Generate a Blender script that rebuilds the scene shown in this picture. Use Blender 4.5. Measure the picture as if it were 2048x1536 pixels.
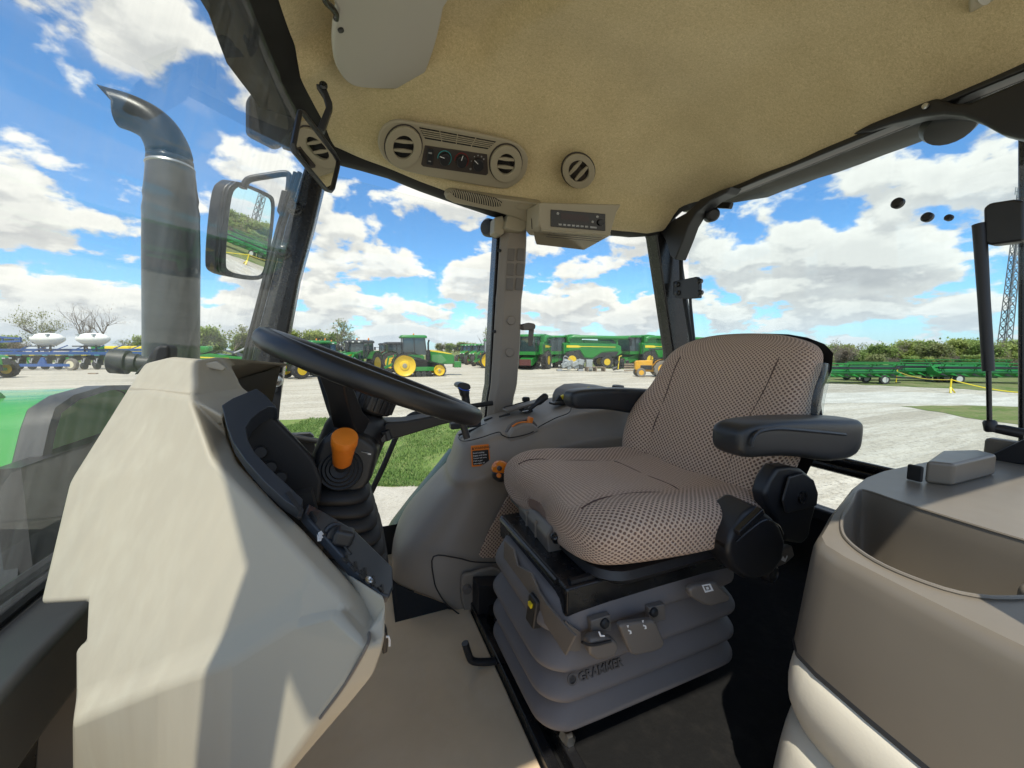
import bpy, bmesh, math, random
from mathutils import Vector, Matrix, noise as mnoise
rad = math.radians
for o in list(bpy.data.objects): bpy.data.objects.remove(o)
SC = bpy.context.scene
COL = SC.collection

# ------------------------------------------------------------------ camera
CZ = 2.25                      # camera height above the yard (m); builders work relative to the camera point
FPX, CXP, CYP = 775.0, 1024.0, 768.0
YAW = math.atan((1024 - 705) / FPX)
PIT = math.atan((768 - 697) / FPX)
CF = Vector((math.sin(YAW) * math.cos(PIT), math.cos(YAW) * math.cos(PIT), -math.sin(PIT)))
CR = Vector((math.cos(YAW), -math.sin(YAW), 0))
CU = CR.cross(CF)
cd = bpy.data.cameras.new('camera'); cam = bpy.data.objects.new('camera', cd); COL.objects.link(cam)
cam.location = (0, 0, CZ)
cam.rotation_euler = Matrix((CR, CU, -CF)).transposed().to_euler()
cd.sensor_width = 36; cd.lens = 36 * FPX / 2048; cd.clip_start = .01; cd.clip_end = 3000
SC.camera = cam

# ------------------------------------------------------------------ sun, sky
SUN_EL, SUN_AZ = rad(63), math.atan2(-.43, -.90)     # the sun stands high on the open-door side, a little ahead of the tractor
sdir = Vector((math.sin(SUN_AZ) * math.cos(SUN_EL), math.cos(SUN_AZ) * math.cos(SUN_EL), math.sin(SUN_EL)))
sl = bpy.data.lights.new('sun', 'SUN'); sl.energy = 2.55; sl.angle = rad(.55); sl.color = (1, .94, .82)
so = bpy.data.objects.new('sun', sl); COL.objects.link(so)
so.rotation_euler = sdir.to_track_quat('Z', 'Y').to_euler(); so.location = (-6, -6, 12)
W = bpy.data.worlds.new('World'); SC.world = W; W.use_nodes = True
def build_world():
    nt = W.node_tree; N = nt.nodes; L = nt.links; N.clear()
    def n(t, **k):
        x = N.new(t)
        for a, b in k.items(): setattr(x, a, b)
        return x
    def math_(op, a, b=None, clamp=False):
        m = n('ShaderNodeMath', operation=op, use_clamp=clamp)
        for i, s in enumerate((a, b)):
            if s is None: continue
            if isinstance(s, (int, float)): m.inputs[i].default_value = s
            else: L.new(s, m.inputs[i])
        return m.outputs[0]
    def vm(op, a, b=None):
        m = n('ShaderNodeVectorMath', operation=op)
        for i, s in enumerate((a, b)):
            if s is None: continue
            if isinstance(s, tuple): m.inputs[i].default_value = s
            elif isinstance(s, (int, float)): m.inputs['Scale'].default_value = s
            else: L.new(s, m.inputs['Scale'] if (i == 1 and op == 'SCALE') else m.inputs[i])
        return m.outputs[0]
    def maprange(v, a, b, c, d, smooth=True):
        m = n('ShaderNodeMapRange', interpolation_type='SMOOTHSTEP' if smooth else 'LINEAR')
        L.new(v, m.inputs[0])
        for i, s in enumerate((a, b, c, d)): m.inputs[1 + i].default_value = s
        return m.outputs[0]
    sky = n('ShaderNodeTexSky', sky_type='NISHITA', sun_disc=False)
    sky.sun_elevation = SUN_EL; sky.sun_rotation = math.atan2(sdir.x, sdir.y)
    sky.air_density = 1.0; sky.dust_density = .3; sky.ozone_density = 3.0
    tc = n('ShaderNodeTexCoord'); d = vm('NORMALIZE', tc.outputs['Generated'])
    sep = n('ShaderNodeSeparateXYZ'); L.new(d, sep.inputs[0]); z = sep.outputs[2]
    # cumulus deck: direction intersected with a level layer
    zz = math_('MAXIMUM', math_('ADD', z, .36), .06)
    inv = math_('DIVIDE', 1.0, zz)
    p = vm('SCALE', d, inv)
    cmb = n('ShaderNodeSeparateXYZ'); L.new(p, cmb.inputs[0])
    flat = n('ShaderNodeCombineXYZ'); L.new(cmb.outputs[0], flat.inputs[0]); L.new(cmb.outputs[1], flat.inputs[1])
    flat.inputs[2].default_value = CLOUD_SEED
    def fbm(vec, scale, det, rough, dist=0):
        t = n('ShaderNodeTexNoise', noise_dimensions='3D'); L.new(vec, t.inputs['Vector'])
        t.inputs['Scale'].default_value = scale; t.inputs['Detail'].default_value = det
        t.inputs['Roughness'].default_value = rough; t.inputs['Distortion'].default_value = dist
        return t.outputs[0]
    def dens(vec):
        big = fbm(vec, 1.5, 2, .5)
        sm = fbm(vec, 4.3, 10, .54, .1)
        return math_('ADD', math_('MULTIPLY', big, .45), math_('MULTIPLY', sm, .68))
    n1 = dens(flat.outputs[0])
    up = n('ShaderNodeVectorMath', operation='MULTIPLY'); L.new(flat.outputs[0], up.inputs[0]); up.inputs[1].default_value = (.94, .94, 1)
    n2 = dens(up.outputs[0])
    cover = maprange(z, 0.0, .7, .075, .0)          # more cloud seen edge-on toward the horizon
    dn = math_('ADD', n1, cover)
    alpha = maprange(dn, .572, .622, 0, 1)
    above = maprange(math_('SUBTRACT', n1, n2), -.045, .05, 0, 1)
    thick = maprange(dn, .58, .78, 1.0, .0)
    lit = math_('ADD', math_('MULTIPLY', above, .62), math_('MULTIPLY', thick, .42), True)
    ramp = n('ShaderNodeMix', data_type='RGBA'); L.new(lit, ramp.inputs[0])
    ramp.inputs[6].default_value = (*[c * CLOUD_DARK for c in (.95, .97, .99)], 1)
    ramp.inputs[7].default_value = (*[c * CLOUD_LIT for c in (1.02, 1.0, .93)], 1)
    # deepen the clear blue a little, as the phone picture shows it
    hs = n('ShaderNodeMix', data_type='RGBA', blend_type='MULTIPLY'); hs.inputs[0].default_value = 1
    L.new(sky.outputs[0], hs.inputs[6]); hs.inputs[7].default_value = SKY_TINT
    mix = n('ShaderNodeMix', data_type='RGBA'); L.new(alpha, mix.inputs[0]); L.new(hs.outputs[2], mix.inputs[6]); L.new(ramp.outputs[2], mix.inputs[7])
    # thin haze at the horizon
    hz = maprange(z, -.02, .12, .6, 0)
    mix2 = n('ShaderNodeMix', data_type='RGBA'); L.new(hz, mix2.inputs[0]); L.new(mix.outputs[2], mix2.inputs[6])
    mix2.inputs[7].default_value = (*[c * CLOUD_LIT for c in (.62, .76, .90)], 1)
    bg = n('ShaderNodeBackground'); L.new(mix2.outputs[2], bg.inputs[0]); bg.inputs[1].default_value = SKY_STR
    out = n('ShaderNodeOutputWorld'); L.new(bg.outputs[0], out.inputs[0])
SKY_STR, CLOUD_SEED, CLOUD_LIT, CLOUD_DARK = .10, 5.3, 5.8, 3.3
SKY_TINT = (.58, .88, 1.06, 1)
build_world()
SC.view_settings.view_transform = 'Standard'; SC.view_settings.look = 'None'
SC.view_settings.exposure = .95; SC.view_settings.gamma = 1
SC.render.engine = 'CYCLES'
cy = SC.cycles
cy.use_denoising = True
try: cy.denoiser = 'OPENIMAGEDENOISE'
except Exception: pass
cy.max_bounces = 10; cy.diffuse_bounces = 5; cy.glossy_bounces = 4; cy.transmission_bounces = 8; cy.transparent_max_bounces = 24
cy.caustics_reflective = False; cy.caustics_refractive = False; cy.sample_clamp_indirect = 8
W.cycles.sampling_method = 'MANUAL'; W.cycles.sample_map_resolution = 1024

# ------------------------------------------------------------------ picture-to-place helpers
def ray(u, v): return CF + CR * ((u - CXP) / FPX) + CU * ((CYP - v) / FPX)
def QY(u, v, y): r = ray(u, v); return r * (y / r.y)
def QX(u, v, x): r = ray(u, v); return r * (x / r.x)
def QZ(u, v, z): r = ray(u, v); return r * (z / r.z)
def QD(u, v, d): return ray(u, v) * d
def QP(u, v, p0, nrm): r = ray(u, v); return r * (Vector(p0).dot(nrm) / r.dot(nrm))
GZ = -CZ
def G(u, v): return QZ(u, v, GZ)           # a point on the yard
def V(*a): return Vector(a)

# ------------------------------------------------------------------ mesh helpers
def newbm(): return bmesh.new()
def quad_grid(bm, rows, close_u=False, uv=False, flip=False):
    vs = [[bm.verts.new(p) for p in r] for r in rows]
    m = len(rows[0]); lay = bm.loops.layers.uv.verify() if uv else None
    if uv:
        su = [0]; 
        mid = rows[len(rows) // 2]
        for j in range(1, m): su.append(su[-1] + (Vector(mid[j]) - Vector(mid[j - 1])).length)
        if close_u: su.append(su[-1] + (Vector(mid[0]) - Vector(mid[-1])).length)
        sv = [0]
        for i in range(1, len(rows)): sv.append(sv[-1] + max((Vector(rows[i][m // 2]) - Vector(rows[i - 1][m // 2])).length, (Vector(rows[i][0]) - Vector(rows[i - 1][0])).length * .5))
    for i in range(len(rows) - 1):
        for j in range(m if close_u else m - 1):
            k = (j + 1) % m
            q = [vs[i][j], vs[i][k], vs[i + 1][k], vs[i + 1][j]]
            c = [(j, i), (j + 1, i), (j + 1, i + 1), (j, i + 1)]
            if flip: q.reverse(); c.reverse()
            try: f = bm.faces.new(q)
            except ValueError: continue
            if uv:
                for lp, (a, b) in zip(f.loops, c): lp[lay].uv = (su[a], sv[b])
    return vs
def loft(bm, rings, caps=True, uv=False):
    vs = quad_grid(bm, rings, True, uv)
    if caps:
        for r in (vs[0][::-1], vs[-1]):
            try: bm.faces.new(r)
            except ValueError: pass
    return vs
def frame_of(d):
    d = d.normalized(); a = Vector((0, 0, 1)) if abs(d.z) < .95 else Vector((1, 0, 0))
    s = d.cross(a).normalized(); return s, s.cross(d).normalized()
def tube(bm, pts, r, seg=10, caps=True, sq=None):
    pts = [Vector(p) for p in pts]; rs = r if isinstance(r, (list, tuple)) else [r] * len(pts)
    rings = []; prev = None
    for i, p in enumerate(pts):
        d = (pts[min(i + 1, len(pts) - 1)] - pts[max(i - 1, 0)]).normalized()
        if prev is None: s, t = frame_of(d)
        else:
            s = (prev - d * prev.dot(d)).normalized(); t = s.cross(d).normalized()
        prev = s
        rings.append([p + (s * math.cos(2 * math.pi * k / seg) + t * math.sin(2 * math.pi * k / seg)) * rs[i] for k in range(seg)])
    loft(bm, rings, caps)
def bez(pts, n=6):
    "smooth path through points (Catmull-Rom)"
    P = [Vector(p) for p in pts]; P = [P[0] * 2 - P[1]] + P + [P[-1] * 2 - P[-2]]; out = []
    for i in range(1, len(P) - 2):
        for k in range(n):
            t = k / n; a, b, c, d = P[i - 1], P[i], P[i + 1], P[i + 2]
            out.append(.5 * ((2 * b) + (c - a) * t + (2 * a - 5 * b + 4 * c - d) * t * t + (3 * b - a - 3 * c + d) * t ** 3))
    out.append(P[-2]); return out
def lathe(bm, prof, origin, axis, seg=24, up=None):
    "prof: (radius, height along axis)"
    axis = Vector(axis).normalized(); s, t = frame_of(axis); o = Vector(origin)
    rings = [[o + axis * h + (s * math.cos(2 * math.pi * k / seg) + t * math.sin(2 * math.pi * k / seg)) * max(r, 1e-4) for k in range(seg)] for r, h in prof]
    loft(bm, rings)
def box(bm, c, s, rot=None, taper=None):
    c = Vector(c); vs = []
    for dz in (-.5, .5):
        for dx, dy in ((-.5, -.5), (.5, -.5), (.5, .5), (-.5, .5)):
            k = taper if (taper and dz > 0) else 1
            p = Vector((dx * s[0] * k, dy * s[1] * k, dz * s[2]))
            vs.append(bm.verts.new(c + (rot @ p if rot else p)))
    for f in ((3, 2, 1, 0), (4, 5, 6, 7), (0, 1, 5, 4), (1, 2, 6, 5), (2, 3, 7, 6), (3, 0, 4, 7)): bm.faces.new([vs[i] for i in f])
    return vs
def hexa(bm, p8):
    vs = [bm.verts.new(p) for p in p8]
    for f in ((3, 2, 1, 0), (4, 5, 6, 7), (0, 1, 5, 4), (1, 2, 6, 5), (2, 3, 7, 6), (3, 0, 4, 7)): bm.faces.new([vs[i] for i in f])
def beam(bm, a, b, w, h, up=(0, 0, 1)):
    a, b = Vector(a), Vector(b); d = (b - a).normalized(); s = d.cross(Vector(up))
    if s.length < 1e-4: s = d.cross(Vector((1, 0, 0)))
    s.normalize(); t = s.cross(d).normalized()
    hexa(bm, [a - s * w / 2 - t * h / 2, a + s * w / 2 - t * h / 2, b + s * w / 2 - t * h / 2, b - s * w / 2 - t * h / 2,
              a - s * w / 2 + t * h / 2, a + s * w / 2 + t * h / 2, b + s * w / 2 + t * h / 2, b - s * w / 2 + t * h / 2])
def prism(bm, pts, vec):
    vec = Vector(vec); a = [bm.verts.new(p) for p in pts]; b = [bm.verts.new(Vector(p) + vec) for p in pts]; m = len(pts)
    bm.faces.new(a[::-1]); bm.faces.new(b)
    for i in range(m): bm.faces.new([a[i], a[(i + 1) % m], b[(i + 1) % m], b[i]])
def ring_prism(bm, outer, inner, vec):
    vec = Vector(vec); m = len(outer)
    o0 = [bm.verts.new(p) for p in outer]; i0 = [bm.verts.new(p) for p in inner]
    o1 = [bm.verts.new(Vector(p) + vec) for p in outer]; i1 = [bm.verts.new(Vector(p) + vec) for p in inner]
    for k in range(m):
        j = (k + 1) % m
        bm.faces.new([o0[k], i0[k], i0[j], o0[j]]); bm.faces.new([o1[k], o1[j], i1[j], i1[k]])
        bm.faces.new([o0[k], o0[j], o1[j], o1[k]]); bm.faces.new([i0[k], i1[k], i1[j], i0[j]])
def rrect(w, h, r, seg=4):
    pts = []
    for cx, cy, a0 in ((w / 2 - r, h / 2 - r, 0), (-w / 2 + r, h / 2 - r, 90), (-w / 2 + r, -h / 2 + r, 180), (w / 2 - r, -h / 2 + r, 270)):
        for k in range(seg + 1):
            a = rad(a0 + 90 * k / seg); pts.append((cx + r * math.cos(a), cy + r * math.sin(a)))
    return pts
def pell(u, v, a, b, rot=0, n=28):
    "pixel ellipse"
    c, s = math.cos(rad(rot)), math.sin(rad(rot))
    return [(u + a * math.cos(t) * c - b * math.sin(t) * s, v + a * math.cos(t) * s + b * math.sin(t) * c) for t in [2 * math.pi * k / n for k in range(n)]]
def smooth_loop(pts, n=4):
    m = len(pts); out = []
    for i in range(m):
        a, b, c, d = [Vector(pts[(i + k) % m]) for k in (-1, 0, 1, 2)]
        for k in range(n):
            t = k / n; out.append(.5 * ((2 * b) + (c - a) * t + (2 * a - 5 * b + 4 * c - d) * t * t + (3 * b - a - 3 * c + d) * t ** 3))
    return out
def sstep(a, b, x):
    t = max(0, min(1, (x - a) / (b - a))); return t * t * (3 - 2 * t)
def lerp(a, b, t): return a + (b - a) * t
def interp(x, tab):
    if x <= tab[0][0]: return tab[0][1]
    for (a, p), (b, q) in zip(tab, tab[1:]):
        if x <= b: return p + (q - p) * (x - a) / (b - a)
    return tab[-1][1]

# ------------------------------------------------------------------ objects
def finish(me, bm, mat, smooth=38, bevel=0, subd=0, recalc=True, bseg=2):
    if recalc: bmesh.ops.recalc_face_normals(bm, faces=bm.faces)
    bm.to_mesh(me); bm.free()
    if smooth:
        for p in me.polygons: p.use_smooth = True
        if smooth < 179: me.set_sharp_from_angle(angle=rad(smooth))
    if mat: me.materials.append(mat)
def link_mesh(name, bm, mat, smooth=38, bevel=0, subd=0, recalc=True, bseg=2, blim=28):
    me = bpy.data.meshes.new(name); finish(me, bm, mat, smooth, recalc=recalc)
    o = bpy.data.objects.new(name, me); COL.objects.link(o)
    if bevel:
        b = o.modifiers.new('bevel', 'BEVEL'); b.width = bevel; b.segments = bseg; b.limit_method = 'ANGLE'; b.angle_limit = rad(blim); b.harden_normals = True
        if smooth: me.set_sharp_from_angle(angle=rad(180))
    if subd:
        s = o.modifiers.new('subdivision', 'SUBSURF'); s.levels = s.render_levels = subd
    return o
class Thing:
    def __init__(s, name, label, cat, base=(0, 0, 0), group=None, kind=None):
        s.base = Vector(base); s.root = bpy.data.objects.new(name, None); COL.objects.link(s.root)
        s.root.empty_display_size = .1
        s.root.location = s.base + Vector((0, 0, CZ))
        s.root['label'] = label; s.root['category'] = cat
        if group: s.root['group'] = group
        if kind: s.root['kind'] = kind
    def part(s, name, bm, mat, parent=None, label=None, kind=None, **k):
        bmesh.ops.translate(bm, verts=bm.verts, vec=-s.base)
        o = link_mesh(name, bm, mat, **k); o.parent = parent or s.root
        if label: o['label'] = label
        if kind: o['kind'] = kind
        return o
    def dup(s, src, offset, parent=None, rot=None):
        c = src.copy(); COL.objects.link(c); c.parent = parent or src.parent; c.location = src.location + Vector(offset)
        if rot: c.rotation_euler = rot
        return c
def single(name, bm, mat, label, cat, group=None, kind=None, base=(0, 0, 0), **k):
    bmesh.ops.translate(bm, verts=bm.verts, vec=-Vector(base))
    o = link_mesh(name, bm, mat, **k); o.location = Vector(base) + Vector((0, 0, CZ))
    if kind: o['kind'] = kind
    if label: o['label'] = label
    if cat: o['category'] = cat
    if group: o['group'] = group
    return o
def copy_tree(src, loc=None, rotz=0, label=None):
    r = src.copy(); COL.objects.link(r)
    if loc is not None: r.location = loc
    r.rotation_euler = (0, 0, rotz)
    if label: r['label'] = label
    for ch in list(src.children):
        c = ch.copy(); COL.objects.link(c); c.parent = r
        for g in list(ch.children):
            d = g.copy(); COL.objects.link(d); d.parent = c
    return r
FONTTMP = []
def text_bm(body, size, origin, right, up, extr=.0004, align='LEFT', bold=0):
    cu = bpy.data.curves.new('t', 'FONT'); cu.body = body; cu.size = size; cu.extrude = extr; cu.align_x = align; cu.offset = bold; cu.resolution_u = 2
    o = bpy.data.objects.new('t', cu); COL.objects.link(o)
    dg = bpy.context.evaluated_depsgraph_get(); dg.update()
    me = bpy.data.meshes.new_from_object(o.evaluated_get(dg))
    bpy.data.objects.remove(o); bpy.data.curves.remove(cu)
    right = Vector(right).normalized(); up = Vector(up); up = (up - right * up.dot(right)).normalized(); nn = right.cross(up)
    bm = bmesh.new(); bm.from_mesh(me); bpy.data.meshes.remove(me)
    for v in bm.verts: v.co = Vector(origin) + right * v.co.x + up * v.co.y + nn * v.co.z
    return bm

# ------------------------------------------------------------------ materials
MATS = {}
def mat(name, col, rough=.5, metal=0, spec=.5, bump=None, var=None, coat=0, sheen=0, wear=None):
    "bump=(scale,strength[,detail]); var=(scale,amount); wear=(scale,amount,colour)"
    if name in MATS: return MATS[name]
    m = bpy.data.materials.new(name); m.use_nodes = True; nt = m.node_tree; N = nt.nodes; L = nt.links
    b = N['Principled BSDF']; b.inputs['Base Color'].default_value = (*col, 1); b.inputs['Roughness'].default_value = rough
    b.inputs['Metallic'].default_value = metal; b.inputs['Specular IOR Level'].default_value = spec
    b.inputs['Coat Weight'].default_value = coat
    if sheen: b.inputs['Sheen Weight'].default_value = sheen
    tc = N.new('ShaderNodeTexCoord'); src = None
    def noise(scale, det=4, rgh=.6):
        t = N.new('ShaderNodeTexNoise'); L.new(tc.outputs['Object'], t.inputs['Vector']); t.inputs['Scale'].default_value = scale; t.inputs['Detail'].default_value = det; t.inputs['Roughness'].default_value = rgh; return t.outputs[0]
    if var:
        mr = N.new('ShaderNodeMapRange'); L.new(noise(var[0]), mr.inputs[0]); mr.inputs[1].default_value = .3; mr.inputs[2].default_value = .7
        mr.inputs[3].default_value = 1 - var[1]; mr.inputs[4].default_value = 1 + var[1]
        mx = N.new('ShaderNodeVectorMath'); mx.operation = 'SCALE'; mx.inputs[0].default_value = col; L.new(mr.outputs[0], mx.inputs['Scale'])
        src = mx.outputs[0]
    if wear:
        mr = N.new('ShaderNodeMapRange'); L.new(noise(wear[0], 8, .7), mr.inputs[0]); mr.inputs[1].default_value = .5; mr.inputs[2].default_value = .72; mr.inputs[4].default_value = wear[1]
        mx = N.new('ShaderNodeMix'); mx.data_type = 'RGBA'; L.new(mr.outputs[0], mx.inputs[0]); mx.inputs[6].default_value = (*col, 1); mx.inputs[7].default_value = (*wear[2], 1)
        if src: L.new(src, mx.inputs[6])
        src = mx.outputs[2]
    if src: L.new(src, b.inputs['Base Color'])
    if var or wear:
        mr = N.new('ShaderNodeMapRange'); L.new(noise((var or wear)[0] * 2.3), mr.inputs[0]); mr.inputs[3].default_value = max(0, rough - .1); mr.inputs[4].default_value = min(1, rough + .1); L.new(mr.outputs[0], b.inputs['Roughness'])
    if bump:
        bp = N.new('ShaderNodeBump'); bp.inputs['Strength'].default_value = bump[1]; bp.inputs['Distance'].default_value = .4 / bump[0]
        L.new(noise(bump[0], bump[2] if len(bump) > 2 else 3), bp.inputs['Height']); L.new(bp.outputs[0], b.inputs['Normal'])
    MATS[name] = m; return m
def emat(name, col, k):
    m = bpy.data.materials.new(name); m.use_nodes = True; b = m.node_tree.nodes['Principled BSDF']
    b.inputs['Base Color'].default_value = (*col, 1); b.inputs['Emission Color'].default_value = (*col, 1); b.inputs['Emission Strength'].default_value = k; MATS[name] = m; return m
def glass_mat(name, tint, refl=.9, dust=0, streak=(60, 1, 1), dustcol=(.8, .8, .78), ior=1.5):
    "thin pane: see-through, fresnel reflection and a film of dried dirt"
    m = bpy.data.materials.new(name); m.use_nodes = True; nt = m.node_tree; N = nt.nodes; L = nt.links; N.clear()
    tr = N.new('ShaderNodeBsdfTransparent'); tr.inputs[0].default_value = (*tint, 1)
    gl = N.new('ShaderNodeBsdfGlossy'); gl.inputs['Roughness'].default_value = .01; gl.inputs[0].default_value = (refl, refl, refl, 1)
    lw = N.new('ShaderNodeLayerWeight'); lw.inputs[0].default_value = .5
    pw = N.new('ShaderNodeMath'); pw.operation = 'POWER'; L.new(lw.outputs['Facing'], pw.inputs[0]); pw.inputs[1].default_value = 5
    fr = N.new('ShaderNodeMath'); fr.operation = 'MULTIPLY_ADD'; L.new(pw.outputs[0], fr.inputs[0]); fr.inputs[1].default_value = .8; fr.inputs[2].default_value = .022
    a = N.new('ShaderNodeMixShader'); L.new(fr.outputs[0], a.inputs[0]); L.new(tr.outputs[0], a.inputs[1]); L.new(gl.outputs[0], a.inputs[2])
    last = a
    if dust:
        tc = N.new('ShaderNodeTexCoord'); mp = N.new('ShaderNodeMapping'); mp.inputs['Scale'].default_value = streak; L.new(tc.outputs['Object'], mp.inputs[0])
        t = N.new('ShaderNodeTexNoise'); L.new(mp.outputs[0], t.inputs['Vector']); t.inputs['Scale'].default_value = 1; t.inputs['Detail'].default_value = 6; t.inputs['Roughness'].default_value = .65
        t2 = N.new('ShaderNodeTexNoise'); L.new(tc.outputs['Object'], t2.inputs['Vector']); t2.inputs['Scale'].default_value = 3.5; t2.inputs['Detail'].default_value = 3
        mu = N.new('ShaderNodeMath'); mu.operation = 'MULTIPLY'; L.new(t.outputs[0], mu.inputs[0]); L.new(t2.outputs[0], mu.inputs[1])
        mr = N.new('ShaderNodeMapRange'); L.new(mu.outputs[0], mr.inputs[0]); mr.inputs[1].default_value = .12; mr.inputs[2].default_value = .42; mr.inputs[4].default_value = dust
        df = N.new('ShaderNodeBsdfDiffuse'); df.inputs[0].default_value = (*dustcol, 1)
        tl = N.new('ShaderNodeBsdfTranslucent'); tl.inputs[0].default_value = (*dustcol, 1)
        ad = N.new('ShaderNodeMixShader'); ad.inputs[0].default_value = .5; L.new(df.outputs[0], ad.inputs[1]); L.new(tl.outputs[0], ad.inputs[2])
        b2 = N.new('ShaderNodeMixShader'); L.new(mr.outputs[0], b2.inputs[0]); L.new(a.outputs[0], b2.inputs[1]); L.new(ad.outputs[0], b2.inputs[2]); last = b2
    o = N.new('ShaderNodeOutputMaterial'); L.new(last.outputs[0], o.inputs[0]); MATS[name] = m; return m

BLACK = mat('black plastic', (.018, .018, .02), .42, bump=(900, .12))
BLACKG = mat('black painted steel', (.012, .012, .013), .25, var=(30, .3))
RUBBER = mat('black rubber', (.016, .016, .017), .6)
SATINSKY = mat('satin black plastic with sky tint', (.032, .038, .048), .33, bump=(1500, .08))  # blue lift in the base colour stands in for reflected sky
BEIGE = mat('beige dash plastic', (.42, .37, .30), .55, bump=(1400, .10), var=(6, .03))
TAUPE = mat('taupe moulded plastic', (.26, .222, .182), .5, bump=(1500, .12), var=(7, .04))
TAUPE2 = mat('dark taupe moulded plastic', (.155, .135, .118), .48, bump=(1500, .12), var=(7, .05))
BRONZE = mat('bronze taupe plastic', (.185, .162, .13), .36, bump=(1700, .07), var=(5, .05))
VINYL = mat('cream vinyl', (.70, .66, .55), .48, bump=(420, .25, 6), var=(4, .03))
VISOR = mat('grey beige visor vinyl', (.46, .44, .39), .6, bump=(900, .15))
LINTRIM = mat('headliner trim plastic', (.36, .315, .225), .5, bump=(1500, .08))
DARKBROWN = mat('dark brown control plate', (.05, .04, .034), .5, bump=(1200, .1))
GREYB = mat('grey bellows rubber', (.165, .15, .148), .62, bump=(600, .12), var=(9, .06))
ORANGE = mat('orange plastic', (.75, .20, .015), .42, bump=(1200, .08), var=(40, .06))
YELLOW = mat('yellow plastic', (.8, .62, .02), .4)
WHITEP = mat('white print', (.8, .8, .8), .5)
STEEL = mat('zinc plated steel', (.62, .62, .6), .28, metal=1)
REDP = mat('red plastic', (.5, .02, .03), .4)
TEALP = mat('teal print', (.04, .35, .38), .5)
BLUEP = mat('blue stripe', (.03, .12, .6), .4)
GREEN = mat('green paint', (.025, .22, .035), .3, var=(3, .08), coat=.3)
GREENH = mat('green hood paint', (.035, .30, .05), .28, var=(3, .05), coat=.4)
# ================================================================== CAB SHELL
CAB = Thing('tractor_cab', 'tractor cab shell with tan felt headliner, black pillars and large windows', 'tractor cab', (0.5, .7, -.70))
FLZ = -.68
def felt_mat():
    m = mat('tan felt headliner', (.56, .45, .26), .95, spec=.1); nt = m.node_tree; N = nt.nodes; L = nt.links; b = N['Principled BSDF']
    tc = N.new('ShaderNodeTexCoord')
    mp = N.new('ShaderNodeMapping'); mp.inputs['Scale'].default_value = (1, 1.6, 1); mp.inputs['Rotation'].default_value = (0, 0, .5); L.new(tc.outputs['Object'], mp.inputs[0])
    def no(s, d, r=.6, dist=0):
        t = N.new('ShaderNodeTexNoise'); L.new(mp.outputs[0], t.inputs['Vector']); t.inputs['Scale'].default_value = s; t.inputs['Detail'].default_value = d; t.inputs['Roughness'].default_value = r; t.inputs['Distortion'].default_value = dist; return t.outputs[0]
    r = N.new('ShaderNodeValToRGB'); L.new(no(170, 5, .75, 1.2), r.inputs[0])
    r.color_ramp.elements[0].position = .28; r.color_ramp.elements[0].color = (.47, .385, .20, 1); r.color_ramp.elements[1].position = .72; r.color_ramp.elements[1].color = (.84, .70, .435, 1)
    mx = N.new('ShaderNodeMix'); mx.data_type = 'RGBA'; mx.blend_type = 'MULTIPLY'; mx.inputs[0].default_value = .35; L.new(r.outputs[0], mx.inputs[6])
    r2 = N.new('ShaderNodeValToRGB'); L.new(no(5, 4), r2.inputs[0]); r2.color_ramp.elements[0].position = .35; r2.color_ramp.elements[0].color = (.72, .70, .62, 1); r2.color_ramp.elements[1].position = .65
    L.new(r2.outputs[0], mx.inputs[7]); L.new(mx.outputs[2], b.inputs['Base Color'])
    bp = N.new('ShaderNodeBump'); bp.inputs['Strength'].default_value = .6; bp.inputs['Distance'].default_value = .003; L.new(no(260, 5, .8, .8), bp.inputs['Height']); L.new(bp.outputs[0], b.inputs['Normal'])
    b.inputs['Sheen Weight'].default_value = .3
    return m
FELT = felt_mat()
YR = 1.315
def hl_xf(y): return -.115 + .085 * ((y - .7) / .6) ** 2
def hl_xr(y): return 1.325 - .10 * sstep(1.12, YR, y)
def hl_edge_right(x): return interp(x, [(-.05, .60), (.1, .565), (.3, .515), (.49, .482), (.75, .466), (1.02, .466), (1.15, .472), (1.25, .50), (1.35, .52)])
def hl_z(x, y):
    z = .775
    # inclined side that carries the vents
    pl = .62 - .75 * (y - 1.2) + .05 * sstep(.28, -.08, x)
    k = .06; h = max(k - abs(z - pl), 0) / k; z = min(z, pl) - h * h * k * .25
    # rear fall
    pr = .585 + (1.32 - x) * .62
    h = max(.12 - abs(z - pr), 0) / .12; z = min(z, pr) - h * h * .12 * .25
    # front fall
    pf = .615 + (x - hl_xf(y)) * .75
    h = max(.07 - abs(z - pf), 0) / .07; z = min(z, pf) - h * h * .07 * .25
    # left fall
    pl2 = .60 + (y - .0) * .8
    h = max(.07 - abs(z - pl2), 0) / .07; z = min(z, pl2) - h * h * .07 * .25
    # shallow pocket for the visor at the front
    fb = max((x + .12 * sstep(.80, 1.04, y) - .455), (y - 1.025))
    z += .042 * sstep(.028, -.03, fb) + .016 * math.exp(-((fb + .004) / .016) ** 2)
    # roll down to the door head
    t = sstep(1.245, YR, y)
    z = lerp(z, hl_edge_right(x), t)
    z += .009 * mnoise.noise((x * 3.2, y * 3.2, 3)) + .004 * mnoise.noise((x * 9, y * 9, 5)) - .012 * math.exp(-((x - .95 + .3 * (y - .6)) / .10) ** 2) * sstep(1.2, .9, y)
    return z
rows = []
nx, ny = 96, 84
for j in range(ny + 1):
    t = j / ny; y = lerp(.0, YR, t) if t < 1 else YR
    row = []
    for i in range(nx + 1):
        s = i / nx; x = lerp(hl_xf(y), hl_xr(y), s); row.append(Vector((x, y, hl_z(x, y))))
    rows.append(row)
bm = newbm(); quad_grid(bm, rows)
CAB.part('headliner', bm, FELT, smooth=180)
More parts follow.
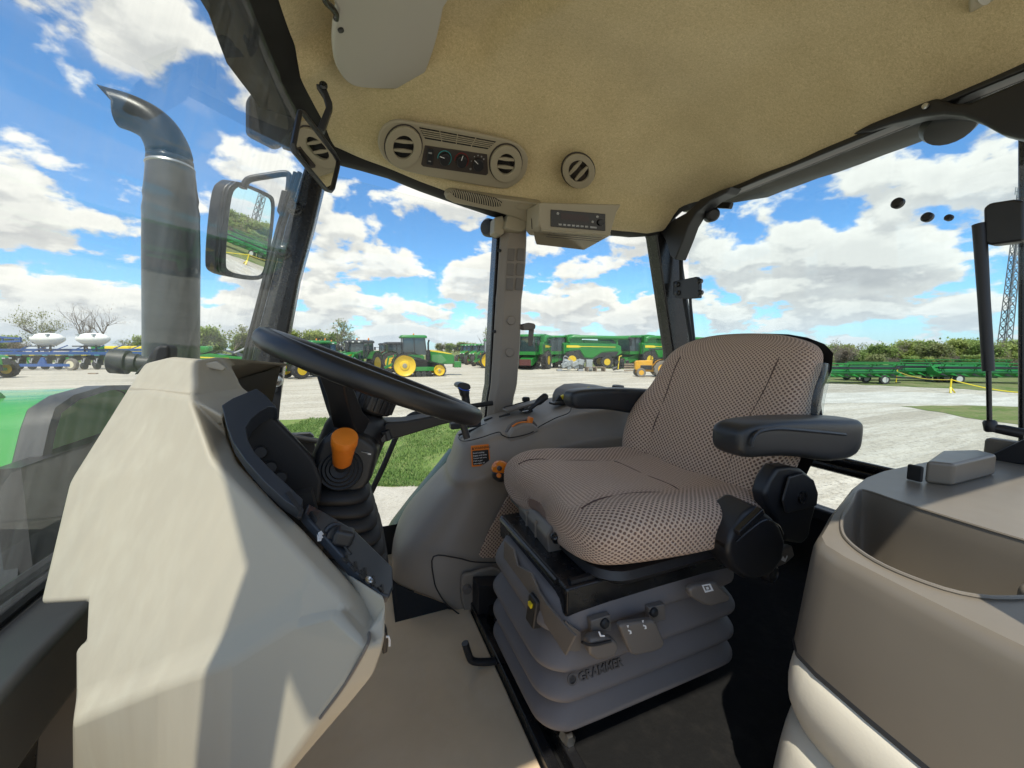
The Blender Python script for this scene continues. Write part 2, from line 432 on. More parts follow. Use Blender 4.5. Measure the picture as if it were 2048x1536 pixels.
# perimeter of the headliner, counter-clockwise seen from above
per = [r[0] for r in rows] [::4] + rows[-1][::4][1:] + [r[-1] for r in rows[::-1]][::4][1:] + rows[0][::-1][::4][1:-1]
cen = V(.62, .66, 0)
def outward(p):
    "how far the roof reaches past the lining"
    f = sstep(.12, -.02, p.x); r = sstep(1.22, YR - .01, p.y); b = sstep(1.22, 1.32, p.x); l = sstep(.12, .02, p.y)
    return V(-(.145 + .12 * sstep(.62, .25, p.y)) * f + .27 * b, .085 * r - .09 * l, 0)  # left overhang, out of view, drawn longer to shade the dash and seat
ring0 = [p + V(0, 0, .004) for p in per]
ring1 = [p + outward(p) * .35 + V(0, 0, -.008) for p in per]
ring2 = [p + outward(p) + V(0, 0, .004 + .03 * sstep(1.22, 1.32, p.x)) for p in per]
ring3 = [p + outward(p) * 1.1 + V(0, 0, .05) for p in per]
bm = newbm(); quad_grid(bm, [[a + (a - b) * 0 for a, b in zip(ring0, ring1)], ring1, ring2, ring3], True)
CAB.part('roof_rim', bm, mat('dark grey roof moulding', (.016, .015, .014), .55, spec=.15, var=(8, .15)), smooth=50)
ring4 = [Vector((q.x, q.y, .80)) for q in [p + outward(p) * 1.15 for p in per]]
ring5 = [Vector((lerp(q.x, cen.x, .25), lerp(q.y, cen.y, .25), .93)) for q in ring4]
ring6 = [Vector((lerp(q.x, cen.x, .98), lerp(q.y, cen.y, .98), .95)) for q in ring4]
bm = newbm(); vs = quad_grid(bm, [ring3, ring4, ring5, ring6], True); bm.faces.new(vs[-1])
CAB.part('roof', bm, GREEN, smooth=60)

# ---- pillars
def px_strip(rows_, y0, depth, extra=None):
    "rows of (v, u_left, u_right): solid strip between pixel edges on the plane y0, depth outward"
    rings = []
    for r in rows_:
        v, a, b = r[:3]; yy = r[3] if len(r) > 3 else y0
        p, q = QY(a, v, yy), QY(b, v, yy)
        rings.append([p, q, q + V(0, depth, 0), p + V(0, depth, 0)])
    return rings
bm = newbm(); loft(bm, px_strip([(300, 618, 668), (345, 604, 652), (450, 571, 627), (560, 542, 597), (690, 508, 573), (800, 483, 556), (1000, 430, 520), (1250, 372, 470)], 1.36, .07))
ap = CAB.part('front_pillar', bm, BLACKG, bevel=.012)
for k, (da, db, yy) in enumerate(((-16, -9, 1.375), (-7, -1, 1.37), (57, 61, 1.40))):      # door and windscreen seals
    pts = [QY(a + (da + db) / 2 if da < 50 else a + 58 + (b - a - 57), v, yy) for v, a, b in [(345, 604, 652), (450, 571, 627), (560, 542, 597), (690, 508, 573), (800, 483, 556), (1000, 430, 520)]]
    bm = newbm(); tube(bm, pts, .007 if da < 50 else .004, 8); CAB.part('rubber_seal', bm, RUBBER if da < 50 else STEEL, ap)
for u, v in ((590, 417), (566, 505)):
    c = QY(u, v, 1.36); bm = newbm(); lathe(bm, [(.022, 0), (.022, .004), (.016, .006), (.016, .016), (.013, .018), (.006, .018), (.006, .010)], c, (-.15, -1, 0), 16); CAB.part('bolt', bm, BLACKG, ap)
# pierced bracket on the front pillar
bm = newbm(); prism(bm, [QY(u, v, 1.345) for u, v in ((537, 750), (541, 745), (562, 746), (566, 751), (558, 838), (556, 880), (526, 880), (528, 820))], (0, -.006, 0)); bk = CAB.part('bracket', bm, BLACK, bevel=.001)
c = QY(552, 762, 1.338); bm = newbm(); lathe(bm, [(.016, 0), (.016, .003), (.0115, .004), (.0115, .014), (.008, .016)], c, (-.1, -1, 0), 6); lathe(bm, [(.018, -.002), (.018, .002)], c, (-.1, -1, 0), 18); CAB.part('bolt', bm, STEEL, bk, smooth=20)
for u, v in ((550, 779), (546, 814)):
    c = QY(u, v, 1.337); bm = newbm(); lathe(bm, [(.008, -.003), (.008, .0015), (.005, .0015)], c, (-.1, -1, 0), 14); CAB.part('bolt', bm, mat('dull dark bolt', (.09, .09, .09), .4, metal=.6), bk)

# middle pillar with trim
YB = 1.36
bm = newbm(); loft(bm, px_strip([(425, 1000, 1056), (470, 994, 1053), (570, 988, 1045), (600, 986, 1042), (700, 981, 1040), (770, 978, 1032), (790, 974, 1029), (840, 968, 1022)], YB + .02, .06))
bp_ = CAB.part('middle_pillar', bm, BLACKG, bevel=.004)
rings = []
for v, a, m_, b in ((428, 1012, 1034, 1056), (462, 1000, 1018, 1053), (485, 999, 1016, 1053), (530, 996, 1013, 1051), (578, 993, 1010, 1046), (600, 991, 1009, 1043), (690, 986, 1003, 1040), (768, 981, 998, 1034), (782, 979, 994, 1031), (800, 976, 991, 1026), (845, 972, 988, 1022)):
    rings.append([QY(a, v, YB + .03), QY(a + 1, v, YB - .005), QY(m_, v, YB - .03), QY(b - 1, v, YB - .035), QY(b, v, YB + .03)])
bm = newbm(); loft(bm, rings); tr = CAB.part('pillar_trim', bm, TAUPE, bp_, bevel=.003)
for i in range(3):
    for j in range(2):
        u0 = 1015.5 + j * 19.2 - i * 1.3; v0 = 497 + i * 29.4
        q = [(u0, v0), (u0 + 14, v0 + 1), (u0 + 12.6, v0 + 25), (u0 - 1.4, v0 + 24)]
        bm = newbm(); prism(bm, [QY(u, v, YB - .036) for u, v in q], (0, -.0025, 0)); CAB.part('vent_slot', bm, TAUPE2, bp_, bevel=.002)
for u, v, r_ in ((1022, 641, .0165), (1019, 705, .0165)):
    bm = newbm(); lathe(bm, [(r_, -.01), (r_, .002), (r_ * .85, .0045), (.001, .005)], QY(u, v, YB - .034), (0, -1, 0), 24); CAB.part('round_cap', bm, TAUPE, bp_)
for u, v in ((999, 501), (989, 663), (981, 815)):
    bm = newbm(); lathe(bm, [(.006, -.01), (.006, .003), (.003, .004), (.001, .001)], QY(u, v, YB - .008), (-.8, -.6, 0), 12); CAB.part('screw', bm, BLACK, bp_)
bm = newbm(); c = QY(1055, 653, 1.34)   # coat hook
tube(bm, [QY(1038, 655, 1.34), QY(1048, 653, 1.335), QY(1058, 651, 1.33)], .010, 8); prism(bm, [QY(u, v, 1.315) for u, v in ((1046, 648), (1058, 645), (1069, 647), (1072, 651), (1071, 657), (1066, 660), (1048, 660))], (0, .03, 0))
loft(bm, [[QY(u, v, yy) for u, yy in ((c0 - w, 1.322), (c0 + w, 1.322), (c0 + w, 1.338), (c0 - w, 1.338))] for v, c0, w in ((658, 1063, 5.5), (675, 1061.5, 5), (692, 1060.5, 4))])
CAB.part('coat_hook', bm, TAUPE2, bp_, bevel=.003)
# cap where the pillar meets the lining, and the small dark speaker beside it
bm = newbm(); prism(bm, [QY(u, v, 1.30) for u, v in ((1012, 445), (1018, 425), (1030, 418), (1054, 424), (1058, 432), (1052, 458), (1046, 463), (1020, 460), (1010, 455))], (0, .06, 0)); CAB.part('pillar_cap', bm, LINTRIM, bp_, bevel=.006)
bm = newbm(); prism(bm, [QY(u, v, 1.325) for u, v in ((990, 434), (1006, 431), (1010, 448), (1008, 468), (1000, 470), (988, 464))], (0, .05, 0)); bk = CAB.part('lamp_bracket', bm, LINTRIM, bp_, bevel=.004)
c = QY(979, 456, 1.42); bm = newbm(); lathe(bm, [(.030, -.03), (.033, -.01), (.033, .012), (.026, .022), (.0, .024)], c, (-.75, -.5, -.1), 24); CAB.part('work_lamp', bm, BLACK, bp_)

# rear right pillar
bm = newbm(); loft(bm, px_strip([(430, 1300, 1352), (470, 1313, 1360), (560, 1326, 1372), (690, 1345, 1391), (760, 1355, 1404), (850, 1368, 1420)], 1.34, .07))
rp = CAB.part('rear_pillar', bm, BLACKG, bevel=.008)
bm = newbm(); tube(bm, [QX(u, v, 1.33) for u, v in ((1361, 455), (1363, 560), (1384, 690), (1394, 760))], .008, 8); CAB.part('rubber_seal', bm, RUBBER, rp)
bm = newbm(); tube(bm, [QX(u, v, 1.31) for u, v in ((1379, 560), (1381, 610), (1389, 690))], .006, 8); CAB.part('support_rod', bm, BLACK, rp)
bm = newbm(); prism(bm, [QX(u, v, 1.30) for u, v in ((1346, 563), (1392, 553), (1397, 560), (1397, 596), (1366, 598), (1350, 595), (1346, 588))], (.02, 0, 0)); hb = CAB.part('hinge_plate', bm, BLACK, rp, bevel=.003)
for u, v in ((1355, 569), (1356, 586), (1399, 562), (1400, 585)):
    bm = newbm(); lathe(bm, [(.011, -.01), (.011, .004), (.007, .006), (.003, .006)], QX(u, v, 1.297), (-1, -.3, 0), 12); CAB.part('bolt', bm, BLACKG, hb)
# gusset moulding at the top of that pillar
bm = newbm(); prism(bm, [QX(u, v, 1.24) for u, v in ((1318, 462), (1345, 440), (1372, 425), (1400, 398), (1440, 380), (1462, 372), (1452, 386), (1420, 402), (1392, 425), (1376, 452), (1366, 480), (1350, 520), (1340, 512), (1330, 480))], (.06, 0, 0)); CAB.part('gusset', bm, BLACK, rp, bevel=.006)
bm = newbm(); lathe(bm, [(.02, 0), (.026, .01), (.026, .05), (.018, .06)], QX(1418, 432, 1.33), (-.5, -.8, -.2), 16); box(bm, QX(1448, 411, 1.35), (.02, .07, .022), Matrix.Rotation(.35, 3, 'X')); CAB.part('latch', bm, BLACK, rp, bevel=.004)

# left rear frame bar and its gusset
bm = newbm(); loft(bm, [[QX(u, v, 1.37 + dx) for u, dx in ((2036, 0), (2052, 0), (2052, .05), (2036, .05))] for v in (250, 600, 930)]); lp = CAB.part('rear_pillar', bm, BLACKG, bevel=.006)
bm = newbm(); prism(bm, [QX(u, v, 1.30) for u, v in ((1700, 268), (1740, 246), (1800, 222), (1850, 202), (1872, 195), (1905, 206), (1940, 205), (1985, 185), (2075, 146), (2075, 282), (2035, 277), (2000, 268), (1960, 246), (1925, 233), (1885, 229), (1840, 234), (1780, 248), (1740, 262))], (.05, 0, 0)); gu = CAB.part('gusset', bm, BLACK, lp, bevel=.008)
c = QX(1851, 212, 1.295); bm = newbm(); lathe(bm, [(.007, 0), (.006, .004), (.001, .005)], c, (-1, 0, 0), 10); CAB.part('bolt', bm, STEEL, gu)
c = QX(1900, 246, 1.40); bm = newbm(); lathe(bm, [(.05, -.02), (.055, .0), (.045, .02), (.02, .025)], c, (-.5, -.2, -.8), 20); CAB.part('rear_lamp', bm, BLACK, lp)

# ---- glass
GLASS = glass_mat('clear window glass', (.97, .985, .98), dust=.035, streak=(40, 3, 2))
WSG = glass_mat('dusty windscreen glass', (.95, .975, .97), dust=.11, streak=(6, 46, 2.0), dustcol=(.86, .88, .87))
REARG = glass_mat('rear window glass', (.93, .97, .98), dust=.03, streak=(3, 40, 2))
def pane(corners, thick): 
    bm = newbm(); prism(bm, corners, thick); return bm
CAB.part('door_window', pane([QY(652, 345, 1.395), QY(1000, 438, 1.395), QY(970, 850, 1.395), QY(900, 930, 1.395), QY(775, 1100, 1.395), QY(520, 1150, 1.395), QY(556, 800, 1.395)], (0, .005, 0)), GLASS, smooth=0)
CAB.part('quarter_window', pane([QY(1050, 455, 1.385), QY(1335, 455, 1.385), QY(1400, 850, 1.385), QY(1010, 850, 1.385)], (0, .005, 0)), GLASS, smooth=0)
def wsx(y, z):
    "curved windscreen: bows forward at the middle, leans back at the top"
    k = ((y - .7) / .68) ** 2
    return lerp(-.40 + .10 * k, -.145 + .085 * k, (z + .33) / .96)
rows_ = [[V(wsx(y, z), y, z) for y in [.02 + 1.35 * j / 20 for j in range(21)]] for z in [-.33 + .94 * i / 14 for i in range(15)]]
bm = newbm(); quad_grid(bm, rows_)
bmesh.ops.solidify(bm, geom=bm.faces[:], thickness=.005)
CAB.part('windscreen', bm, WSG, smooth=180, recalc=True)
# bottom rail of the windscreen with its rubber
def rail(z0, z1, x0, x1, ya=-.02, yb=1.36):
    return [[V(wsx(y, -.33) + x, y, z) for x, z in ((x0, z0), (x1, z0), (x1, z1), (x0, z1))] for y in [lerp(ya, yb, i / 12) for i in range(13)]]
bm = newbm(); loft(bm, rail(-.415, -.325, -.02, .075)); CAB.part('windscreen_rail', bm, mat('charcoal textured plastic', (.035, .035, .036), .5, bump=(900, .15)), bevel=.01)
for dx, dz in ((.0, -.318), (-.022, -.312)):
    bm = newbm(); tube(bm, [V(wsx(y, -.33) + dx, y, dz) for y in [lerp(-.02, 1.36, i / 12) for i in range(13)]], .009, 8); CAB.part('rubber_seal', bm, RUBBER)
bm = newbm(); loft(bm, rail(-.95, -.415, -.03, -.01)); CAB.part('front_panel', bm, BLACKG)
# rear window
bm = newbm(); prism(bm, [V(1.345, .30, .57), V(1.345, 1.29, .57), V(1.40, 1.31, -.345), V(1.40, .30, -.345)], (.005, 0, 0)); rw = CAB.part('rear_window', bm, REARG, smooth=0)
bm = newbm(); prism(bm, [V(1.40, .30, -.375), V(1.40, 1.31, -.375), V(1.40, 1.31, -.515), V(1.40, .30, -.515)], (.005, 0, 0)); CAB.part('rear_lower_window', bm, GLASS, smooth=0)
for u, v, r_ in ((1797, 407, .0135), (1856, 435, .0115), (1899, 436, .0075)):
    c = QX(u, v, 1.352); bm = newbm(); lathe(bm, [(r_, -.002), (r_, .008), (r_ * .7, .012), (.001, .012)], c, (-1, 0, .06), 22); CAB.part('plug', bm, BLACK, rw)
bm = newbm(); tube(bm, [V(1.385, .30, -.345), V(1.385, 1.31, -.345)], .012, 10); tube(bm, [V(1.39, .30, -.372), V(1.39, 1.31, -.372)], .016, 10); CAB.part('rear_sill', bm, BLACKG)
bm = newbm(); box(bm, (1.40, .8, -.535), (.05, 1.05, .04)); CAB.part('rear_sill', bm, BLACK, bevel=.008)
bm = newbm(); box(bm, (1.41, .7, -.75), (.03, 1.35, .40)); CAB.part('rear_panel', bm, BLACK)
bm = newbm(); box(bm, (1.335, .80, .590), (.045, 1.0, .03)); CAB.part('rear_header', bm, mat('shiny dark header', (.02, .02, .02), .3), bevel=.006)
# gas strut that holds the rear window
GS = Thing('gas_strut', 'slim black gas strut holding the rear window beside the left fender', 'gas strut', QX(1978, 850, 1.30))
bm = newbm(); tube(bm, [QX(1958, 448, 1.30), QX(1960, 470, 1.30), QX(1968, 600, 1.30), QX(1977, 742, 1.30)], [.0112, .0112, .0098, .0098], 14); cyl = GS.part('cylinder', bm, BLACK)
bm = newbm(); tube(bm, [QX(1977, 738, 1.30), QX(1979, 850, 1.30)], .0045, 10); GS.part('rod', bm, BLACKG)
bm = newbm(); lathe(bm, [(.008, -.012), (.011, -.008), (.011, .010), (.008, .014)], QX(1981, 853, 1.30), (0, .2, 1), 14); GS.part('ball_joint', bm, BLACK)
bm = newbm(); tube(bm, [QX(1985, 856, 1.30), QX(2005, 859, 1.305), QX(2050, 868, 1.31)], [.009, .011, .011], 10); GS.part('pivot_arm', bm, BLACK)
bm = newbm(); prism(bm, [QX(u, v, 1.33) for u, v in ((1980, 420), (1992, 410), (2040, 403), (2062, 405), (2062, 485), (1992, 494), (1982, 488))], (-.035, 0, 0)); GS.part('mounting_block', bm, BLACK, bevel=.006)
bm = newbm(); prism(bm, [QX(u, v, 1.33) for u, v in ((1975, 915), (1990, 905), (2060, 872), (2060, 930), (1985, 925))], (.02, 0, 0)); GS.part('lever', bm, BLACK, bevel=.003)

# ---- floor and lower walls
bm = newbm(); prism(bm, [V(-.42, -.1, FLZ), V(.262, -.1, FLZ), V(.262, 1.3, FLZ), V(-.42, 1.3, FLZ)], (0, 0, -.02))
CAB.part('floor_mat', bm, mat('brown rubber floor mat', (.66, .50, .325), .78, spec=.25, bump=(700, .3), var=(5, .10), wear=(9, .45, (.70, .57, .41))), bevel=.004)
bm = newbm(); box(bm, (.835, .66, FLZ - .015), (1.14, 1.5, .03)); CAB.part('rear_floor', bm, mat('black floor', (.012, .012, .012), .9, spec=.12, bump=(90, .4), wear=(20, .3, (.04, .036, .032))))
CARPET = mat('black carpet', (.013, .014, .016), .95, bump=(500, .5))
# channel along the seat pedestal
for x, w, zz in ((.275, .02, .012), (.305, .018, .03)):
    bm = newbm(); box(bm, (x, .50, FLZ + zz / 2), (w, 1.1, zz + .01)); CAB.part('floor_rail', bm, BLACKG, bevel=.003)
# door opening below the right window: green outer skin and black seals
for off, r_, m_, yy in ((0, .013, RUBBER, 1.33), (-9, .009, RUBBER, 1.36)):
    bm = newbm(); tube(bm, bez([QY(u + off, v, yy) for u, v in ((905, 925), (880, 958), (845, 1000), (808, 1048), (785, 1090), (778, 1130))], 4), r_, 8); CAB.part('rubber_seal', bm, m_)
rings = [[QY(u - 24, v - 3, 1.50), QY(u - 16, v - 2, 1.45), QY(u - 6, v, 1.42), QY(u - 6, v + 30, 1.46)] for u, v in ((922, 900), (900, 928), (878, 955), (842, 998), (806, 1045), (784, 1086), (775, 1130), (770, 1200))]
bm = newbm(); quad_grid(bm, rings); CAB.part('door_sill', bm, mat('dark green gloss paint', (.006, .065, .018), .3), smooth=60)
bm = newbm(); tube(bm, bez([QY(u, v, 1.31) for u, v in ((742, 985), (768, 930), (795, 868), (812, 840), (832, 827), (870, 823), (905, 818), (985, 806))], 5), .009, 10); CAB.part('door_frame_tube', bm, RUBBER)
bm = newbm(); tube(bm, [QY(u, v, 1.32) for u, v in ((575, 872), (620, 880), (680, 890))], .010, 8); prism(bm, [QY(u, v, 1.33) for u, v in ((575, 868), (620, 866), (627, 872), (632, 905), (640, 925), (600, 920))], (0, .02, 0)); CAB.part('door_handle', bm, BLACK, bevel=.003)

# left front pillar, on the door side, unseen, set forward to shadow the dash
bm = newbm(); loft(bm, [[c + V(dx, dy, 0) for dx, dy in ((-.035, -.03), (.035, -.03), (.035, .03), (-.035, .03))] for c in (V(-.265, .045, .63), V(-.31, .04, .25), V(-.355, .035, -.12), V(-.39, .035, -.7))]); CAB.part('front_pillar', bm, BLACKG, bevel=.012)
bm = newbm(); loft(bm, [[c + V(dx, dy, 0) for dx, dy in ((-.035, -.03), (.035, -.03), (.035, .03), (-.035, .03))] for c in (V(.55, .0, .62), V(.54, .0, .0), V(.52, -.01, -.3))]); CAB.part('middle_pillar', bm, BLACKG, bevel=.012)  # unseen left middle pillar, added to keep sun off the seat base
# ================================================================== DASHBOARD
class DPlane:
    def __init__(s, a, b, c):
        a, b, c = [QY(*p) for p in (a, b, c)]; s.p0 = a; s.n = (b - a).cross(c - a).normalized()
        if s.n.dot(-a) < 0: s.n = -s.n
    def p(s, u, v, off=0): return QP(u, v, s.p0 + s.n * off, s.n)
DASH = Thing('dashboard', 'large beige dashboard pedestal with angular facets in front of the windscreen', 'dashboard', (-.12, .7, FLZ))
PA = DPlane((75, 1213, .575), (424, 920, .545), (625, 1134, .425))        # broad flank facing the door
PT = DPlane((380, 797, .60), (424, 920, .545), (247, 788, .69))
PBv = DPlane((424, 920, .545), (625, 1134, .425), (560, 1012, .505))      # bevel beside the column
PK = DPlane((424, 920, .545), (625, 1134, .425), (75, 1213, .575))
D = {}
for k, (u, v) in dict(u0=(135, 965), u1=(300, 945), u2=(424, 920), v0=(75, 1213), n0=(172, 1207), n1=(168, 1284), n2=(146, 1303), b0=(146, 1392), b1=(310, 1335), b2=(470, 1262), b3=(600, 1185), c3=(515, 1018), c4=(625, 1134), c5=(700, 1206), c6=(738, 1262)).items(): D[k] = PA.p(u, v)
for k, (u, v) in dict(k0=(137, 1452), k1=(325, 1373), k2=(455, 1329), k3=(590, 1246), k4=(668, 1226)).items(): D[k] = PA.p(u, v, .007)
PK.p0 = PA.p(400, 1350, .007); PK.n = V(PA.n.x, PA.n.y, .06).normalized()      # below the ledge the flank drops plumb
for k, (u, v) in dict(m0=(140, 1640), m1=(325, 1640), m2=(450, 1640), e1=(735, 1292), e2=(690, 1372), e3=(640, 1440), e4=(500, 1640)).items(): D[k] = PK.p(u, v)
for k, (u, v) in dict(q1=(455, 872), q2=(478, 928), q3=(555, 1010), q4=(610, 1062), q5=(668, 1126), q6=(722, 1186), q7=(768, 1216)).items(): D[k] = PBv.p(u, v)
for k, p in dict(h0=(288, 726, .72), h1=(340, 713, .69), h2=(388, 719, .655), h3=(436, 711, .68), h4=(462, 730, .73), s0=(258, 768, .70), s2=(391, 781, .615), s4=(484, 772, .70), t0=(247, 788, .69), t1=(300, 785, .65), t2=(380, 797, .60), t4=(522, 800, .68), q0=(448, 834, .585)).items(): D[k] = QY(*p)
D['t1'] = PT.p(300, 785)
for k, (u, v) in dict(r0=(776, 1195), r1=(773, 1285), r2=(752, 1350), r3=(700, 1412), r4=(580, 1545)).items(): D[k] = PK.p(u, v, -.022)
F = ('h0,h1,s0 h1,h2,s2,s0 h2,h3,s4,s2 h3,h4,s4 s0,s2,t2,t1,t0 s2,s4,t4,t2 t0,t1,u1,u0 t1,t2,u2,u1 t2,t4,q0 t2,q0,q1 t2,q1,u2 q1,q2,u2 u2,q2,c3 q2,q3,c3 '
     'q3,q4,c4,c3 q4,q5,c4 q5,c5,c4 q5,q6,c5 q6,q7,c6,c5 q7,r0,c6 r0,r1,e1,c6 u0,u1,n0,v0 u1,u2,c3,c4,b3,b2,b1,n1,n0 n1,b1,b0,n2 b0,b1,k1,k0 b1,b2,k2,k1 b2,b3,k3,k2 '
     'b3,c4,c5,k4,k3 c5,c6,e1,k4 r1,r2,e2,e1 r2,r3,e3,e2 r3,r4,e4,e3 k0,k1,m1,m0 k1,k2,m2,m1 k2,k3,k4,e1,e2,e3,e4,m2')
bm = newbm(); vs = {k: bm.verts.new(p) for k, p in D.items()}; right = {id(vs[k]) for k in D if k[0] in 'qr' or k in ('t4', 's4', 'h4', 'e4')}
for f in F.split(): bm.faces.new([vs[k] for k in f.split(',')])
side = {v: (k[0] in 'qr' or k in ('t4', 's4', 'h4', 'e4')) for k, v in vs.items()}
# close the shell round to the far side
for step in range(2):
    bed = [e for e in bm.edges if e.is_boundary]; old = {}
    for e in bed:
        for v in e.verts: old[tuple(round(c, 5) for c in v.co)] = side.get(v, False)
    r = bmesh.ops.extrude_edge_only(bm, edges=bed)
    for v in [g for g in r['geom'] if isinstance(g, bmesh.types.BMVert)]:
        rt = old.get(tuple(round(c, 5) for c in v.co), False); side[v] = rt
        v.co += (V(-.085, .10, -.04) if v.co.z > -.10 else V(-.05, .11, -.015)) if rt else V(.035, .11, -.01)
bmesh.ops.holes_fill(bm, edges=[e for e in bm.edges if e.is_boundary])
def dusty_beige():
    m = mat('beige dash plastic with dust streaks', (.42, .37, .30), .55); nt = m.node_tree; N = nt.nodes; L = nt.links; b = N['Principled BSDF']
    tc = N.new('ShaderNodeTexCoord')
    mp = N.new('ShaderNodeMapping'); mp.inputs['Scale'].default_value = (75, 75, 1.4); L.new(tc.outputs['Object'], mp.inputs[0])
    t = N.new('ShaderNodeTexNoise'); L.new(mp.outputs[0], t.inputs['Vector']); t.inputs['Scale'].default_value = 1; t.inputs['Detail'].default_value = 5
    sp = N.new('ShaderNodeSeparateXYZ'); L.new(tc.outputs['Object'], sp.inputs[0])
    mr = N.new('ShaderNodeMapRange'); L.new(t.outputs[0], mr.inputs[0]); mr.inputs[1].default_value = .42; mr.inputs[2].default_value = .75; mr.inputs[4].default_value = .5
    fx = N.new('ShaderNodeMapRange'); L.new(sp.outputs[0], fx.inputs[0]); fx.inputs[1].default_value = .02; fx.inputs[2].default_value = -.10      # run marks only near the windscreen
    mu = N.new('ShaderNodeMath'); mu.operation = 'MULTIPLY'; L.new(mr.outputs[0], mu.inputs[0]); L.new(fx.outputs[0], mu.inputs[1])
    mx = N.new('ShaderNodeMix'); mx.data_type = 'RGBA'; L.new(mu.outputs[0], mx.inputs[0]); mx.inputs[6].default_value = (.44, .39, .305, 1); mx.inputs[7].default_value = (.51, .47, .375, 1)
    L.new(mx.outputs[2], b.inputs['Base Color'])
    n2 = N.new('ShaderNodeTexNoise'); L.new(tc.outputs['Object'], n2.inputs['Vector']); n2.inputs['Scale'].default_value = 1300
    bp = N.new('ShaderNodeBump'); bp.inputs['Strength'].default_value = .15; bp.inputs['Distance'].default_value = .0004; L.new(n2.outputs[0], bp.inputs['Height']); L.new(bp.outputs[0], b.inputs['Normal'])
    return m
DASHM = dusty_beige()
DASH.part('shell', bm, DASHM, bevel=.010, bseg=4, blim=5)
# raised pad on the hump
bm = newbm(); prism(bm, [QY(u, v, .668) for u, v in ((403, 728), (436, 722), (455, 735), (448, 742), (420, 736), (405, 741))], (.0, -.006, .0)); DASH.part('pad', bm, DASHM, bevel=.002)
# seam line and lower right return
bm = newbm(); tube(bm, bez([D[k] + V(0, .002, 0) for k in ('c6', 'e1', 'e2', 'e3')], 4), .0016, 6); DASH.part('seam', bm, TAUPE2)
bm = newbm(); prism(bm, [QY(u, v, .56) for u, v in ((772, 1262), (776, 1275), (775, 1306), (765, 1310), (764, 1270))], (0, .02, 0)); DASH.part('clip', bm, BLACK, bevel=.002)
bm = newbm(); tube(bm, [QY(u, v, .55) for u, v in ((772, 1274), (777, 1273), (779, 1280), (779, 1292))], .0016, 6); DASH.part('wire_loop', bm, WHITEP)
# darker inner panel below the windscreen rail
bm = newbm(); prism(bm, [QY(u, v, .66) for u, v in ((142, 1318), (112, 1345), (96, 1370), (88, 1410), (70, 1470), (60, 1640), (160, 1640), (160, 1400))], (.05, .06, 0)); DASH.part('inner_panel', bm, TAUPE, bevel=.004)

# instrument pod on the rear of the dash
def dplate(name, pts, m_, th, off=0, par=None, pl=PBv, **k):
    bm = newbm(); prism(bm, [pl.p(u, v, off) for u, v in pts], pl.n * th); return DASH.part(name, bm, m_, par, **k)
PODM = mat('black pod interior', (.008, .008, .009), .6)
bm = newbm(); prism(bm, [QY(u, v, .60) for u, v in ((455, 850), (516, 806), (549, 834), (590, 876), (628, 918), (645, 960), (640, 1010), (560, 985), (500, 945), (470, 905))], (-.01, .07, -.01))
DASH.part('instrument_pod', bm, PODM, bevel=.006)
outer = [(449, 836), (470, 822), (516, 802), (535, 816), (552, 836), (556, 842), (549, 838), (540, 838), (522, 848), (505, 864), (496, 880), (500, 905), (512, 928), (540, 958), (575, 990), (606, 1020), (600, 1042), (570, 1022), (530, 985), (495, 945), (470, 908), (458, 875)]
bm = newbm(); prism(bm, [QY(u, v, .565) for u, v in ((502, 965), (520, 948), (658, 1082), (640, 1108))], (0, .02, 0)); DASH.part('panel_backing', bm, PODM)
bm = newbm(); prism(bm, [QY(u, v, .535) for u, v in ((586, 992), (622, 984), (634, 1030), (604, 1036))], (0, .02, 0)); DASH.part('panel_backing', bm, PODM)
PPod = DPlane((449, 836, .577), (516, 802, .60), (575, 1005, .492))
tri = dplate('pod_trim', outer, SATINSKY, .026, -.014, pl=PPod, bevel=.004)
for a, b_ in (((575, 985), (602, 1022)), ((604, 1020), (598, 1036))):
    bm = newbm(); beam(bm, PPod.p(*a, .013), PPod.p(*b_, .013), .004, .003, PPod.n); DASH.part('trim_slot', bm, BLACK, tri)
for u, v in ((520, 905), (540, 935), (560, 955)):
    bm = newbm(); lathe(bm, [(.009, 0), (.009, .004), (.007, .006), (.001, .006)], QY(u, v, .598), (.3, -1, .2), 16); DASH.part('switch', bm, PODM)
# switch panel running down the right edge
pan = [(606, 1022), (640, 1040), (700, 1075), (745, 1120), (776, 1150), (777, 1190), (768, 1212), (752, 1206), (722, 1183), (668, 1122), (612, 1060), (598, 1042)]
sp_ = dplate('switch_panel', pan, SATINSKY, .012, -.004, bevel=.003)
for pts in (((636, 1066), (642, 1062), (647, 1069), (643, 1071), (646, 1076), (637, 1078)), ((634, 1069), (638, 1079), (644, 1075), (642, 1082), (635, 1083))): dplate('arrow_symbol', pts, WHITEP, .0006, .0082, sp_, smooth=0)
dplate('switch', ((615, 1028), (640, 1030), (630, 1050)), BLACK, .006, .008, sp_, bevel=.002)
for i in range(9):
    u, v = 684 + (i % 3) * 19 + (i // 3) * 17, 1116 + (i % 3) * 12 + (i // 3) * 17
    bm = newbm(); beam(bm, PBv.p(u, v, .0088), PBv.p(u + 9, v + 9, .0088), .0026, .0022, PBv.n); beam(bm, PBv.p(u + 9, v + 9, .0088), PBv.p(u + 8, v - 4, .0088), .0026, .0022, PBv.n); DASH.part('chevron_switch', bm, BLACK, sp_)
bm = newbm(); lathe(bm, [(.0042, 0), (.0045, .002), (.003, .003), (.001, .001)], PBv.p(737, 1162, .008), PBv.n, 14); DASH.part('key_switch', bm, STEEL, sp_)
c = PBv.p(668, 1066, .006); ax = V(.25, -1, .15).normalized()
bm = newbm(); lathe(bm, [(.0125, 0), (.0125, .004), (.010, .005), (.010, .014), (.001, .015)], c, ax, 20); kb = DASH.part('rotary_knob', bm, BLACK, sp_)
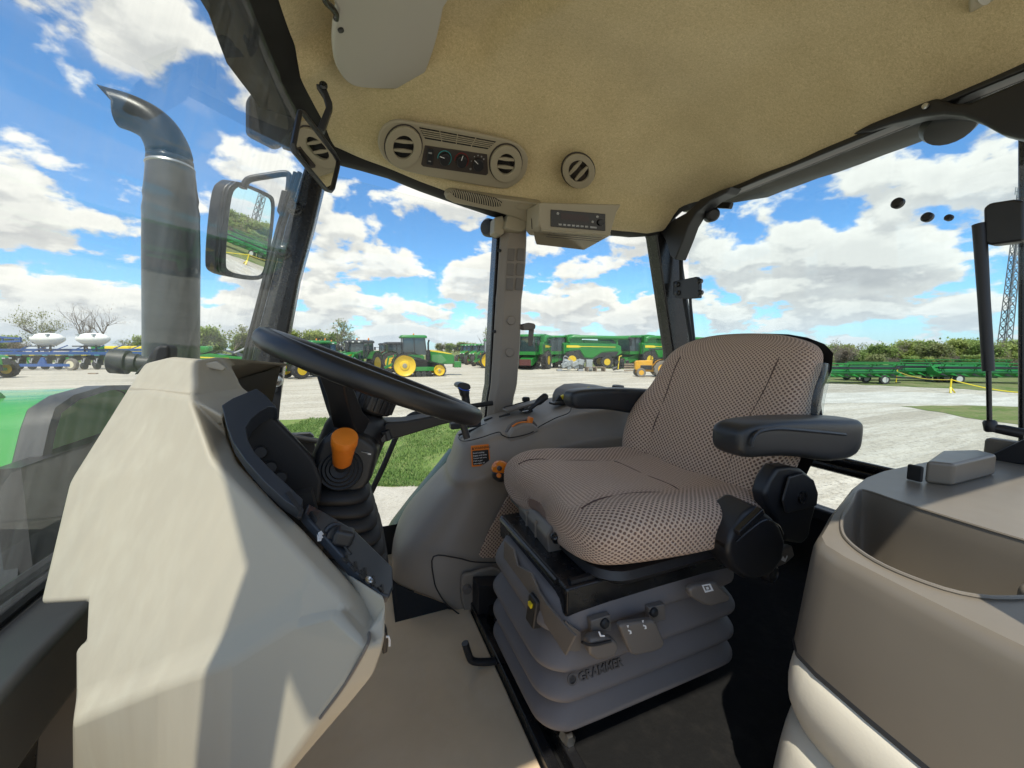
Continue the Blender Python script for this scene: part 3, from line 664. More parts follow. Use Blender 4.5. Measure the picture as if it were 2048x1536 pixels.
bm = newbm(); box(bm, c + ax * .020 + V(.006, 0, 0), (.022, .020, .019), Matrix.Rotation(.4, 3, 'Y')); DASH.part('knob_grip', bm, BLACK, sp_, bevel=.005)
bm = newbm(); tube(bm, [PBv.p(686, 1088, .012), PBv.p(702, 1108, .012)], .0014, 6); DASH.part('wire_stalk', bm, BLACK, sp_)

# ================================================================== STEERING COLUMN
wc = QY(752, 768, .72); tl = (QY(972, 842, .70) - QY(518, 674, .70)).normalized(); wn = V(-tl.z, 0, tl.x).normalized()
if wn.z < 0: wn = -wn
wc = wc + wn * .010
STC = Thing('steering_column', 'black steering wheel and tilt column with rubber bellows beside the beige dashboard', 'steering wheel', QY(690, 1180, .70))
R0, r0 = .181, .0150
side = V(0, 1, 0); rows_ = []
for i in range(72):
    a = 2 * math.pi * i / 72; d = tl * math.cos(a) + side * math.sin(a); row = []
    for j in range(16):
        b = 2 * math.pi * j / 16
        rr = r0 * (1 + (.07 * abs(math.sin(a * 14)) if math.sin(b) < -.1 else 0))      # finger grips under the rim
        row.append(wc + d * (R0 + rr * math.cos(b)) + wn * rr * math.sin(b) * 1.05)
    rows_.append(row)
bm = newbm(); quad_grid(bm, rows_ + [rows_[0]], True); bmesh.ops.remove_doubles(bm, verts=bm.verts, dist=1e-5)
WHEELM = mat('black polyurethane wheel', (.014, .014, .015), .38, bump=(700, .18))
whl = STC.part('wheel_rim', bm, WHEELM, smooth=180)
hub = wc - wn * .112
def spoke(ang, w0, w1):
    d = tl * math.cos(ang) + side * math.sin(ang); s = d.cross(wn)
    a, b = hub + d * .035 + wn * .028, wc + d * (R0 - .004) - wn * .008
    m1 = lerp(a, b, .25) - wn * .004
    rings = []
    for p, w, h in ((a, w0, .036), (m1, w0 * .8, .032), (lerp(a, b, .7), w1, .024), (b, w1 * 1.1, .018)):
        rings.append([p + s * w / 2 + wn * h / 2, p - s * w / 2 + wn * h / 2, p - s * w / 2 - wn * h / 2, p + s * w / 2 - wn * h / 2])
    bm = newbm(); loft(bm, rings); return bm
for a in (rad(248), rad(8), rad(128)): STC.part('spoke', spoke(a, .052, .034), BLACK, whl, bevel=.004)
bm = newbm(); lathe(bm, [(.046, -.075), (.05, -.06), (.052, -.02), (.052, .012), (.046, .035), (.036, .05), (.03, .052)], hub, wn, 32); STC.part('hub', bm, BLACK, whl, smooth=50)
kc = hub + wn * .072
bm = newbm(); lathe(bm, [(.030, -.02), (.040, -.016), (.043, -.012), (.043, .014), (.040, .018), (.02, .020), (.0, .020)], kc, wn, 40); kn = STC.part('tilt_knob', bm, BLACK)
s_, t_ = frame_of(wn)
for i in range(24):
    a = 2 * math.pi * i / 24; d = s_ * math.cos(a) + t_ * math.sin(a)
    bm = newbm(); beam(bm, kc + d * .0435 - wn * .012, kc + d * .0435 + wn * .013, .006, .004, d); STC.part('knurl', bm, BLACK, kn, bevel=.001)
# column head with the shuttle lever
head = [(640, 880), (664, 866), (726, 872), (752, 892), (755, 905), (742, 958), (730, 978), (705, 990), (660, 985), (625, 965), (620, 950), (630, 905)]
bm = newbm(); prism(bm, [QY(u, v, .645) for u, v in head], (.02, .13, 0)); hd = STC.part('column_head', bm, BLACK, bevel=.016, bseg=4)
c = QY(681, 938, .643); ax = V(-.05, -1, .25).normalized()
for r_, h in ((.033, .004), (.027, .008), (.021, .012), (.015, .015)):
    bm = newbm(); lathe(bm, [(r_, -.006), (r_, h - .003), (r_ - .002, h), (r_ - .005, h - .001), (.001, h - .002)], c, ax, 28); STC.part('boot_ring', bm, RUBBER, hd)
kt = QY(690, 872, .585); kb_ = QY(684, 926, .622); d = (kt - kb_).normalized()
bm = newbm(); tube(bm, [c, kb_], .010, 10); STC.part('lever_stalk', bm, BLACK, hd)
L0 = (kt - kb_).length
bm = newbm(); lathe(bm, [(.001, -.003), (.011, 0), (.0135, .004), (.0150, L0 * .45), (.0167, L0 * .68), (.0171, L0 * .72), (.0179, L0 * .75), (.0179, L0 * .95), (.0168, L0 * .985), (.0158, L0 * .99), (.001, L0 * 1.0)], kb_, d, 28); STC.part('shuttle_knob', bm, ORANGE, hd, smooth=32, label='orange shuttle lever knob')
bm = newbm(); prism(bm, [QY(u, v, .648) for u, v in ((722, 902), (742, 906), (741, 908), (735, 907), (737, 905.5))], (0, -.006, 0)); STC.part('lever_mark', bm, WHITEP, hd, smooth=0)
bm = newbm(); tube(bm, [QY(770, 862, .68), QY(776, 880, .68)], .008, 8); prism(bm, [QY(u, v, .67) for u, v in ((762, 878), (770, 868), (772, 882), (764, 885))], (0, .01, 0)); STC.part('tilt_tab', bm, BLACK, hd)
# stalks towards the console
bm = newbm(); tube(bm, bez([QY(u, v, .74) for u, v in ((925, 845), (930, 862), (934, 876))], 3), .007, 8); STC.part('stalk', bm, BLACK)
# rubber bellows
bt, bb = [(598, 968), (752, 990)], [(652, 1120), (778, 1162)]
n = 7
for i in range(n):
    t = i / (n - 1)
    ul, vl = lerp(598, 640, t), lerp(985, 1125, t); ur, vr = lerp(742, 778, min(1, t * 1.25)), lerp(988, 1150, t)
    w = 1 + .0 * t; yn, yf = lerp(.625, .60, t), lerp(.80, .84, t)
    a, b_ = QY(ul, vl, (yn + .70) / 2), QY(ur, vr, (yn + .70) / 2)
    cx_, cz_ = (a.x + b_.x) / 2, (a.z + b_.z) / 2; wx = (b_ - a).length; tilt = math.atan2(b_.z - a.z, b_.x - a.x)
    rings = []
    rot = Matrix.Rotation(-tilt, 3, 'Y')
    for hgt, k in ((-.016, .84), (-.010, .92), (-.004, 1.0), (.002, 1.0), (.008, .92), (.014, .84)):
        rings.append([V(cx_, (yn + yf) / 2, cz_) + rot @ V(x, y, hgt) for x, y in rrect(wx * k, (yf - yn) * k, .045 * k, 5)])
    bm = newbm(); loft(bm, rings); STC.part('bellows_fold', bm, RUBBER, smooth=180, subd=1)
bm = newbm(); loft(bm, [[V(*p) for p in [(QY(u, v, y)) for u, v, y in ((655, 975, .66), (722, 985, .66), (722, 985, .76), (655, 975, .76))]], [QY(u, v, y) for u, v, y in ((705, 1200, .65), (750, 1200, .65), (750, 1200, .80), (705, 1200, .80))]]); STC.part('column_core', bm, RUBBER, bevel=.01)
# ================================================================== RIGHT CONSOLE
CON = Thing('side_console', 'taupe plastic side console with levers running along beside the right window', 'side console', (.65, 1.15, FLZ))
def resample(pts, m):
    L_ = [0]
    for a, b in zip(pts, pts[1:]): L_.append(L_[-1] + (Vector(b) - Vector(a)).length)
    out = []
    for i in range(m):
        s = L_[-1] * i / (m - 1)
        for k in range(len(pts) - 1):
            if s <= L_[k + 1] + 1e-9:
                t = (s - L_[k]) / max(L_[k + 1] - L_[k], 1e-9); out.append(lerp(Vector(pts[k]), Vector(pts[k + 1]), t)); break
    return out
M = 26
r_far = resample([QY(u, v, 1.36) for u, v in ((925, 866), (978, 828), (1007, 816), (1058, 801), (1105, 795), (1160, 788), (1300, 780), (1420, 776))], M)
r_edge = resample(bez([QY(u, v, y) for u, v, y in ((918, 880, 1.16), (928, 886, 1.07), (958, 880, 1.045), (1000, 866, 1.04), (1075, 856, 1.04), (1140, 828, 1.05), (1260, 808, 1.06), (1430, 790, 1.06))], 6), M)
r_lip = [p + V(0, -.012, -.008) for p in r_edge]; r_lip[0] = r_edge[0] + V(-.012, -.004, -.008); r_lip[1] = r_edge[1] + V(-.010, -.008, -.008)
r_mid = resample(bez([QY(u, v, y) for u, v, y in ((902, 932, 1.15), (915, 945, 1.05), (955, 944, 1.015), (1023, 918, 1.005), (1105, 886, 1.005), (1187, 865, 1.01), (1259, 860, 1.01), (1440, 850, 1.01))], 6), M)
r_rib = resample(bez([QY(u, v, y) for u, v, y in ((893, 940, 1.15), (908, 960, 1.03), (955, 955, .99), (1023, 929, .985), (1105, 897, .985), (1187, 876, .985), (1259, 870, .985), (1440, 864, .985))], 6), M)
r_rib2 = [p + V(0, .004, -.022) for p in r_rib]
r_b1 = resample(bez([QY(u, v, y) for u, v, y in ((868, 975, 1.16), (890, 985, 1.05), (945, 985, 1.0), (1023, 965, 1.0), (1105, 935, 1.0), (1187, 915, 1.0), (1259, 905, 1.0), (1440, 895, 1.0))], 6), M)
r_b2 = resample(bez([QY(u, v, y) for u, v, y in ((815, 1040, 1.14), (850, 1050, 1.03), (905, 1055, .985), (1000, 1050, .985), (1100, 1040, .985), (1200, 1030, .985), (1300, 1020, .985), (1480, 1000, .985))], 6), M)
r_b3 = resample(bez([QY(u, v, y) for u, v, y in ((779, 1098, 1.10), (800, 1112, 1.0), (862, 1120, .955), (960, 1115, .955), (1100, 1100, .96), (1200, 1090, .96), (1300, 1080, .96), (1480, 1060, .96))], 6), M)
r_b4 = resample(bez([QY(u, v, y) for u, v, y in ((781, 1160, 1.06), (800, 1178, .985), (850, 1197, .945), (902, 1217, .93), (948, 1256, .925), (1060, 1256, .925), (1250, 1250, .93), (1480, 1230, .93))], 6), M)
r_b5 = [p + V(0, .03, -.004) for p in r_b4]
rows_ = [r_far, r_edge, r_lip, r_mid, r_rib, r_rib2, r_b1, r_b2, r_b3, r_b4, r_b5]
# round the front end: extra columns curling outward to the window side
rows2 = []
for i, r in enumerate(rows_):
    e = r[0]; rows2.append([V(e.x + .06, 1.37, e.z - (.01 if i else 0)), V(e.x + .02, lerp(e.y, 1.37, .5), e.z)] + r) if i else rows2.append([r[0] + V(.06, .0, -.01), r[0] + V(.02, 0, 0)] + r)
bm = newbm(); quad_grid(bm, rows2)
body = CON.part('console_body', bm, TAUPE, smooth=180, subd=2)
# black line of the top plate, and the plate
pl = bez([QY(u, v, y) for u, v, y in ((930, 866, 1.30), (917, 876, 1.18), (927, 884, 1.08), (958, 878, 1.055), (996, 866, 1.055), (1004, 872, 1.035), (1022, 877, 1.02), (1060, 868, 1.02), (1078, 855, 1.045), (1110, 838, 1.06), (1137, 827, 1.065), (1143, 812, 1.12))], 5)
bm = newbm(); tube(bm, [p + V(0, -.002, .003) for p in pl], .0016, 6); CON.part('plate_gap', bm, RUBBER)
# slots
for a, b_, y in (((928, 884), (977, 863), 1.13), ((917, 873), (975, 850), 1.22), ((998, 836), (1020, 830), 1.2), ((1007, 823), (1062, 808), 1.27), ((1008, 818), (1058, 804), 1.31), ((968, 843), (985, 838), 1.27)):
    bm = newbm(); p, q = QY(*a, y), QY(*b_, y); beam(bm, p + V(0, 0, .004), q + V(0, 0, .004), .009, .006); CON.part('lever_slot', bm, RUBBER, bevel=.002)
bm = newbm(); p, q = QY(1010, 822, 1.22), QY(1078, 803, 1.22); beam(bm, p + V(0, 0, .002), q + V(0, 0, .002), .05, .008); CON.part('slot_surround', bm, TAUPE2, bevel=.003)
# hand-throttle dome with its orange pointer
dome = [(1011, 878), (1012, 866), (1022, 851), (1040, 843), (1058, 842), (1070, 850), (1073, 857), (1055, 866), (1035, 875), (1018, 881)]
bm = newbm(); prism(bm, [QY(u, v, 1.045) for u, v in dome], (.0, -.022, -.004)); CON.part('throttle_dome', bm, TAUPE, bevel=.006, bseg=3)
arc = [(1012, 866), (1019, 853), (1034, 843), (1050, 839.5), (1062, 841), (1072, 852)]
bm = newbm(); tube(bm, bez([QY(u, v, 1.055) for u, v in arc], 4), .005, 8); CON.part('throttle_rim', bm, TAUPE2)
bm = newbm(); tube(bm, bez([QY(u, v, 1.035) for u, v in ((1024, 853), (1036, 846), (1050, 844), (1060, 845.5))], 4), .0025, 6); CON.part('orange_arc', bm, ORANGE)
bm = newbm(); prism(bm, [QY(u, v, 1.03) for u, v in ((1060, 834), (1068, 836), (1064, 851), (1056, 849))], (0, .016, 0)); CON.part('throttle_tab', bm, ORANGE, bevel=.002)
bm = newbm(); prism(bm, [QY(u, v, 1.04) for u, v in ((1064, 847), (1073, 853), (1073, 857), (1062, 850))], (0, .01, 0)); CON.part('throttle_gap', bm, RUBBER)
# levers
def lever(base, tip, r_, y, head=None, material=BLACK):
    a, b_ = QY(*base, y), QY(*tip, y); bm = newbm(); d = (b_ - a)
    tube(bm, [a - d * .1, a, a + d * .35, a + d * .5, a + d * .9, b_], [r_ * .5, r_ * .5, r_ * .6, r_, r_ * 1.05, r_ * .6], 12); return bm
CON.part('lever', lever((1060, 818), (1094, 790), .0125, 1.18), BLACK, smooth=60)
bm = newbm(); lathe(bm, [(.008, -.03), (.009, -.006), (.014, -.004), (.015, .006), (.011, .011), (.001, .012)], QY(1052, 800, 1.28), (0, 0, 1), 10); CON.part('lever', bm, BLACK)
bm = newbm(); prism(bm, [QY(u, v, 1.18) for u, v in ((1048, 821), (1052, 816), (1064, 817), (1067, 823), (1062, 826), (1050, 826))], (0, .05, 0)); CON.part('rocker_switch', bm, BLACK, bevel=.002)
bm = newbm(); tube(bm, [QY(1045, 823, 1.179), QY(1060, 820, 1.179)], .0015, 5); CON.part('switch_mark', bm, WHITEP)
for sgn, m_ in ((0, BLACK), (1, YELLOW)):
    bm = newbm(); prism(bm, [QY(u + 6 * sgn, v, 1.2 + .02 * sgn) for u, v in (((1111, 803), (1120, 790), (1128, 803)) if not sgn else ((1114, 795), (1122, 789), (1125, 799), (1117, 799)))], (0, .012, 0)); CON.part('rocker_switch', bm, m_, bevel=.001)
bm = newbm(); box(bm, QY(1120, 806, 1.21) , (.07, .04, .008)); CON.part('switch_base', bm, BLACK, bevel=.002)
# tall loader lever with a blue ring, beyond the wheel
bm = newbm(); tube(bm, bez([QY(u, v, 1.24) for u, v in ((934, 838), (933, 815), (931, 795), (928, 782), (926, 774))], 4), [.0125] * 5 + [.0135] * 5 + [.0165] * 6 + [.019], 14); lv = CON.part('joystick', bm, BLACK, smooth=60)
bm = newbm(); prism(bm, smooth_loop([QY(u, v, 1.215) for u, v in ((915, 771), (920, 766), (932, 766), (940, 770), (941, 778), (930, 780), (918, 776))], 3), (0, .05, 0)); CON.part('joystick_head', bm, BLACK, lv, bevel=.006)
bm = newbm(); tube(bm, bez([QY(u, v, 1.213) for u, v in ((917, 775), (926, 780), (940, 781))], 4), .0018, 6); CON.part('blue_ring', bm, BLUEP, lv)
bm = newbm(); beam(bm, QY(900, 852, 1.2), QY(960, 846, 1.2), .03, .02); CON.part('joystick_base', bm, BLACK, bevel=.004)
# rear pod with the cap and the yellow ring
pod = [(1140, 800), (1147, 786), (1165, 776), (1195, 774), (1228, 777), (1250, 783), (1268, 793), (1280, 830), (1140, 830)]
bm = newbm(); prism(bm, [QY(u, v, 1.17) for u, v in pod], (0, .14, .004)); CON.part('rear_pod', bm, TAUPE2, bevel=.012, bseg=3)
bm = newbm(); lathe(bm, [(.022, -.012), (.024, 0), (.022, .008), (.001, .011)], QY(1236, 775, 1.24), (0, -.1, 1), 18); CON.part('socket_cap', bm, BLACK)
bm = newbm(); lathe(bm, [(.012, 0), (.012, .004), (.008, .005), (.008, .002)], QY(1177, 780.5, 1.168), (0, -1, .4), 16); CON.part('yellow_ring', bm, YELLOW)
# warning label
n_ = V(0, -1, 0)
st = [QY(u, v, 1.018) for u, v in ((941, 891), (977, 887), (981, 931), (943, 934))]
c0 = r_mid[3]
def on_body(u, v, y=1.016): return QY(u, v, y)
lab = [on_body(u, v) for u, v in ((941.5, 891.5), (977, 888), (981, 930.5), (943.5, 933.5))]
bm = newbm(); prism(bm, lab, (0, -.0012, 0)); wl = CON.part('warning_label', bm, ORANGE, smooth=0)
bm = newbm(); prism(bm, [on_body(u, v, 1.0146) for u, v in ((944.5, 902), (976.6, 899), (978.6, 927.5), (946, 930.5))], (0, -.0006, 0)); CON.part('label_field', bm, mat('black print', (.01, .01, .01), .5), wl, smooth=0)
rt = on_body(977, 888) - on_body(941.5, 891.5); upv = on_body(941.5, 891.5) - on_body(943.5, 933.5)
W0 = rt.length; H0 = upv.length
def label_line(t, fx, fy, size, m_):
    o = on_body(943.5, 933.5, 1.0135) + rt * fx + upv * fy; return text_bm(t, size, o, rt, upv, .0002, bold=.0)
bm = newbm(); o = on_body(943.5, 933.5, 1.0142)
prism(bm, [o + rt * .05 + upv * .80, o + rt * .17 + upv * .80, o + rt * .11 + upv * .93], (0, -.0005, 0)); CON.part('warning_triangle', bm, MATS['black print'], wl, smooth=0)
CON.part('label_text', label_line('WARNING', .19, .80, W0 * .185, 0), MATS['black print'], wl, smooth=0)
for i, t in enumerate(('Avoid crushing', 'Engage park brake', 'Tractor will move', 'if left in gear', 'with engine off')):
    CON.part('label_text', label_line(t, .10, .60 - i * .125, W0 * .105, 0), WHITEP, wl, smooth=0)
# orange two-button handle in front of the seat
hc = QY(1000, 940, .93); bm = newbm()
bmesh.ops.create_uvsphere(bm, u_segments=24, v_segments=14, radius=.026); 
for v in bm.verts: v.co = Vector((v.co.x * 1.0 + .25 * v.co.z * 0, v.co.y * .8, v.co.z * .8)) 
bmesh.ops.rotate(bm, verts=bm.verts, cent=(0, 0, 0), matrix=Matrix.Rotation(.35, 3, 'Y')); bmesh.ops.translate(bm, verts=bm.verts, vec=hc + V(.002, 0, .004))
HB = CON.part('handle_top', bm, mat('glossy orange plastic', (.75, .2, .01), .18, coat=.5), smooth=180, label='orange top of the two-button handle')
bm = newbm(); bmesh.ops.create_uvsphere(bm, u_segments=24, v_segments=14, radius=.0255)
for v in bm.verts: v.co = Vector((v.co.x, v.co.y * .82, v.co.z * .75 - .004))
bmesh.ops.rotate(bm, verts=bm.verts, cent=(0, 0, 0), matrix=Matrix.Rotation(.35, 3, 'Y')); bmesh.ops.translate(bm, verts=bm.verts, vec=hc + V(.003, -.0015, -.0085)); CON.part('handle_bottom', bm, BLACK, HB, smooth=180)
bm = newbm(); tube(bm, [hc + V(.012, .0, -.012), QY(1040, 990, .95)], [.016, .012], 10); CON.part('handle_stem', bm, BLACK, HB)
for (u, v), m_, r_ in (((999, 937), BLACK, .0065), ((998, 951), ORANGE, .006)):
    bm = newbm(); lathe(bm, [(r_, -.004), (r_, .0015), (r_ * .6, .003), (.0003, .003)], QY(u, v, .9065), (-.1, -1, .1), 14); CON.part('button', bm, m_, HB)
# woven inserts
def weave_mat(name='brown dotted weave', s=.0072, c0=(.64, .475, .36), c1=(.19, .118, .088), uvname=True):
    m = mat(name, c0, .9, spec=.15); nt = m.node_tree; N = nt.nodes; L = nt.links; b = N['Principled BSDF']; b.inputs['Sheen Weight'].default_value = .15
    tc = N.new('ShaderNodeTexCoord'); mp = N.new('ShaderNodeMapping'); mp.inputs['Scale'].default_value = (1 / s, 1 / s * .92, 1 / s); mp.inputs['Rotation'].default_value = (0, 0, rad(45)); L.new(tc.outputs['UV'], mp.inputs[0])
    no = N.new('ShaderNodeTexNoise'); L.new(mp.outputs[0], no.inputs['Vector']); no.inputs['Scale'].default_value = 2.2; no.inputs['Detail'].default_value = 2
    ad = N.new('ShaderNodeMix'); ad.data_type = 'VECTOR'; ad.inputs[0].default_value = .09; L.new(mp.outputs[0], ad.inputs[4]); 
    va = N.new('ShaderNodeVectorMath'); va.operation = 'MULTIPLY_ADD'; L.new(no.outputs[1], va.inputs[0]); va.inputs[1].default_value = (.22, .22, .22); L.new(mp.outputs[0], va.inputs[2])
    vo = N.new('ShaderNodeTexVoronoi'); vo.voronoi_dimensions = '2D'; vo.inputs['Randomness'].default_value = 0; vo.inputs['Scale'].default_value = 1; L.new(va.outputs[0], vo.inputs['Vector'])
    mr = N.new('ShaderNodeMapRange'); mr.interpolation_type = 'SMOOTHSTEP'; L.new(vo.outputs['Distance'], mr.inputs[0]); mr.inputs[1].default_value = .24; mr.inputs[2].default_value = .42
    # finer ribbed cloth on the centre panels
    at = N.new('ShaderNodeAttribute'); at.attribute_name = 'panel'
    m3 = N.new('ShaderNodeMapping'); m3.inputs['Scale'].default_value = (1 / .0052, 1 / .009, 1); L.new(tc.outputs['UV'], m3.inputs[0])
    v2 = N.new('ShaderNodeTexVoronoi'); v2.voronoi_dimensions = '2D'; v2.inputs['Randomness'].default_value = .12; v2.inputs['Scale'].default_value = 1; L.new(m3.outputs[0], v2.inputs['Vector'])
    r2 = N.new('ShaderNodeMapRange'); r2.interpolation_type = 'SMOOTHSTEP'; L.new(v2.outputs['Distance'], r2.inputs[0]); r2.inputs[1].default_value = .18; r2.inputs[2].default_value = .46; r2.inputs[3].default_value = .28
    pm = N.new('ShaderNodeMix'); L.new(at.outputs['Fac'], pm.inputs[0]); L.new(mr.outputs[0], pm.inputs[2]); L.new(r2.outputs[0], pm.inputs[3])
    class _o: outputs = [pm.outputs[0]]
    mr = _o
    mx = N.new('ShaderNodeMix'); mx.data_type = 'RGBA'; L.new(mr.outputs[0], mx.inputs[0]); mx.inputs[6].default_value = (*c1, 1); mx.inputs[7].default_value = (*c0, 1)
    fi = N.new('ShaderNodeTexNoise'); L.new(mp.outputs[0], fi.inputs['Vector']); fi.inputs['Scale'].default_value = 5; fi.inputs['Detail'].default_value = 3
    m2 = N.new('ShaderNodeMix'); m2.data_type = 'RGBA'; m2.blend_type = 'OVERLAY'; m2.inputs[0].default_value = .35; L.new(mx.outputs[2], m2.inputs[6]); L.new(fi.outputs[0], m2.inputs[7]); L.new(m2.outputs[2], b.inputs['Base Color'])
    hh = N.new('ShaderNodeMath'); hh.operation = 'ADD'; L.new(mr.outputs[0], hh.inputs[0]); L.new(fi.outputs[0], hh.inputs[1])
    bp = N.new('ShaderNodeBump'); bp.inputs['Strength'].default_value = .8; bp.inputs['Distance'].default_value = .0016; L.new(hh.outputs[0], bp.inputs['Height']); L.new(bp.outputs[0], b.inputs['Normal'])
    return m
WEAVE = weave_mat()
def flat_uv(bm, ax=(0, 2)):
    lay = bm.loops.layers.uv.verify()
    for f in bm.faces:
        for lp in f.loops: lp[lay].uv = (lp.vert.co[ax[0]], lp.vert.co[ax[1]])
bm = newbm(); prism(bm, [QY(u, v, .962) for u, v in ((1018, 985), (1060, 990), (1060, 1112), (962, 1116), (957, 1108), (975, 1065))], (0, -.004, 0)); flat_uv(bm); CON.part('fabric_insert', bm, WEAVE, bevel=.003)
bm = newbm(); prism(bm, [QY(u, v, 1.008) for u, v in ((1140, 920), (1170, 906), (1205, 903), (1216, 908), (1212, 920), (1190, 930))], (0, -.008, 0)); flat_uv(bm); CON.part('fabric_insert', bm, WEAVE, bevel=.003)
bm = newbm(); prism(bm, [QY(u, v, .99) for u, v in ((1196, 912), (1208, 906), (1216, 918), (1214, 930), (1190, 925))], (0, -.01, 0)); CON.part('buckle', bm, BLACK, bevel=.002)
bm = newbm(); prism(bm, [QY(u, v, .989) for u, v in ((1180, 916), (1208, 905), (1210, 909), (1185, 920))], (0, -.012, 0)); CON.part('buckle_button', bm, REDP, bevel=.002)
# access flap seam, cut-out and strap clip at the foot of the console
bm = newbm(); tube(bm, bez([QY(u, v, y) for u, v, y in ((1000, 1125, .944), (950, 1124, .944), (915, 1116, .946), (867, 1113, .946), (868, 1160, .945), (876, 1183, .944), (895, 1210, .93), (935, 1240, .915))], 4), .0018, 6); CON.part('flap_seam', bm, RUBBER)
bm = newbm(); prism(bm, smooth_loop([QY(u, v, .94) for u, v in ((922, 1150), (940, 1142), (1000, 1138), (1000, 1250), (945, 1240), (926, 1215), (920, 1185))], 3), (0, -.012, 0)); CON.part('flap_boss', bm, TAUPE, bevel=.005)
bm = newbm(); prism(bm, [QY(u, v, .925) for u, v in ((945, 1152), (1010, 1150), (1010, 1262), (944, 1262))], (0, -.05, 0)); CON.part('black_box', bm, BLACK, bevel=.003)
bm = newbm(); lathe(bm, [(.012, -.01), (.012, .006), (.009, .010), (.001, .01)], QY(934, 1178, .925), (0, -1, 0), 14); CON.part('knob', bm, TAUPE2)
bm = newbm(); tube(bm, bez([QY(u, v, .74) for u, v in ((930, 1286), (936, 1305), (943, 1320), (960, 1324), (1000, 1322))], 5), .0078, 10); CON.part('hook_lever', bm, BLACK)

bm = newbm(); k0 = [p + V(0, .012, 0) for p in rows2[9]]; quad_grid(bm, [k0, [V(p.x, .95 + .012 * (i == 0), FLZ) for i, p in enumerate(k0)]]); CON.part('kick_panel', bm, CARPET)
bm = newbm(); quad_grid(bm, [[V(x, 1.29, z) for x in (-.42, -.1, .3)] for z in (FLZ, -.58)]); CON.part('kick_panel', bm, CARPET)
# ================================================================== OPERATOR SEAT
SEAT = Thing('operator_seat', 'operator seat in brown dotted fabric with black armrests on a grey bellows base', 'tractor seat', (.5, .67, FLZ))
def sup(a, n): c = math.cos(a); s = math.sin(a); return math.copysign(abs(c) ** (2 / n), c), math.copysign(abs(s) ** (2 / n), s)
NS = 48
# cushion: rings run front to back
rows_ = []
for x, w, zc, h, lob in ((.326, .03, -.330, .012, 0), (.330, .12, -.328, .026, 0), (.338, .185, -.325, .036, 0), (.352, .213, -.321, .044, .2), (.375, .226, -.317, .050, .5), (.41, .233, -.316, .053, .8), (.46, .237, -.319, .052, 1), (.52, .238, -.324, .050, 1), (.58, .236, -.329, .048, 1), (.64, .232, -.332, .047, 1), (.70, .226, -.333, .048, 1), (.76, .215, -.330, .050, .8), (.80, .18, -.328, .045, .4), (.815, .10, -.328, .03, 0), (.82, .03, -.328, .01, 0)):
    row = []
    for k in range(NS):
        a = 2 * math.pi * k / NS; cy_, cz_ = sup(a, 3.0)
        y = w * cy_; z = h * cz_
        if cz_ > 0:
            q = abs(y) / .24
            z += lob * (.020 * sstep(.5, .85, q) - .010 * sstep(.55, 0, q)) - .006 * lob * math.exp(-((abs(y) - .118) / .012) ** 2)
            z += .0025 * mnoise.noise((x * 9, y * 9, 1))
        xo = .022 * sstep(.10, .0, abs(y)) * sstep(.42, .33, x)          # the nose is hollowed where the adjuster sits
        row.append(V(x + xo, .695 + y, zc + z))
    rows_.append(row)
from mathutils.bvhtree import BVHTree
def set_panel(bm, fn):
    lay = bm.verts.layers.float.new('panel')
    for v in bm.verts: v[lay] = fn(v.co)
THREAD = mat('brown thread', (.10, .06, .05), .9)
bm = newbm(); loft(bm, rows_, True, True); set_panel(bm, lambda p: 1.0 if abs(p.y - .695) < .122 and p.x > .35 and p.z > -.32 else 0.0)
bv = BVHTree.FromBMesh(bm); cu_ = SEAT.part('seat_cushion', bm, WEAVE, smooth=180, subd=2)
def seam_on(bv, pts, d, lift=.0005):
    out = []
    for p in pts:
        h = bv.ray_cast(p, d)
        if h[0] is not None: out.append(h[0] - d * lift)
    return out
for sg in (-1, 1):
    pts = seam_on(bv, [V(x, .695 + sg * (.118 + .02 * sstep(.5, .36, x)), 0) for x in [.36 + .02 * i for i in range(19)]], V(0, 0, -1), -.0003)
    bm = newbm(); tube(bm, bez(pts, 2), .0017, 6); SEAT.part('seam', bm, THREAD, cu_)
pts = seam_on(bv, [V(.60 + .02 * math.cos((y - .695) * 9), y, 0) for y in [.585 + .0125 * i for i in range(18)]], V(0, 0, -1), -.0003)
bm = newbm(); tube(bm, bez(pts, 2), .0014, 6); SEAT.part('seam', bm, THREAD, cu_)
# backrest: rings run upward, leaning back
rows_ = []
wt = [(-.345, .12), (-.335, .18), (-.30, .208), (-.26, .226), (-.2, .232), (-.15, .224), (-.115, .209), (-.08, .203), (-.045, .206), (-.01, .198), (.01, .175), (.025, .135), (.034, .09), (.038, .03)]
for z, w in wt:
    xf = lerp(.716, .885, (z + .33) / .365) + (.02 if z < -.33 else 0) + .018 * sstep(-.03, .04, z) - .012 * math.exp(-((z + .2) / .07) ** 2)
    th = .075 - .05 * sstep(.0, .04, z) - .03 * sstep(-.32, -.345, z)
    row = []
    for k in range(NS):
        a = 2 * math.pi * k / NS; cy_, cx_ = sup(a, 3.2)
        y = w * cy_; q = abs(y) / .235
        x = xf + th / 2 - cx_ * th / 2
        if cx_ > 0:
            bol = sstep(.45, .85, q) * sstep(.03, -.07, z) * (.55 + .45 * sstep(-.10, -.16, z))
            x -= .032 * bol; x += .006 * math.exp(-((abs(y) - .115) / .010) ** 2) * sstep(-.06, -.12, z)
        row.append(V(x, .70 + y, z))
    rows_.append(row)
bm = newbm(); loft(bm, rows_, True, True); set_panel(bm, lambda p: 0.0); bvb = BVHTree.FromBMesh(bm); bk = SEAT.part('backrest', bm, WEAVE, smooth=180, subd=2)
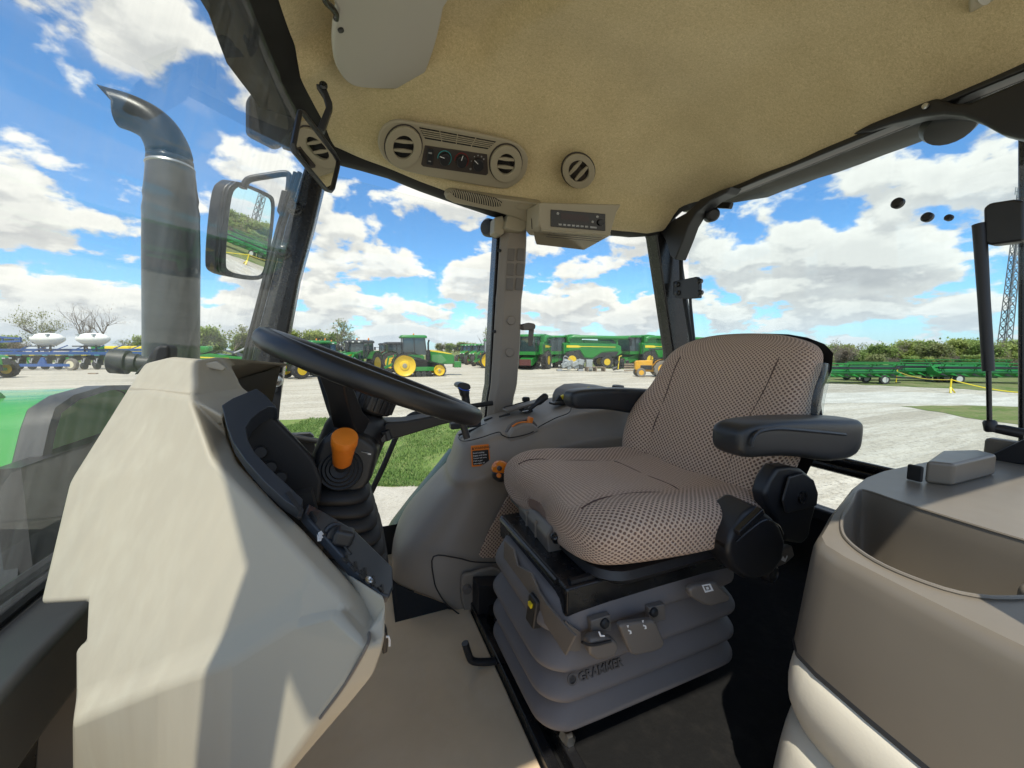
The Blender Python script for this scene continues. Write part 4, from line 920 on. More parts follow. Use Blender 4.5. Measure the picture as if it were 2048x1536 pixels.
# stitched seams on the backrest
for sg in (-1, 1):
    pts = seam_on(bvb, [V(.4, .70 + sg * (.122 + .015 * sstep(-.2, -.05, z)), z) for z in [-.31 + .0125 * i for i in range(24)]], V(1, 0, 0), -.0003)
    bm = newbm(); tube(bm, bez(pts, 2), .0016, 6); SEAT.part('seam', bm, THREAD, bk)
pts = seam_on(bvb, [V(.4, y, -.105 + .02 * math.cos((y - .7) * 12)) for y in [.51 + .0125 * i for i in range(31)]], V(1, 0, 0), -.0003)
# hard shell behind the backrest and loose plastic film on its edge
rows_ = []
for z, w in wt[1:]:
    xf = lerp(.716, .885, (z + .33) / .365) + .075
    rows_.append([V(xf + .02 * math.cos(a * math.pi), .70 + w * 1.0 * (2 * i / 14 - 1), z) for i in range(15) for a in ((2 * i / 14 - 1) * .45,)])
bm = newbm(); quad_grid(bm, rows_); bmesh.ops.solidify(bm, geom=bm.faces[:], thickness=.012); SEAT.part('back_shell', bm, BLACK, smooth=60)
film = []
for i, (u, v, y) in enumerate(((1640, 725, .48), (1637, 745, .475), (1630, 772, .465), (1622, 800, .462), (1618, 830, .465), (1625, 852, .47))):
    p = QY(u - 8, v, y + .02); film.append([p, QY(u + (4 if i % 2 else 0), v, y) + V(.01, 0, 0), QY(u - 3, v + 3, y + .03) + V(.05, 0, 0)])
FILM = glass_mat('clear plastic film', (.85, .9, .92), dust=.45, streak=(90, 30, 60), dustcol=(.55, .62, .66))
bm = newbm(); quad_grid(bm, film); SEAT.part('plastic_film', bm, FILM, smooth=180, subd=1)
# armrests
def armrest(y, w, pts, name='armrest'):
    rings = []
    for x, zt, zb, k in pts:
        rings.append([V(x, y + w * k * c_, (zt + zb) / 2 + (zt - zb) / 2 * s_) for c_, s_ in [sup(2 * math.pi * i / 24, 4.4) for i in range(24)]])
    bm = newbm(); loft(bm, rings); return bm
prof = [(.562, -.140, -.150, .5), (.566, -.128, -.166, .8), (.578, -.121, -.178, .95), (.61, -.118, -.179, 1), (.66, -.118, -.182, 1.02), (.72, -.120, -.190, 1.05), (.78, -.1235, -.205, 1.08), (.84, -.129, -.211, 1.08), (.88, -.132, -.207, 1.0), (.895, -.136, -.19, .9), (.90, -.145, -.165, .6)]
ARMM = mat('black armrest polyurethane', (.020, .022, .025), .40, bump=(1100, .12))
ar = SEAT.part('armrest', armrest(.447, .035, prof), ARMM, smooth=180, subd=1)
SEAT.part('armrest', armrest(.955, .033, [(x, a + .004, b_ + .006, k) for x, a, b_, k in prof]), ARMM, smooth=180, subd=1)
# moulded step on the near armrest
bm = newbm(); tube(bm, bez([QY(u, v, .410) for u, v in ((1503, 893), (1505, 880), (1512, 868), (1526, 861), (1560, 857.5), (1620, 862), (1690, 869))], 4), .0032, 6); SEAT.part('armrest_ridge', bm, ARMM, ar)
# hinge of the near armrest
hp = [(1556, 935), (1580, 932), (1605, 938), (1625, 955), (1635, 985), (1632, 1020), (1625, 1045), (1620, 1075), (1606, 1090), (1570, 1085), (1552, 1040), (1535, 1010), (1530, 990), (1540, 960)]
bm = newbm(); prism(bm, [QY(u, v, .455) for u, v in hp], (0, .03, 0)); hg = SEAT.part('armrest_hinge', bm, BLACK, bevel=.008, bseg=3)
bm = newbm(); prism(bm, [QY(u, v, .452) for u, v in ((1573, 952), (1600, 944), (1622, 958), (1631, 985), (1628, 1010), (1568, 1025), (1560, 1000))], (0, -.006, 0)); SEAT.part('hinge_cover', bm, BLACK, hg, bevel=.006)
bm = newbm(); lathe(bm, [(.012, 0), (.012, .003), (.009, .003), (.009, .0015), (.001, .0015)], QY(1604, 994, .446), (0, -1, 0), 20); SEAT.part('hinge_pin', bm, BLACKG, hg)
# height adjuster housing
hh = [(1490, 1030), (1515, 1012), (1545, 1035), (1562, 1052), (1574, 1085), (1568, 1120), (1548, 1150), (1520, 1162), (1490, 1160), (1468, 1140), (1456, 1110), (1458, 1085), (1470, 1060)]
bm = newbm(); prism(bm, [QY(u, v, .43) for u, v in hh], (.01, .07, 0)); ho = SEAT.part('recliner_housing', bm, BLACK, bevel=.014, bseg=4)
bm = newbm(); tube(bm, bez([QY(u, v, .429) for u, v in ((1472, 1084), (1497, 1062), (1530, 1040), (1556, 1050), (1566, 1068))], 4), .0016, 5); SEAT.part('housing_seam', bm, BLACKG, ho)
bm = newbm(); beam(bm, QY(1474, 1066, .425), QY(1522, 1020, .425), .012, .012); SEAT.part('housing_clip', bm, BLACKG, ho, bevel=.002)
bm = newbm(); prism(bm, [QY(u, v, .46) for u, v in ((1555, 1100), (1585, 1092), (1590, 1112), (1572, 1128), (1556, 1135), (1548, 1128))], (0, .012, 0)); pd_ = SEAT.part('rear_paddle', bm, TAUPE2, bevel=.003)
bm = newbm(); prism(bm, [QY(u, v, .459) for u, v in ((1562, 1120), (1566, 1112), (1570, 1118), (1574, 1110), (1575, 1113), (1570, 1124))], (0, -.0006, 0)); SEAT.part('paddle_symbol', bm, WHITEP, pd_, smooth=0)
bm = newbm(); lathe(bm, [(.018, -.03), (.018, 0), (.013, .004), (.012, .001), (.001, .001)], QY(1547, 1148, .46), (.2, -1, 0), 18); SEAT.part('side_knob', bm, BLACK)
# cushion pan and adjuster bar at the nose
bm = newbm(); rings = []
for z, k in ((-.362, .98), (-.375, 1.0), (-.392, .93)): rings.append([V(.57 + x * k, .695 + y * k, z) for x, y in rrect(.44, .43, .06, 5)])
loft(bm, rings); SEAT.part('cushion_pan', bm, BLACK, smooth=50)
a, b_ = QY(1052, 1003, .79), QY(1112, 1062, .615)
rings = []
for p in (a, lerp(a, b_, .5), b_):
    rings.append([p + V(dx, 0, dz) for dx, dz in ((.012, .012), (-.010, .008), (-.020, -.008), (-.016, -.040), (.03, -.055), (.035, .0))])
bm = newbm(); loft(bm, rings); ab = SEAT.part('adjuster_bar', bm, TAUPE2, bevel=.004)
for t in (.12, .78):
    p = lerp(a, b_, t) + V(-.0005, 0, .0125); bm = newbm(); box(bm, p, (.008, .004, .0015)); box(bm, p + V(.004, .007, 0), (.004, .010, .0015)); SEAT.part('bar_symbol', bm, WHITEP, ab, smooth=0)
for t in (.34, .66):
    p = lerp(a, b_, t) + V(-.018, 0, -.016); bm = newbm(); box(bm, p, (.006, .004, .034)); SEAT.part('bar_rib', bm, TAUPE, ab)
bm = newbm(); tube(bm, bez([QY(u, v, .80) for u, v in ((1014, 1052), (1022, 1046), (1040, 1043), (1056, 1040))], 3), .0085, 8); SEAT.part('side_lever', bm, TAUPE2)
# carriage
bm = newbm(); box(bm, (.50, .655, -.405), (.40, .30, .05)); SEAT.part('carriage', bm, BLACKG, bevel=.006)
bm = newbm(); tube(bm, [V(.30, .535, -.385), V(.30, .79, -.385)], .006, 8); tube(bm, [V(.315, .52, -.380), V(.70, .52, -.380)], .007, 8); SEAT.part('slide_rail', bm, BLACKG)
for i, (u, v, y) in enumerate(((1110, 1075, .60), (1150, 1140, .56), (1190, 1218, .515))):
    bm = newbm(); c = QY(u, v, y); lathe(bm, [(.008, -.01), (.008, .005), (.005, .007), (.001, .007)], c, (-.5, -.4, .8), 10); box(bm, c + V(.012, 0, .002), (.02, .006, .006)); SEAT.part('fitting', bm, BLACKG, bevel=.001)
# bellows
bx0, bx1, by0, by1 = .270, .705, .50, .785
zs = [-.450, -.513, -.566, -.617]; prev = -.402
for i, z in enumerate(zs):
    rings = []
    for hgt, k in ((prev + .002, .80), (prev - .003, .84), (lerp(prev, z, .5), .945), (z + .012, 1.015), (z + .003, 1.045), (z - .005, 1.04), (z - .008, .98), (z - .003, .76)):
        kk = k if i else lerp(k, 1.0, .55)
        rings.append([V((bx0 + bx1) / 2 + x * kk, (by0 + by1) / 2 + y * kk, hgt) for x, y in rrect(bx1 - bx0, by1 - by0, .055, 6)])
    bm = newbm(); loft(bm, rings); fo = SEAT.part('bellows_fold', bm, GREYB, smooth=60, subd=1); prev = z
    if i == 1: SEAT.part('embossed_name', text_bm('GRAMMER', .0185, QY(1158, 1364, .4905), V(1, 0, 0), V(0, .34, .94), .0018, bold=.0003), mat('shade darkened bellows rubber', (.085, .078, .076), .6), fo, smooth=0)  # lettering coloured darker than the bellows in place of relief shade
    if i == 1:
        bm = newbm(); lathe(bm, [(.009, 0), (.009, .002), (.006, .002), (.006, 0)], QY(1144, 1358, .4915), (0, -1, .34), 18); SEAT.part('embossed_mark', bm, MATS['shade darkened bellows rubber'], fo)
# flange, switch and control paddles
bm = newbm(); 
fl = [(1090, 1112), (1108, 1130), (1120, 1165), (1140, 1175), (1160, 1195), (1168, 1205), (1168, 1245), (1145, 1225), (1118, 1190), (1098, 1150)]
bm = newbm(); prism(bm, [QX(u - 70, v - 20, .278) for u, v in ((1082, 1100), (1100, 1118), (1108, 1150), (1135, 1165), (1150, 1200), (1168, 1228), (1200, 1265), (1225, 1290), (1205, 1330), (1170, 1275), (1140, 1235), (1105, 1175), (1080, 1140))], (-.004, 0, 0)); SEAT.part('flange', bm, TAUPE2, bevel=.001)
bm = newbm(); prism(bm, [QY(u, v, .497) for u, v in ((1128, 1238), (1140, 1248), (1153, 1256), (1160, 1262), (1159, 1298), (1146, 1300), (1130, 1297), (1115, 1280))], (0, -.004, 0)); SEAT.part('flange', bm, TAUPE2, bevel=.001)
sw = QX(1070, 1220, .272)
bm = newbm(); box(bm, sw, (.018, .030, .048), Matrix.Rotation(.15, 3, 'Y')); s1 = SEAT.part('rocker_switch', bm, BLACK, bevel=.004)
bm = newbm(); box(bm, sw + V(-.009, 0, .012), (.004, .010, .007)); SEAT.part('yellow_mark', bm, YELLOW, s1)
def paddle(pts, y, th, m_=TAUPE2): 
    bm = newbm(); prism(bm, [QY(u, v, y) for u, v in pts], (0, th, 0)); return bm
p1 = SEAT.part('height_paddle', paddle(((1228, 1242), (1236, 1238), (1298, 1230), (1304, 1240), (1318, 1272), (1316, 1284), (1300, 1292), (1262, 1300), (1252, 1298), (1240, 1272)), .475, -.014), TAUPE2, bevel=.005)
bm = newbm()
for u, v in ((1253, 1257), (1283, 1247)):
    prism(bm, [QY(u + a, v + b_, .4605) for a, b_ in ((0, -6), (4, -7), (3, -1))], (0, -.0006, 0)); prism(bm, [QY(u + a, v + b_, .4605) for a, b_ in ((3, 2), (9, 4), (10, 10), (6, 11), (7, 6), (3, 5))], (0, -.0006, 0))
SEAT.part('paddle_symbol', bm, WHITEP, p1, smooth=0)
p2 = SEAT.part('suspension_paddle', paddle(((1366, 1172), (1375, 1164), (1420, 1155), (1428, 1166), (1448, 1182), (1446, 1194), (1410, 1204), (1398, 1202), (1370, 1186)), .47, -.014), TAUPE2, bevel=.005)
bm = newbm(); ring_prism(bm, [QY(u, v, .4555) for u, v in ((1403, 1170), (1420, 1167), (1427, 1181), (1410, 1185))], [QY(u, v, .4555) for u, v in ((1407, 1172), (1418, 1170), (1422, 1179), (1411, 1181))], (0, -.0006, 0)); prism(bm, [QY(u, v, .4555) for u, v in ((1411, 1174), (1416, 1173), (1418, 1178), (1413, 1179))], (0, -.0006, 0)); SEAT.part('paddle_symbol', bm, WHITEP, p2, smooth=0)
bm = newbm(); prism(bm, [QY(u, v, .487) for u, v in ((1182, 1242), (1222, 1230), (1224, 1262), (1184, 1268))], (0, .012, 0)); SEAT.part('bracket', bm, TAUPE2, bevel=.002)
bm = newbm(); prism(bm, [QY(u, v, .487) for u, v in ((1298, 1216), (1330, 1208), (1332, 1240), (1300, 1246))], (0, .012, 0)); SEAT.part('bracket', bm, TAUPE2, bevel=.002)
for u, v in ((1209, 1246), (1307, 1224)):
    bm = newbm(); lathe(bm, [(.008, -.004), (.008, .003), (.005, .006), (.001, .006)], QY(u, v, .486), (0, -1, .1), 12); SEAT.part('rubber_stop', bm, RUBBER)
kn_ = [(1164, 1268), (1176, 1260), (1196, 1258), (1218, 1266), (1224, 1276), (1218, 1296), (1200, 1302), (1178, 1304), (1165, 1292)]
k1 = SEAT.part('lumbar_knob', paddle(kn_, .485, -.020), TAUPE2, bevel=.006)
bm = newbm(); tube(bm, bez([QY(u, v, .462) for u, v in ((1164, 1284), (1185, 1290), (1222, 1282))], 3), .0022, 6); SEAT.part('knob_groove', bm, BLACK, k1)
bm = newbm(); prism(bm, [QY(u, v, .4645) for u, v in ((1196, 1263), (1199, 1263), (1202, 1270), (1209, 1270), (1209, 1273), (1200, 1273))], (0, -.0006, 0)); SEAT.part('knob_symbol', bm, WHITEP, k1, smooth=0)
# base frame below the bellows
bm = newbm(); box(bm, (.49, .65, -.65), (.30, .22, .05)); SEAT.part('base_frame', bm, BLACKG, bevel=.006)
bm = newbm(); lathe(bm, [(.012, -.01), (.012, .004), (.008, .01), (.001, .01)], QY(1136, 1476, .505), (0, -1, .2), 6); SEAT.part('bolt', bm, STEEL, smooth=20)
bm = newbm(); box(bm, (.66, .66, -.56), (.06, .22, .2)); SEAT.part('rear_support', bm, BLACK, bevel=.006)

# ================================================================== LEFT FENDER CONSOLE
FEN = Thing('fender_console', 'bronze taupe fender console with an open storage bin and cream vinyl padding', 'fender console', (.8, .15, FLZ))
ZT = -.250
def arc_corner(c, r, a0, a1, n=6): return [(c[0] + r * math.cos(rad(lerp(a0, a1, i / n))), c[1] + r * math.sin(rad(lerp(a0, a1, i / n)))) for i in range(n + 1)]
# plan outline of the shell (x, y), from the door side round the seat side to the rear
plan = [(.490, -.30), (.494, -.15), (.498, 0), (.512, .133), (.524, .205), (.536, .262), (.547, .289), (.567, .305), (.605, .319), (.664, .342), (.75, .370), (.83, .397), (.918, .420), (1.0, .43), (1.2, .43), (1.36, .42), (1.375, .38), (1.375, 0), (1.375, -.30)]
cxm = (.95, .05)
def grow(pl_, k): return [(x + (x - cxm[0]) * k, y + (y - cxm[1]) * k) for x, y in pl_]
rings = [[V(x, y, z) for x, y in grow(plan, k)] for z, k in ((-.405, .040), (-.40, .040), (-.34, .026), (-.28, .012), (-.264, .007), (-.2555, .000), (ZT, -.012))]
bm = newbm(); quad_grid(bm, rings, True); sh = FEN.part('shell', bm, BRONZE, smooth=60)
bm = newbm(); tube(bm, [V(x, y, -.4035) for x, y in grow(plan, .036)], .004, 6); FEN.part('seam', bm, RUBBER)
loop_ = [(p.x, p.y) for p in smooth_loop([(.815, .380, 0), (.74, .352, 0), (.665, .326, 0), (.61, .298, 0), (.580, .272, 0), (.560, .238, 0), (.556, .205, 0), (.566, .172, 0), (.60, .150, 0), (.68, .128, 0), (.77, .120, 0), (.797, .14, 0), (.802, .22, 0), (.815, .32, 0), (.826, .365, 0)], 3)]
bm = newbm()
def ring_edges(pts):
    v_ = [bm.verts.new(p) for p in pts]; return [bm.edges.new((v_[i], v_[(i + 1) % len(v_)])) for i in range(len(v_))]
ed = ring_edges(rings[-1]) + ring_edges([V(x, y, ZT) for x, y in loop_])
bmesh.ops.triangle_fill(bm, use_beauty=True, use_dissolve=False, edges=ed, normal=(0, 0, 1)); FEN.part('top_panel', bm, BRONZE, smooth=0)
bc = V(.69, .245, 0)
def bl(k, z): return [V(lerp(bc.x, x, k), lerp(bc.y, y, k), z) for x, y in loop_]
bm = newbm(); quad_grid(bm, [bl(1, ZT + .0005), bl(.992, ZT - .004), bl(.975, ZT - .03), bl(.93, ZT - .115), bl(.89, ZT - .128), bl(.8, ZT - .13), bl(.02, ZT - .131)], True); FEN.part('bin_wall', bm, BRONZE, smooth=60)
bm = newbm(); tube(bm, [p + V(0, 0, .0015) for p in bl(1.004, ZT)] + [bl(1.004, ZT)[0] + V(0, 0, .0015)], .0022, 6); FEN.part('bin_rim', bm, BRONZE)
bm = newbm(); prism(bm, [V(x, y, ZT - .129) for x, y in [(.655 + a * .5, .24 + b * .6) for a, b in rrect(.10, .22, .04, 5)]], (0, 0, .006)); FEN.part('rubber_insert', bm, RUBBER, bevel=.002)
bm = newbm(); box(bm, (.655, .185, ZT - .121), (.014, .012, .004)); FEN.part('paper_scrap', bm, VINYL)
bm = newbm(); box(bm, (.74, .145, ZT - .075), (.10, .05, .12)); FEN.part('bin_divider', bm, BRONZE, bevel=.012, bseg=3)
cv = [(1822, 941), (1895, 926), (1962, 926), (1988, 936), (1902, 960)]
rings = []
bx_ = [QZ(1848, 966, ZT), QZ(1905, 973, ZT), QZ(1990, 950, ZT), QZ(1950, 938, ZT), QZ(1880, 940, ZT)]
hgt = .042
bm = newbm(); prism(bm, [p + V(0, 0, .0) for p in bx_], (0, 0, hgt)); FEN.part('box_cover', bm, BRONZE, bevel=.006, bseg=3)
bm = newbm(); box(bm, bx_[0] + V(-.004, .012, .016), (.008, .022, .03)); FEN.part('cover_clip', bm, RUBBER, bevel=.003)
bm = newbm(); box(bm, (1.36, .15, ZT + .02), (.03, .5, .05)); FEN.part('rear_lip', bm, BRONZE, bevel=.008)
# vinyl pad below the seam
def vin(z, k, bulge): return [V(x + (x - cxm[0]) * k - bulge * .9 * sstep(.75, .6, x), y + (y - cxm[1]) * k * .6 + bulge * .3 * sstep(.2, .4, y), z) for x, y in plan]
rings = [vin(-.402, .020, 0), vin(-.405, .038, .0), vin(-.415, .046, .006), vin(-.445, .055, .010), vin(-.475, .052, .006), vin(-.495, .044, -.004), vin(-.505, .040, -.008)]
bm = newbm(); quad_grid(bm, rings, True); FEN.part('vinyl_pad', bm, VINYL, smooth=180, subd=1)
rings = [vin(-.503, .030, -.02), vin(-.507, .050, .0), vin(-.525, .062, .006), vin(-.58, .078, .010), vin(-.68, .10, .014), vin(-.8, .115, .016)]
bm = newbm(); quad_grid(bm, rings, True); FEN.part('lower_vinyl_panel', bm, VINYL, smooth=180, subd=1)
# ================================================================== HEADLINER FITTINGS
class Plane:
    def __init__(s, p0, n): s.p0 = Vector(p0); s.n = Vector(n).normalized()
    def p(s, u, v, off=0): return QP(u, v, s.p0 + s.n * off, s.n)
    def poly(s, pts, off=0): return [s.p(a, b, off) for a, b in pts]
HP = Plane(QY(905, 305, 1.2), (0, -.6, -.8))
HV = Thing('ventilation_panel', 'tan overhead ventilation panel with two round vents and three dials', 'vent panel', HP.p(905, 305))
def hplate(T, name, pts, m_, th, off=0, par=None, pl=HP, **k):
    bm = newbm(); prism(bm, pl.poly(pts, off), pl.n * th); return T.part(name, bm, m_, par, **k)
caps = smooth_loop([(791, 236, 0), (838, 242, 0), (882, 249, 0), (940, 260, 0), (994, 271, 0), (1032, 283, 0), (1052, 305, 0), (1054, 328, 0), (1043, 354, 0), (1014, 373, 0), (980, 371, 0), (920, 361, 0), (842, 346, 0), (800, 335, 0), (768, 313, 0), (755, 282, 0), (763, 252, 0)], 3)
plate = hplate(HV, 'bezel', [(p.x, p.y) for p in caps], LINTRIM, .012, -.004, bevel=.006, bseg=3)
def round_vent(T, cu, cv, a, b, pl, hole=.5, rot=8, th=.02, par=None, flaps=2, frot=None):
    ring = pell(cu, cv, a, b, rot); inn = pell(cu, cv, a * hole, b * hole, rot)
    bm = newbm(); prism(bm, pl.poly(pell(cu, cv, a + 2.2, b + 2.2, rot), .008), pl.n * .0015); T.part('shadow_gap', bm, DARKBROWN, par)
    bm = newbm(); ring_prism(bm, pl.poly(ring, .006), pl.poly(inn, .006), pl.n * (th - .008)); rg = T.part('vent_ring', bm, LINTRIM, par, bevel=.003)
    bm = newbm(); prism(bm, pl.poly(inn, .0075), pl.n * .002); T.part('vent_hole', bm, mat('vent dark', (.006, .006, .006), .8), par)
    fr = rot if frot is None else frot; c, s = math.cos(rad(fr)), math.sin(rad(fr))
    for i in range(flaps):
        o = (i - (flaps - 1) / 2) * b * hole * .78
        pts = [(cu + x * c - (o + y) * s, cv + x * s + (o + y) * c) for x, y in ((-a * hole * .9, -2.2), (0, -3.8), (a * hole * .9, -2.2), (a * hole * .9, 2.2), (0, 3.4), (-a * hole * .9, 2.2))]
        bm = newbm(); prism(bm, pl.poly(pts, .010), pl.n * .006); T.part('vent_flap', bm, LINTRIM, par, bevel=.001)
    return rg
round_vent(HV, 806.5, 291, 36.5, 41.5, HP, .56, 6, par=plate)
round_vent(HV, 1011, 325, 31.5, 37, HP, .56, 6, par=plate)
gq = [(838, 254), (992, 283), (975, 298), (850, 277)]
hplate(HV, 'grille_recess', gq, mat('vent dark', (.006, .006, .006), .8), .0012, .008, plate, smooth=0)
for k in range(1, 5):
    t = k / 5; a = (lerp(838, 850, t), lerp(254, 277, t)); b = (lerp(992, 975, t), lerp(283, 298, t))
    bm = newbm(); beam(bm, HP.p(*a, .0105), HP.p(*b, .0105), .0024, .003, HP.n); HV.part('slat', bm, LINTRIM, plate)
for t in (.27, .5, .74):
    bm = newbm(); beam(bm, HP.p(lerp(838, 992, t), lerp(254, 283, t), .0105), HP.p(lerp(850, 975, t), lerp(277, 298, t), .0105), .0025, .003, HP.n); HV.part('slat', bm, LINTRIM, plate)
cp = hplate(HV, 'control_plate', [(850, 290), (974, 308), (976, 346), (972, 350), (846, 332), (842, 328)], DARKBROWN, .003, .0075, plate, bevel=.001)
hplate(HV, 'rocker_switch', [(855, 296), (867, 298), (865, 330), (853, 327)], BLACK, .006, .0105, cp, bevel=.002)
hplate(HV, 'switch_symbol', [(857, 304), (864, 305), (864, 308), (857, 307)], mat('dim grey print', (.3, .3, .3), .6), .0005, .0168, cp, smooth=0)
hplate(HV, 'switch_symbol', [(857, 321), (862, 322), (862, 324), (857, 323)], MATS['dim grey print'], .0005, .0168, cp, smooth=0)
for cu, cv, ang, arcm in ((889, 316.5, 160, TEALP), (923, 321, 72, mat('dark red print', (.25, .02, .02), .6)), (956, 328, 135, None)):
    bm = newbm(); prism(bm, HP.poly(pell(cu, cv, 10.5, 12.5, 8), .0105), HP.n * .012); kb = HV.part('dial', bm, BLACK, cp, bevel=.003)
    du, dv = math.cos(rad(ang)), -math.sin(rad(ang))
    bm = newbm(); beam(bm, HP.p(cu, cv, .0232), HP.p(cu + du * 10, cv + dv * 10, .0232), .0016, .0012, HP.n); HV.part('pointer', bm, WHITEP, cp)
    if arcm:
        bm = newbm(); pts = [HP.p(cu + 13.5 * math.cos(rad(t)), cv - 15 * math.sin(rad(t)), .0112) for t in range(-60, 190, 15)]; tube(bm, pts, .0011, 5); HV.part('dial_arc', bm, arcm, cp)
    else:
        for t in (160, 120, 90, 60, 35):
            bm = newbm(); lathe(bm, [(.0016 + .0012 * (160 - t) / 120, 0), (.001, .0006)], HP.p(cu + 14 * math.cos(rad(t)), cv - 17 * math.sin(rad(t)), .0108), HP.n, 8); HV.part('dial_dot', bm, MATS['dim grey print'], cp)
bm = newbm(); c = HP.p(941, 338, .0108)
for a in range(0, 180, 60): 
    s_, t_ = frame_of(HP.n); d = s_ * math.cos(rad(a)) + t_ * math.sin(rad(a)); beam(bm, c - d * .004, c + d * .004, .0014, .0006, HP.n)
HV.part('fan_symbol', bm, MATS['dim grey print'], cp)
# lone vent behind the panel
VT = Thing('round_vent', 'single small round tan air vent on the sloping headliner', 'air vent', HP.p(1157, 340))
round_vent(VT, 1156, 340, 32, 35, HP, .62, -20, th=.018, flaps=2, frot=-48)
# speaker grille over the middle pillar
SP = Plane(QY(960, 402, 1.272), (0, -.72, -.69))
SG = Thing('speaker_grille', 'tan oval speaker grille with fine curved ribs above the middle pillar', 'speaker grille', SP.p(960, 400))
gb = [(887, 388), (890, 378), (900, 374), (935, 379), (985, 386), (1079, 399), (1075, 412), (1068, 437), (1050, 440), (1030, 428), (985, 414), (940, 404), (905, 397)]
b0 = hplate(SG, 'frame', gb, LINTRIM, .012, -.03, pl=SP, bevel=.004)
b0 = hplate(SG, 'base', gb, LINTRIM, .034, -.03, pl=SP, bevel=.005, bseg=3)
hplate(SG, 'recess', [(899, 383), (912, 379), (950, 386), (990, 395), (1004, 404), (1000, 413), (985, 413), (945, 404), (912, 395)], mat('vent dark', (.006, .006, .006), .8), .001, .0045, b0, pl=SP, smooth=0)
for k in range(22):
    t = k / 21; u = lerp(903, 1001, t); vt = interp(u, [(903, 381), (912, 379), (950, 386), (990, 395), (1004, 404)]); vb = interp(u, [(903, 388), (912, 395), (945, 404), (985, 413), (1001, 413)])
    bm = newbm(); tube(bm, bez([SP.p(u - 3, vt, .0055), SP.p(u + 1, (vt + vb) / 2, .0065), SP.p(u + 2, vb, .0055)], 3), .0021, 5); SG.part('rib', bm, LINTRIM, b0)
hplate(SG, 'button', smooth_loop([(1032, 410, 0), (1045, 407, 0), (1062, 410, 0), (1064, 415, 0), (1050, 419, 0), (1034, 416, 0)], 3) and [(p.x, p.y) for p in smooth_loop([(1032, 410, 0), (1045, 407, 0), (1062, 410, 0), (1064, 415, 0), (1050, 419, 0), (1034, 416, 0)], 3)], LINTRIM, .005, .003, b0, pl=SP, bevel=.002)
# radio
RP_ = Plane(QY(1150, 440, 1.165), (-.12, -.95, -.28))
RD = Thing('radio', 'tan overhead radio housing with a black faceplate and a row of buttons', 'radio', RP_.p(1150, 440))
front = [(1079, 404), (1244, 408), (1234, 424), (1222, 466), (1216, 473), (1084, 461), (1076, 452)]
f3 = RP_.poly(front); bk3 = [p + V(.0, .10, .0) for p in f3]
bm = newbm(); loft(bm, [f3, [p + V(0, .10, .01) for p in f3]]); hs = RD.part('housing', bm, LINTRIM, bevel=.006, bseg=3)
low = [QP(u, v, RP_.p0, RP_.n) for u, v in ((1084, 461), (1216, 473))]
btm = [low[0], low[1], QY(1172, 500, 1.30), QY(1070, 489, 1.28), QY(1062, 446, 1.26), QP(1077, 440, RP_.p0, RP_.n)]
bm = newbm(); vv = [bm.verts.new(p) for p in (low[0] + V(0, -.003, 0), low[1] + V(0, -.003, 0), QY(1222, 470, 1.22), QY(1168, 501, 1.27), QY(1072, 490, 1.24), QY(1063, 447, 1.24), QP(1077, 442, RP_.p0, RP_.n) + V(0, -.003, 0))]
tp = [bm.verts.new(v.co + V(0, .02, .05)) for v in vv]
bm.faces.new(vv[::-1]); bm.faces.new(tp)
for i in range(7): bm.faces.new([vv[i], vv[(i + 1) % 7], tp[(i + 1) % 7], tp[i]])
RD.part('housing_belly', bm, LINTRIM, hs, bevel=.004)
for k in range(6):
    bm = newbm(); beam(bm, QY(1062.5 + k * 2.4, 437 - k * 2, 1.232), QY(1064 + k * 2.4, 458 - k * .5, 1.232), .002, .002); RD.part('side_slot', bm, DARKBROWN, hs)
for k in range(3):
    bm = newbm(); beam(bm, RP_.p(1098, 466 + k * 2, .003) + V(0, .01 * k, 0), RP_.p(1205, 476 + k * 2, .003) + V(0, .01 * k, 0), .0015, .0015); RD.part('belly_slot', bm, DARKBROWN, hs)
fp = hplate(RD, 'faceplate', [(1101, 419), (1210, 428), (1210, 462), (1101, 453)], mat('glossy black faceplate', (.006, .006, .007), .12), .003, .0005, pl=RP_, bevel=.001)
for k in range(7):
    u = 1117 + k * 8.8 + (0); v = 447 + k * .72
    hplate(RD, 'button', [(u, v), (u + 6.2, v + .5), (u + 6.2, v + 4), (u, v + 3.5)], mat('grey button', (.35, .35, .35), .5), .001, .0037, fp, pl=RP_, smooth=0)
hplate(RD, 'button', [(1180, 452.5), (1193, 453.6), (1193, 457), (1180, 456)], mat('grey button', (.35, .35, .35), .5), .001, .0037, fp, pl=RP_, smooth=0)
for u, v, r_ in ((1115.5, 427, 2.6), (1194.5, 433.5, 2.6), (1185, 443.5, 2.4)):
    hplate(RD, 'button', pell(u, v, r_, r_, 0, 14), mat('grey button', (.35, .35, .35), .5), .0012, .0037, fp, pl=RP_, smooth=0)
hplate(RD, 'volume_knob', pell(1201, 445, 6.5, 6.5, 0, 20), BLACK, .008, .0037, fp, pl=RP_, bevel=.002)
hplate(RD, 'display', [(1122, 426), (1178, 431), (1178, 444), (1122, 439)], mat('dark red display', (.02, .004, .004), .15), .0006, .0037, fp, pl=RP_, smooth=0)
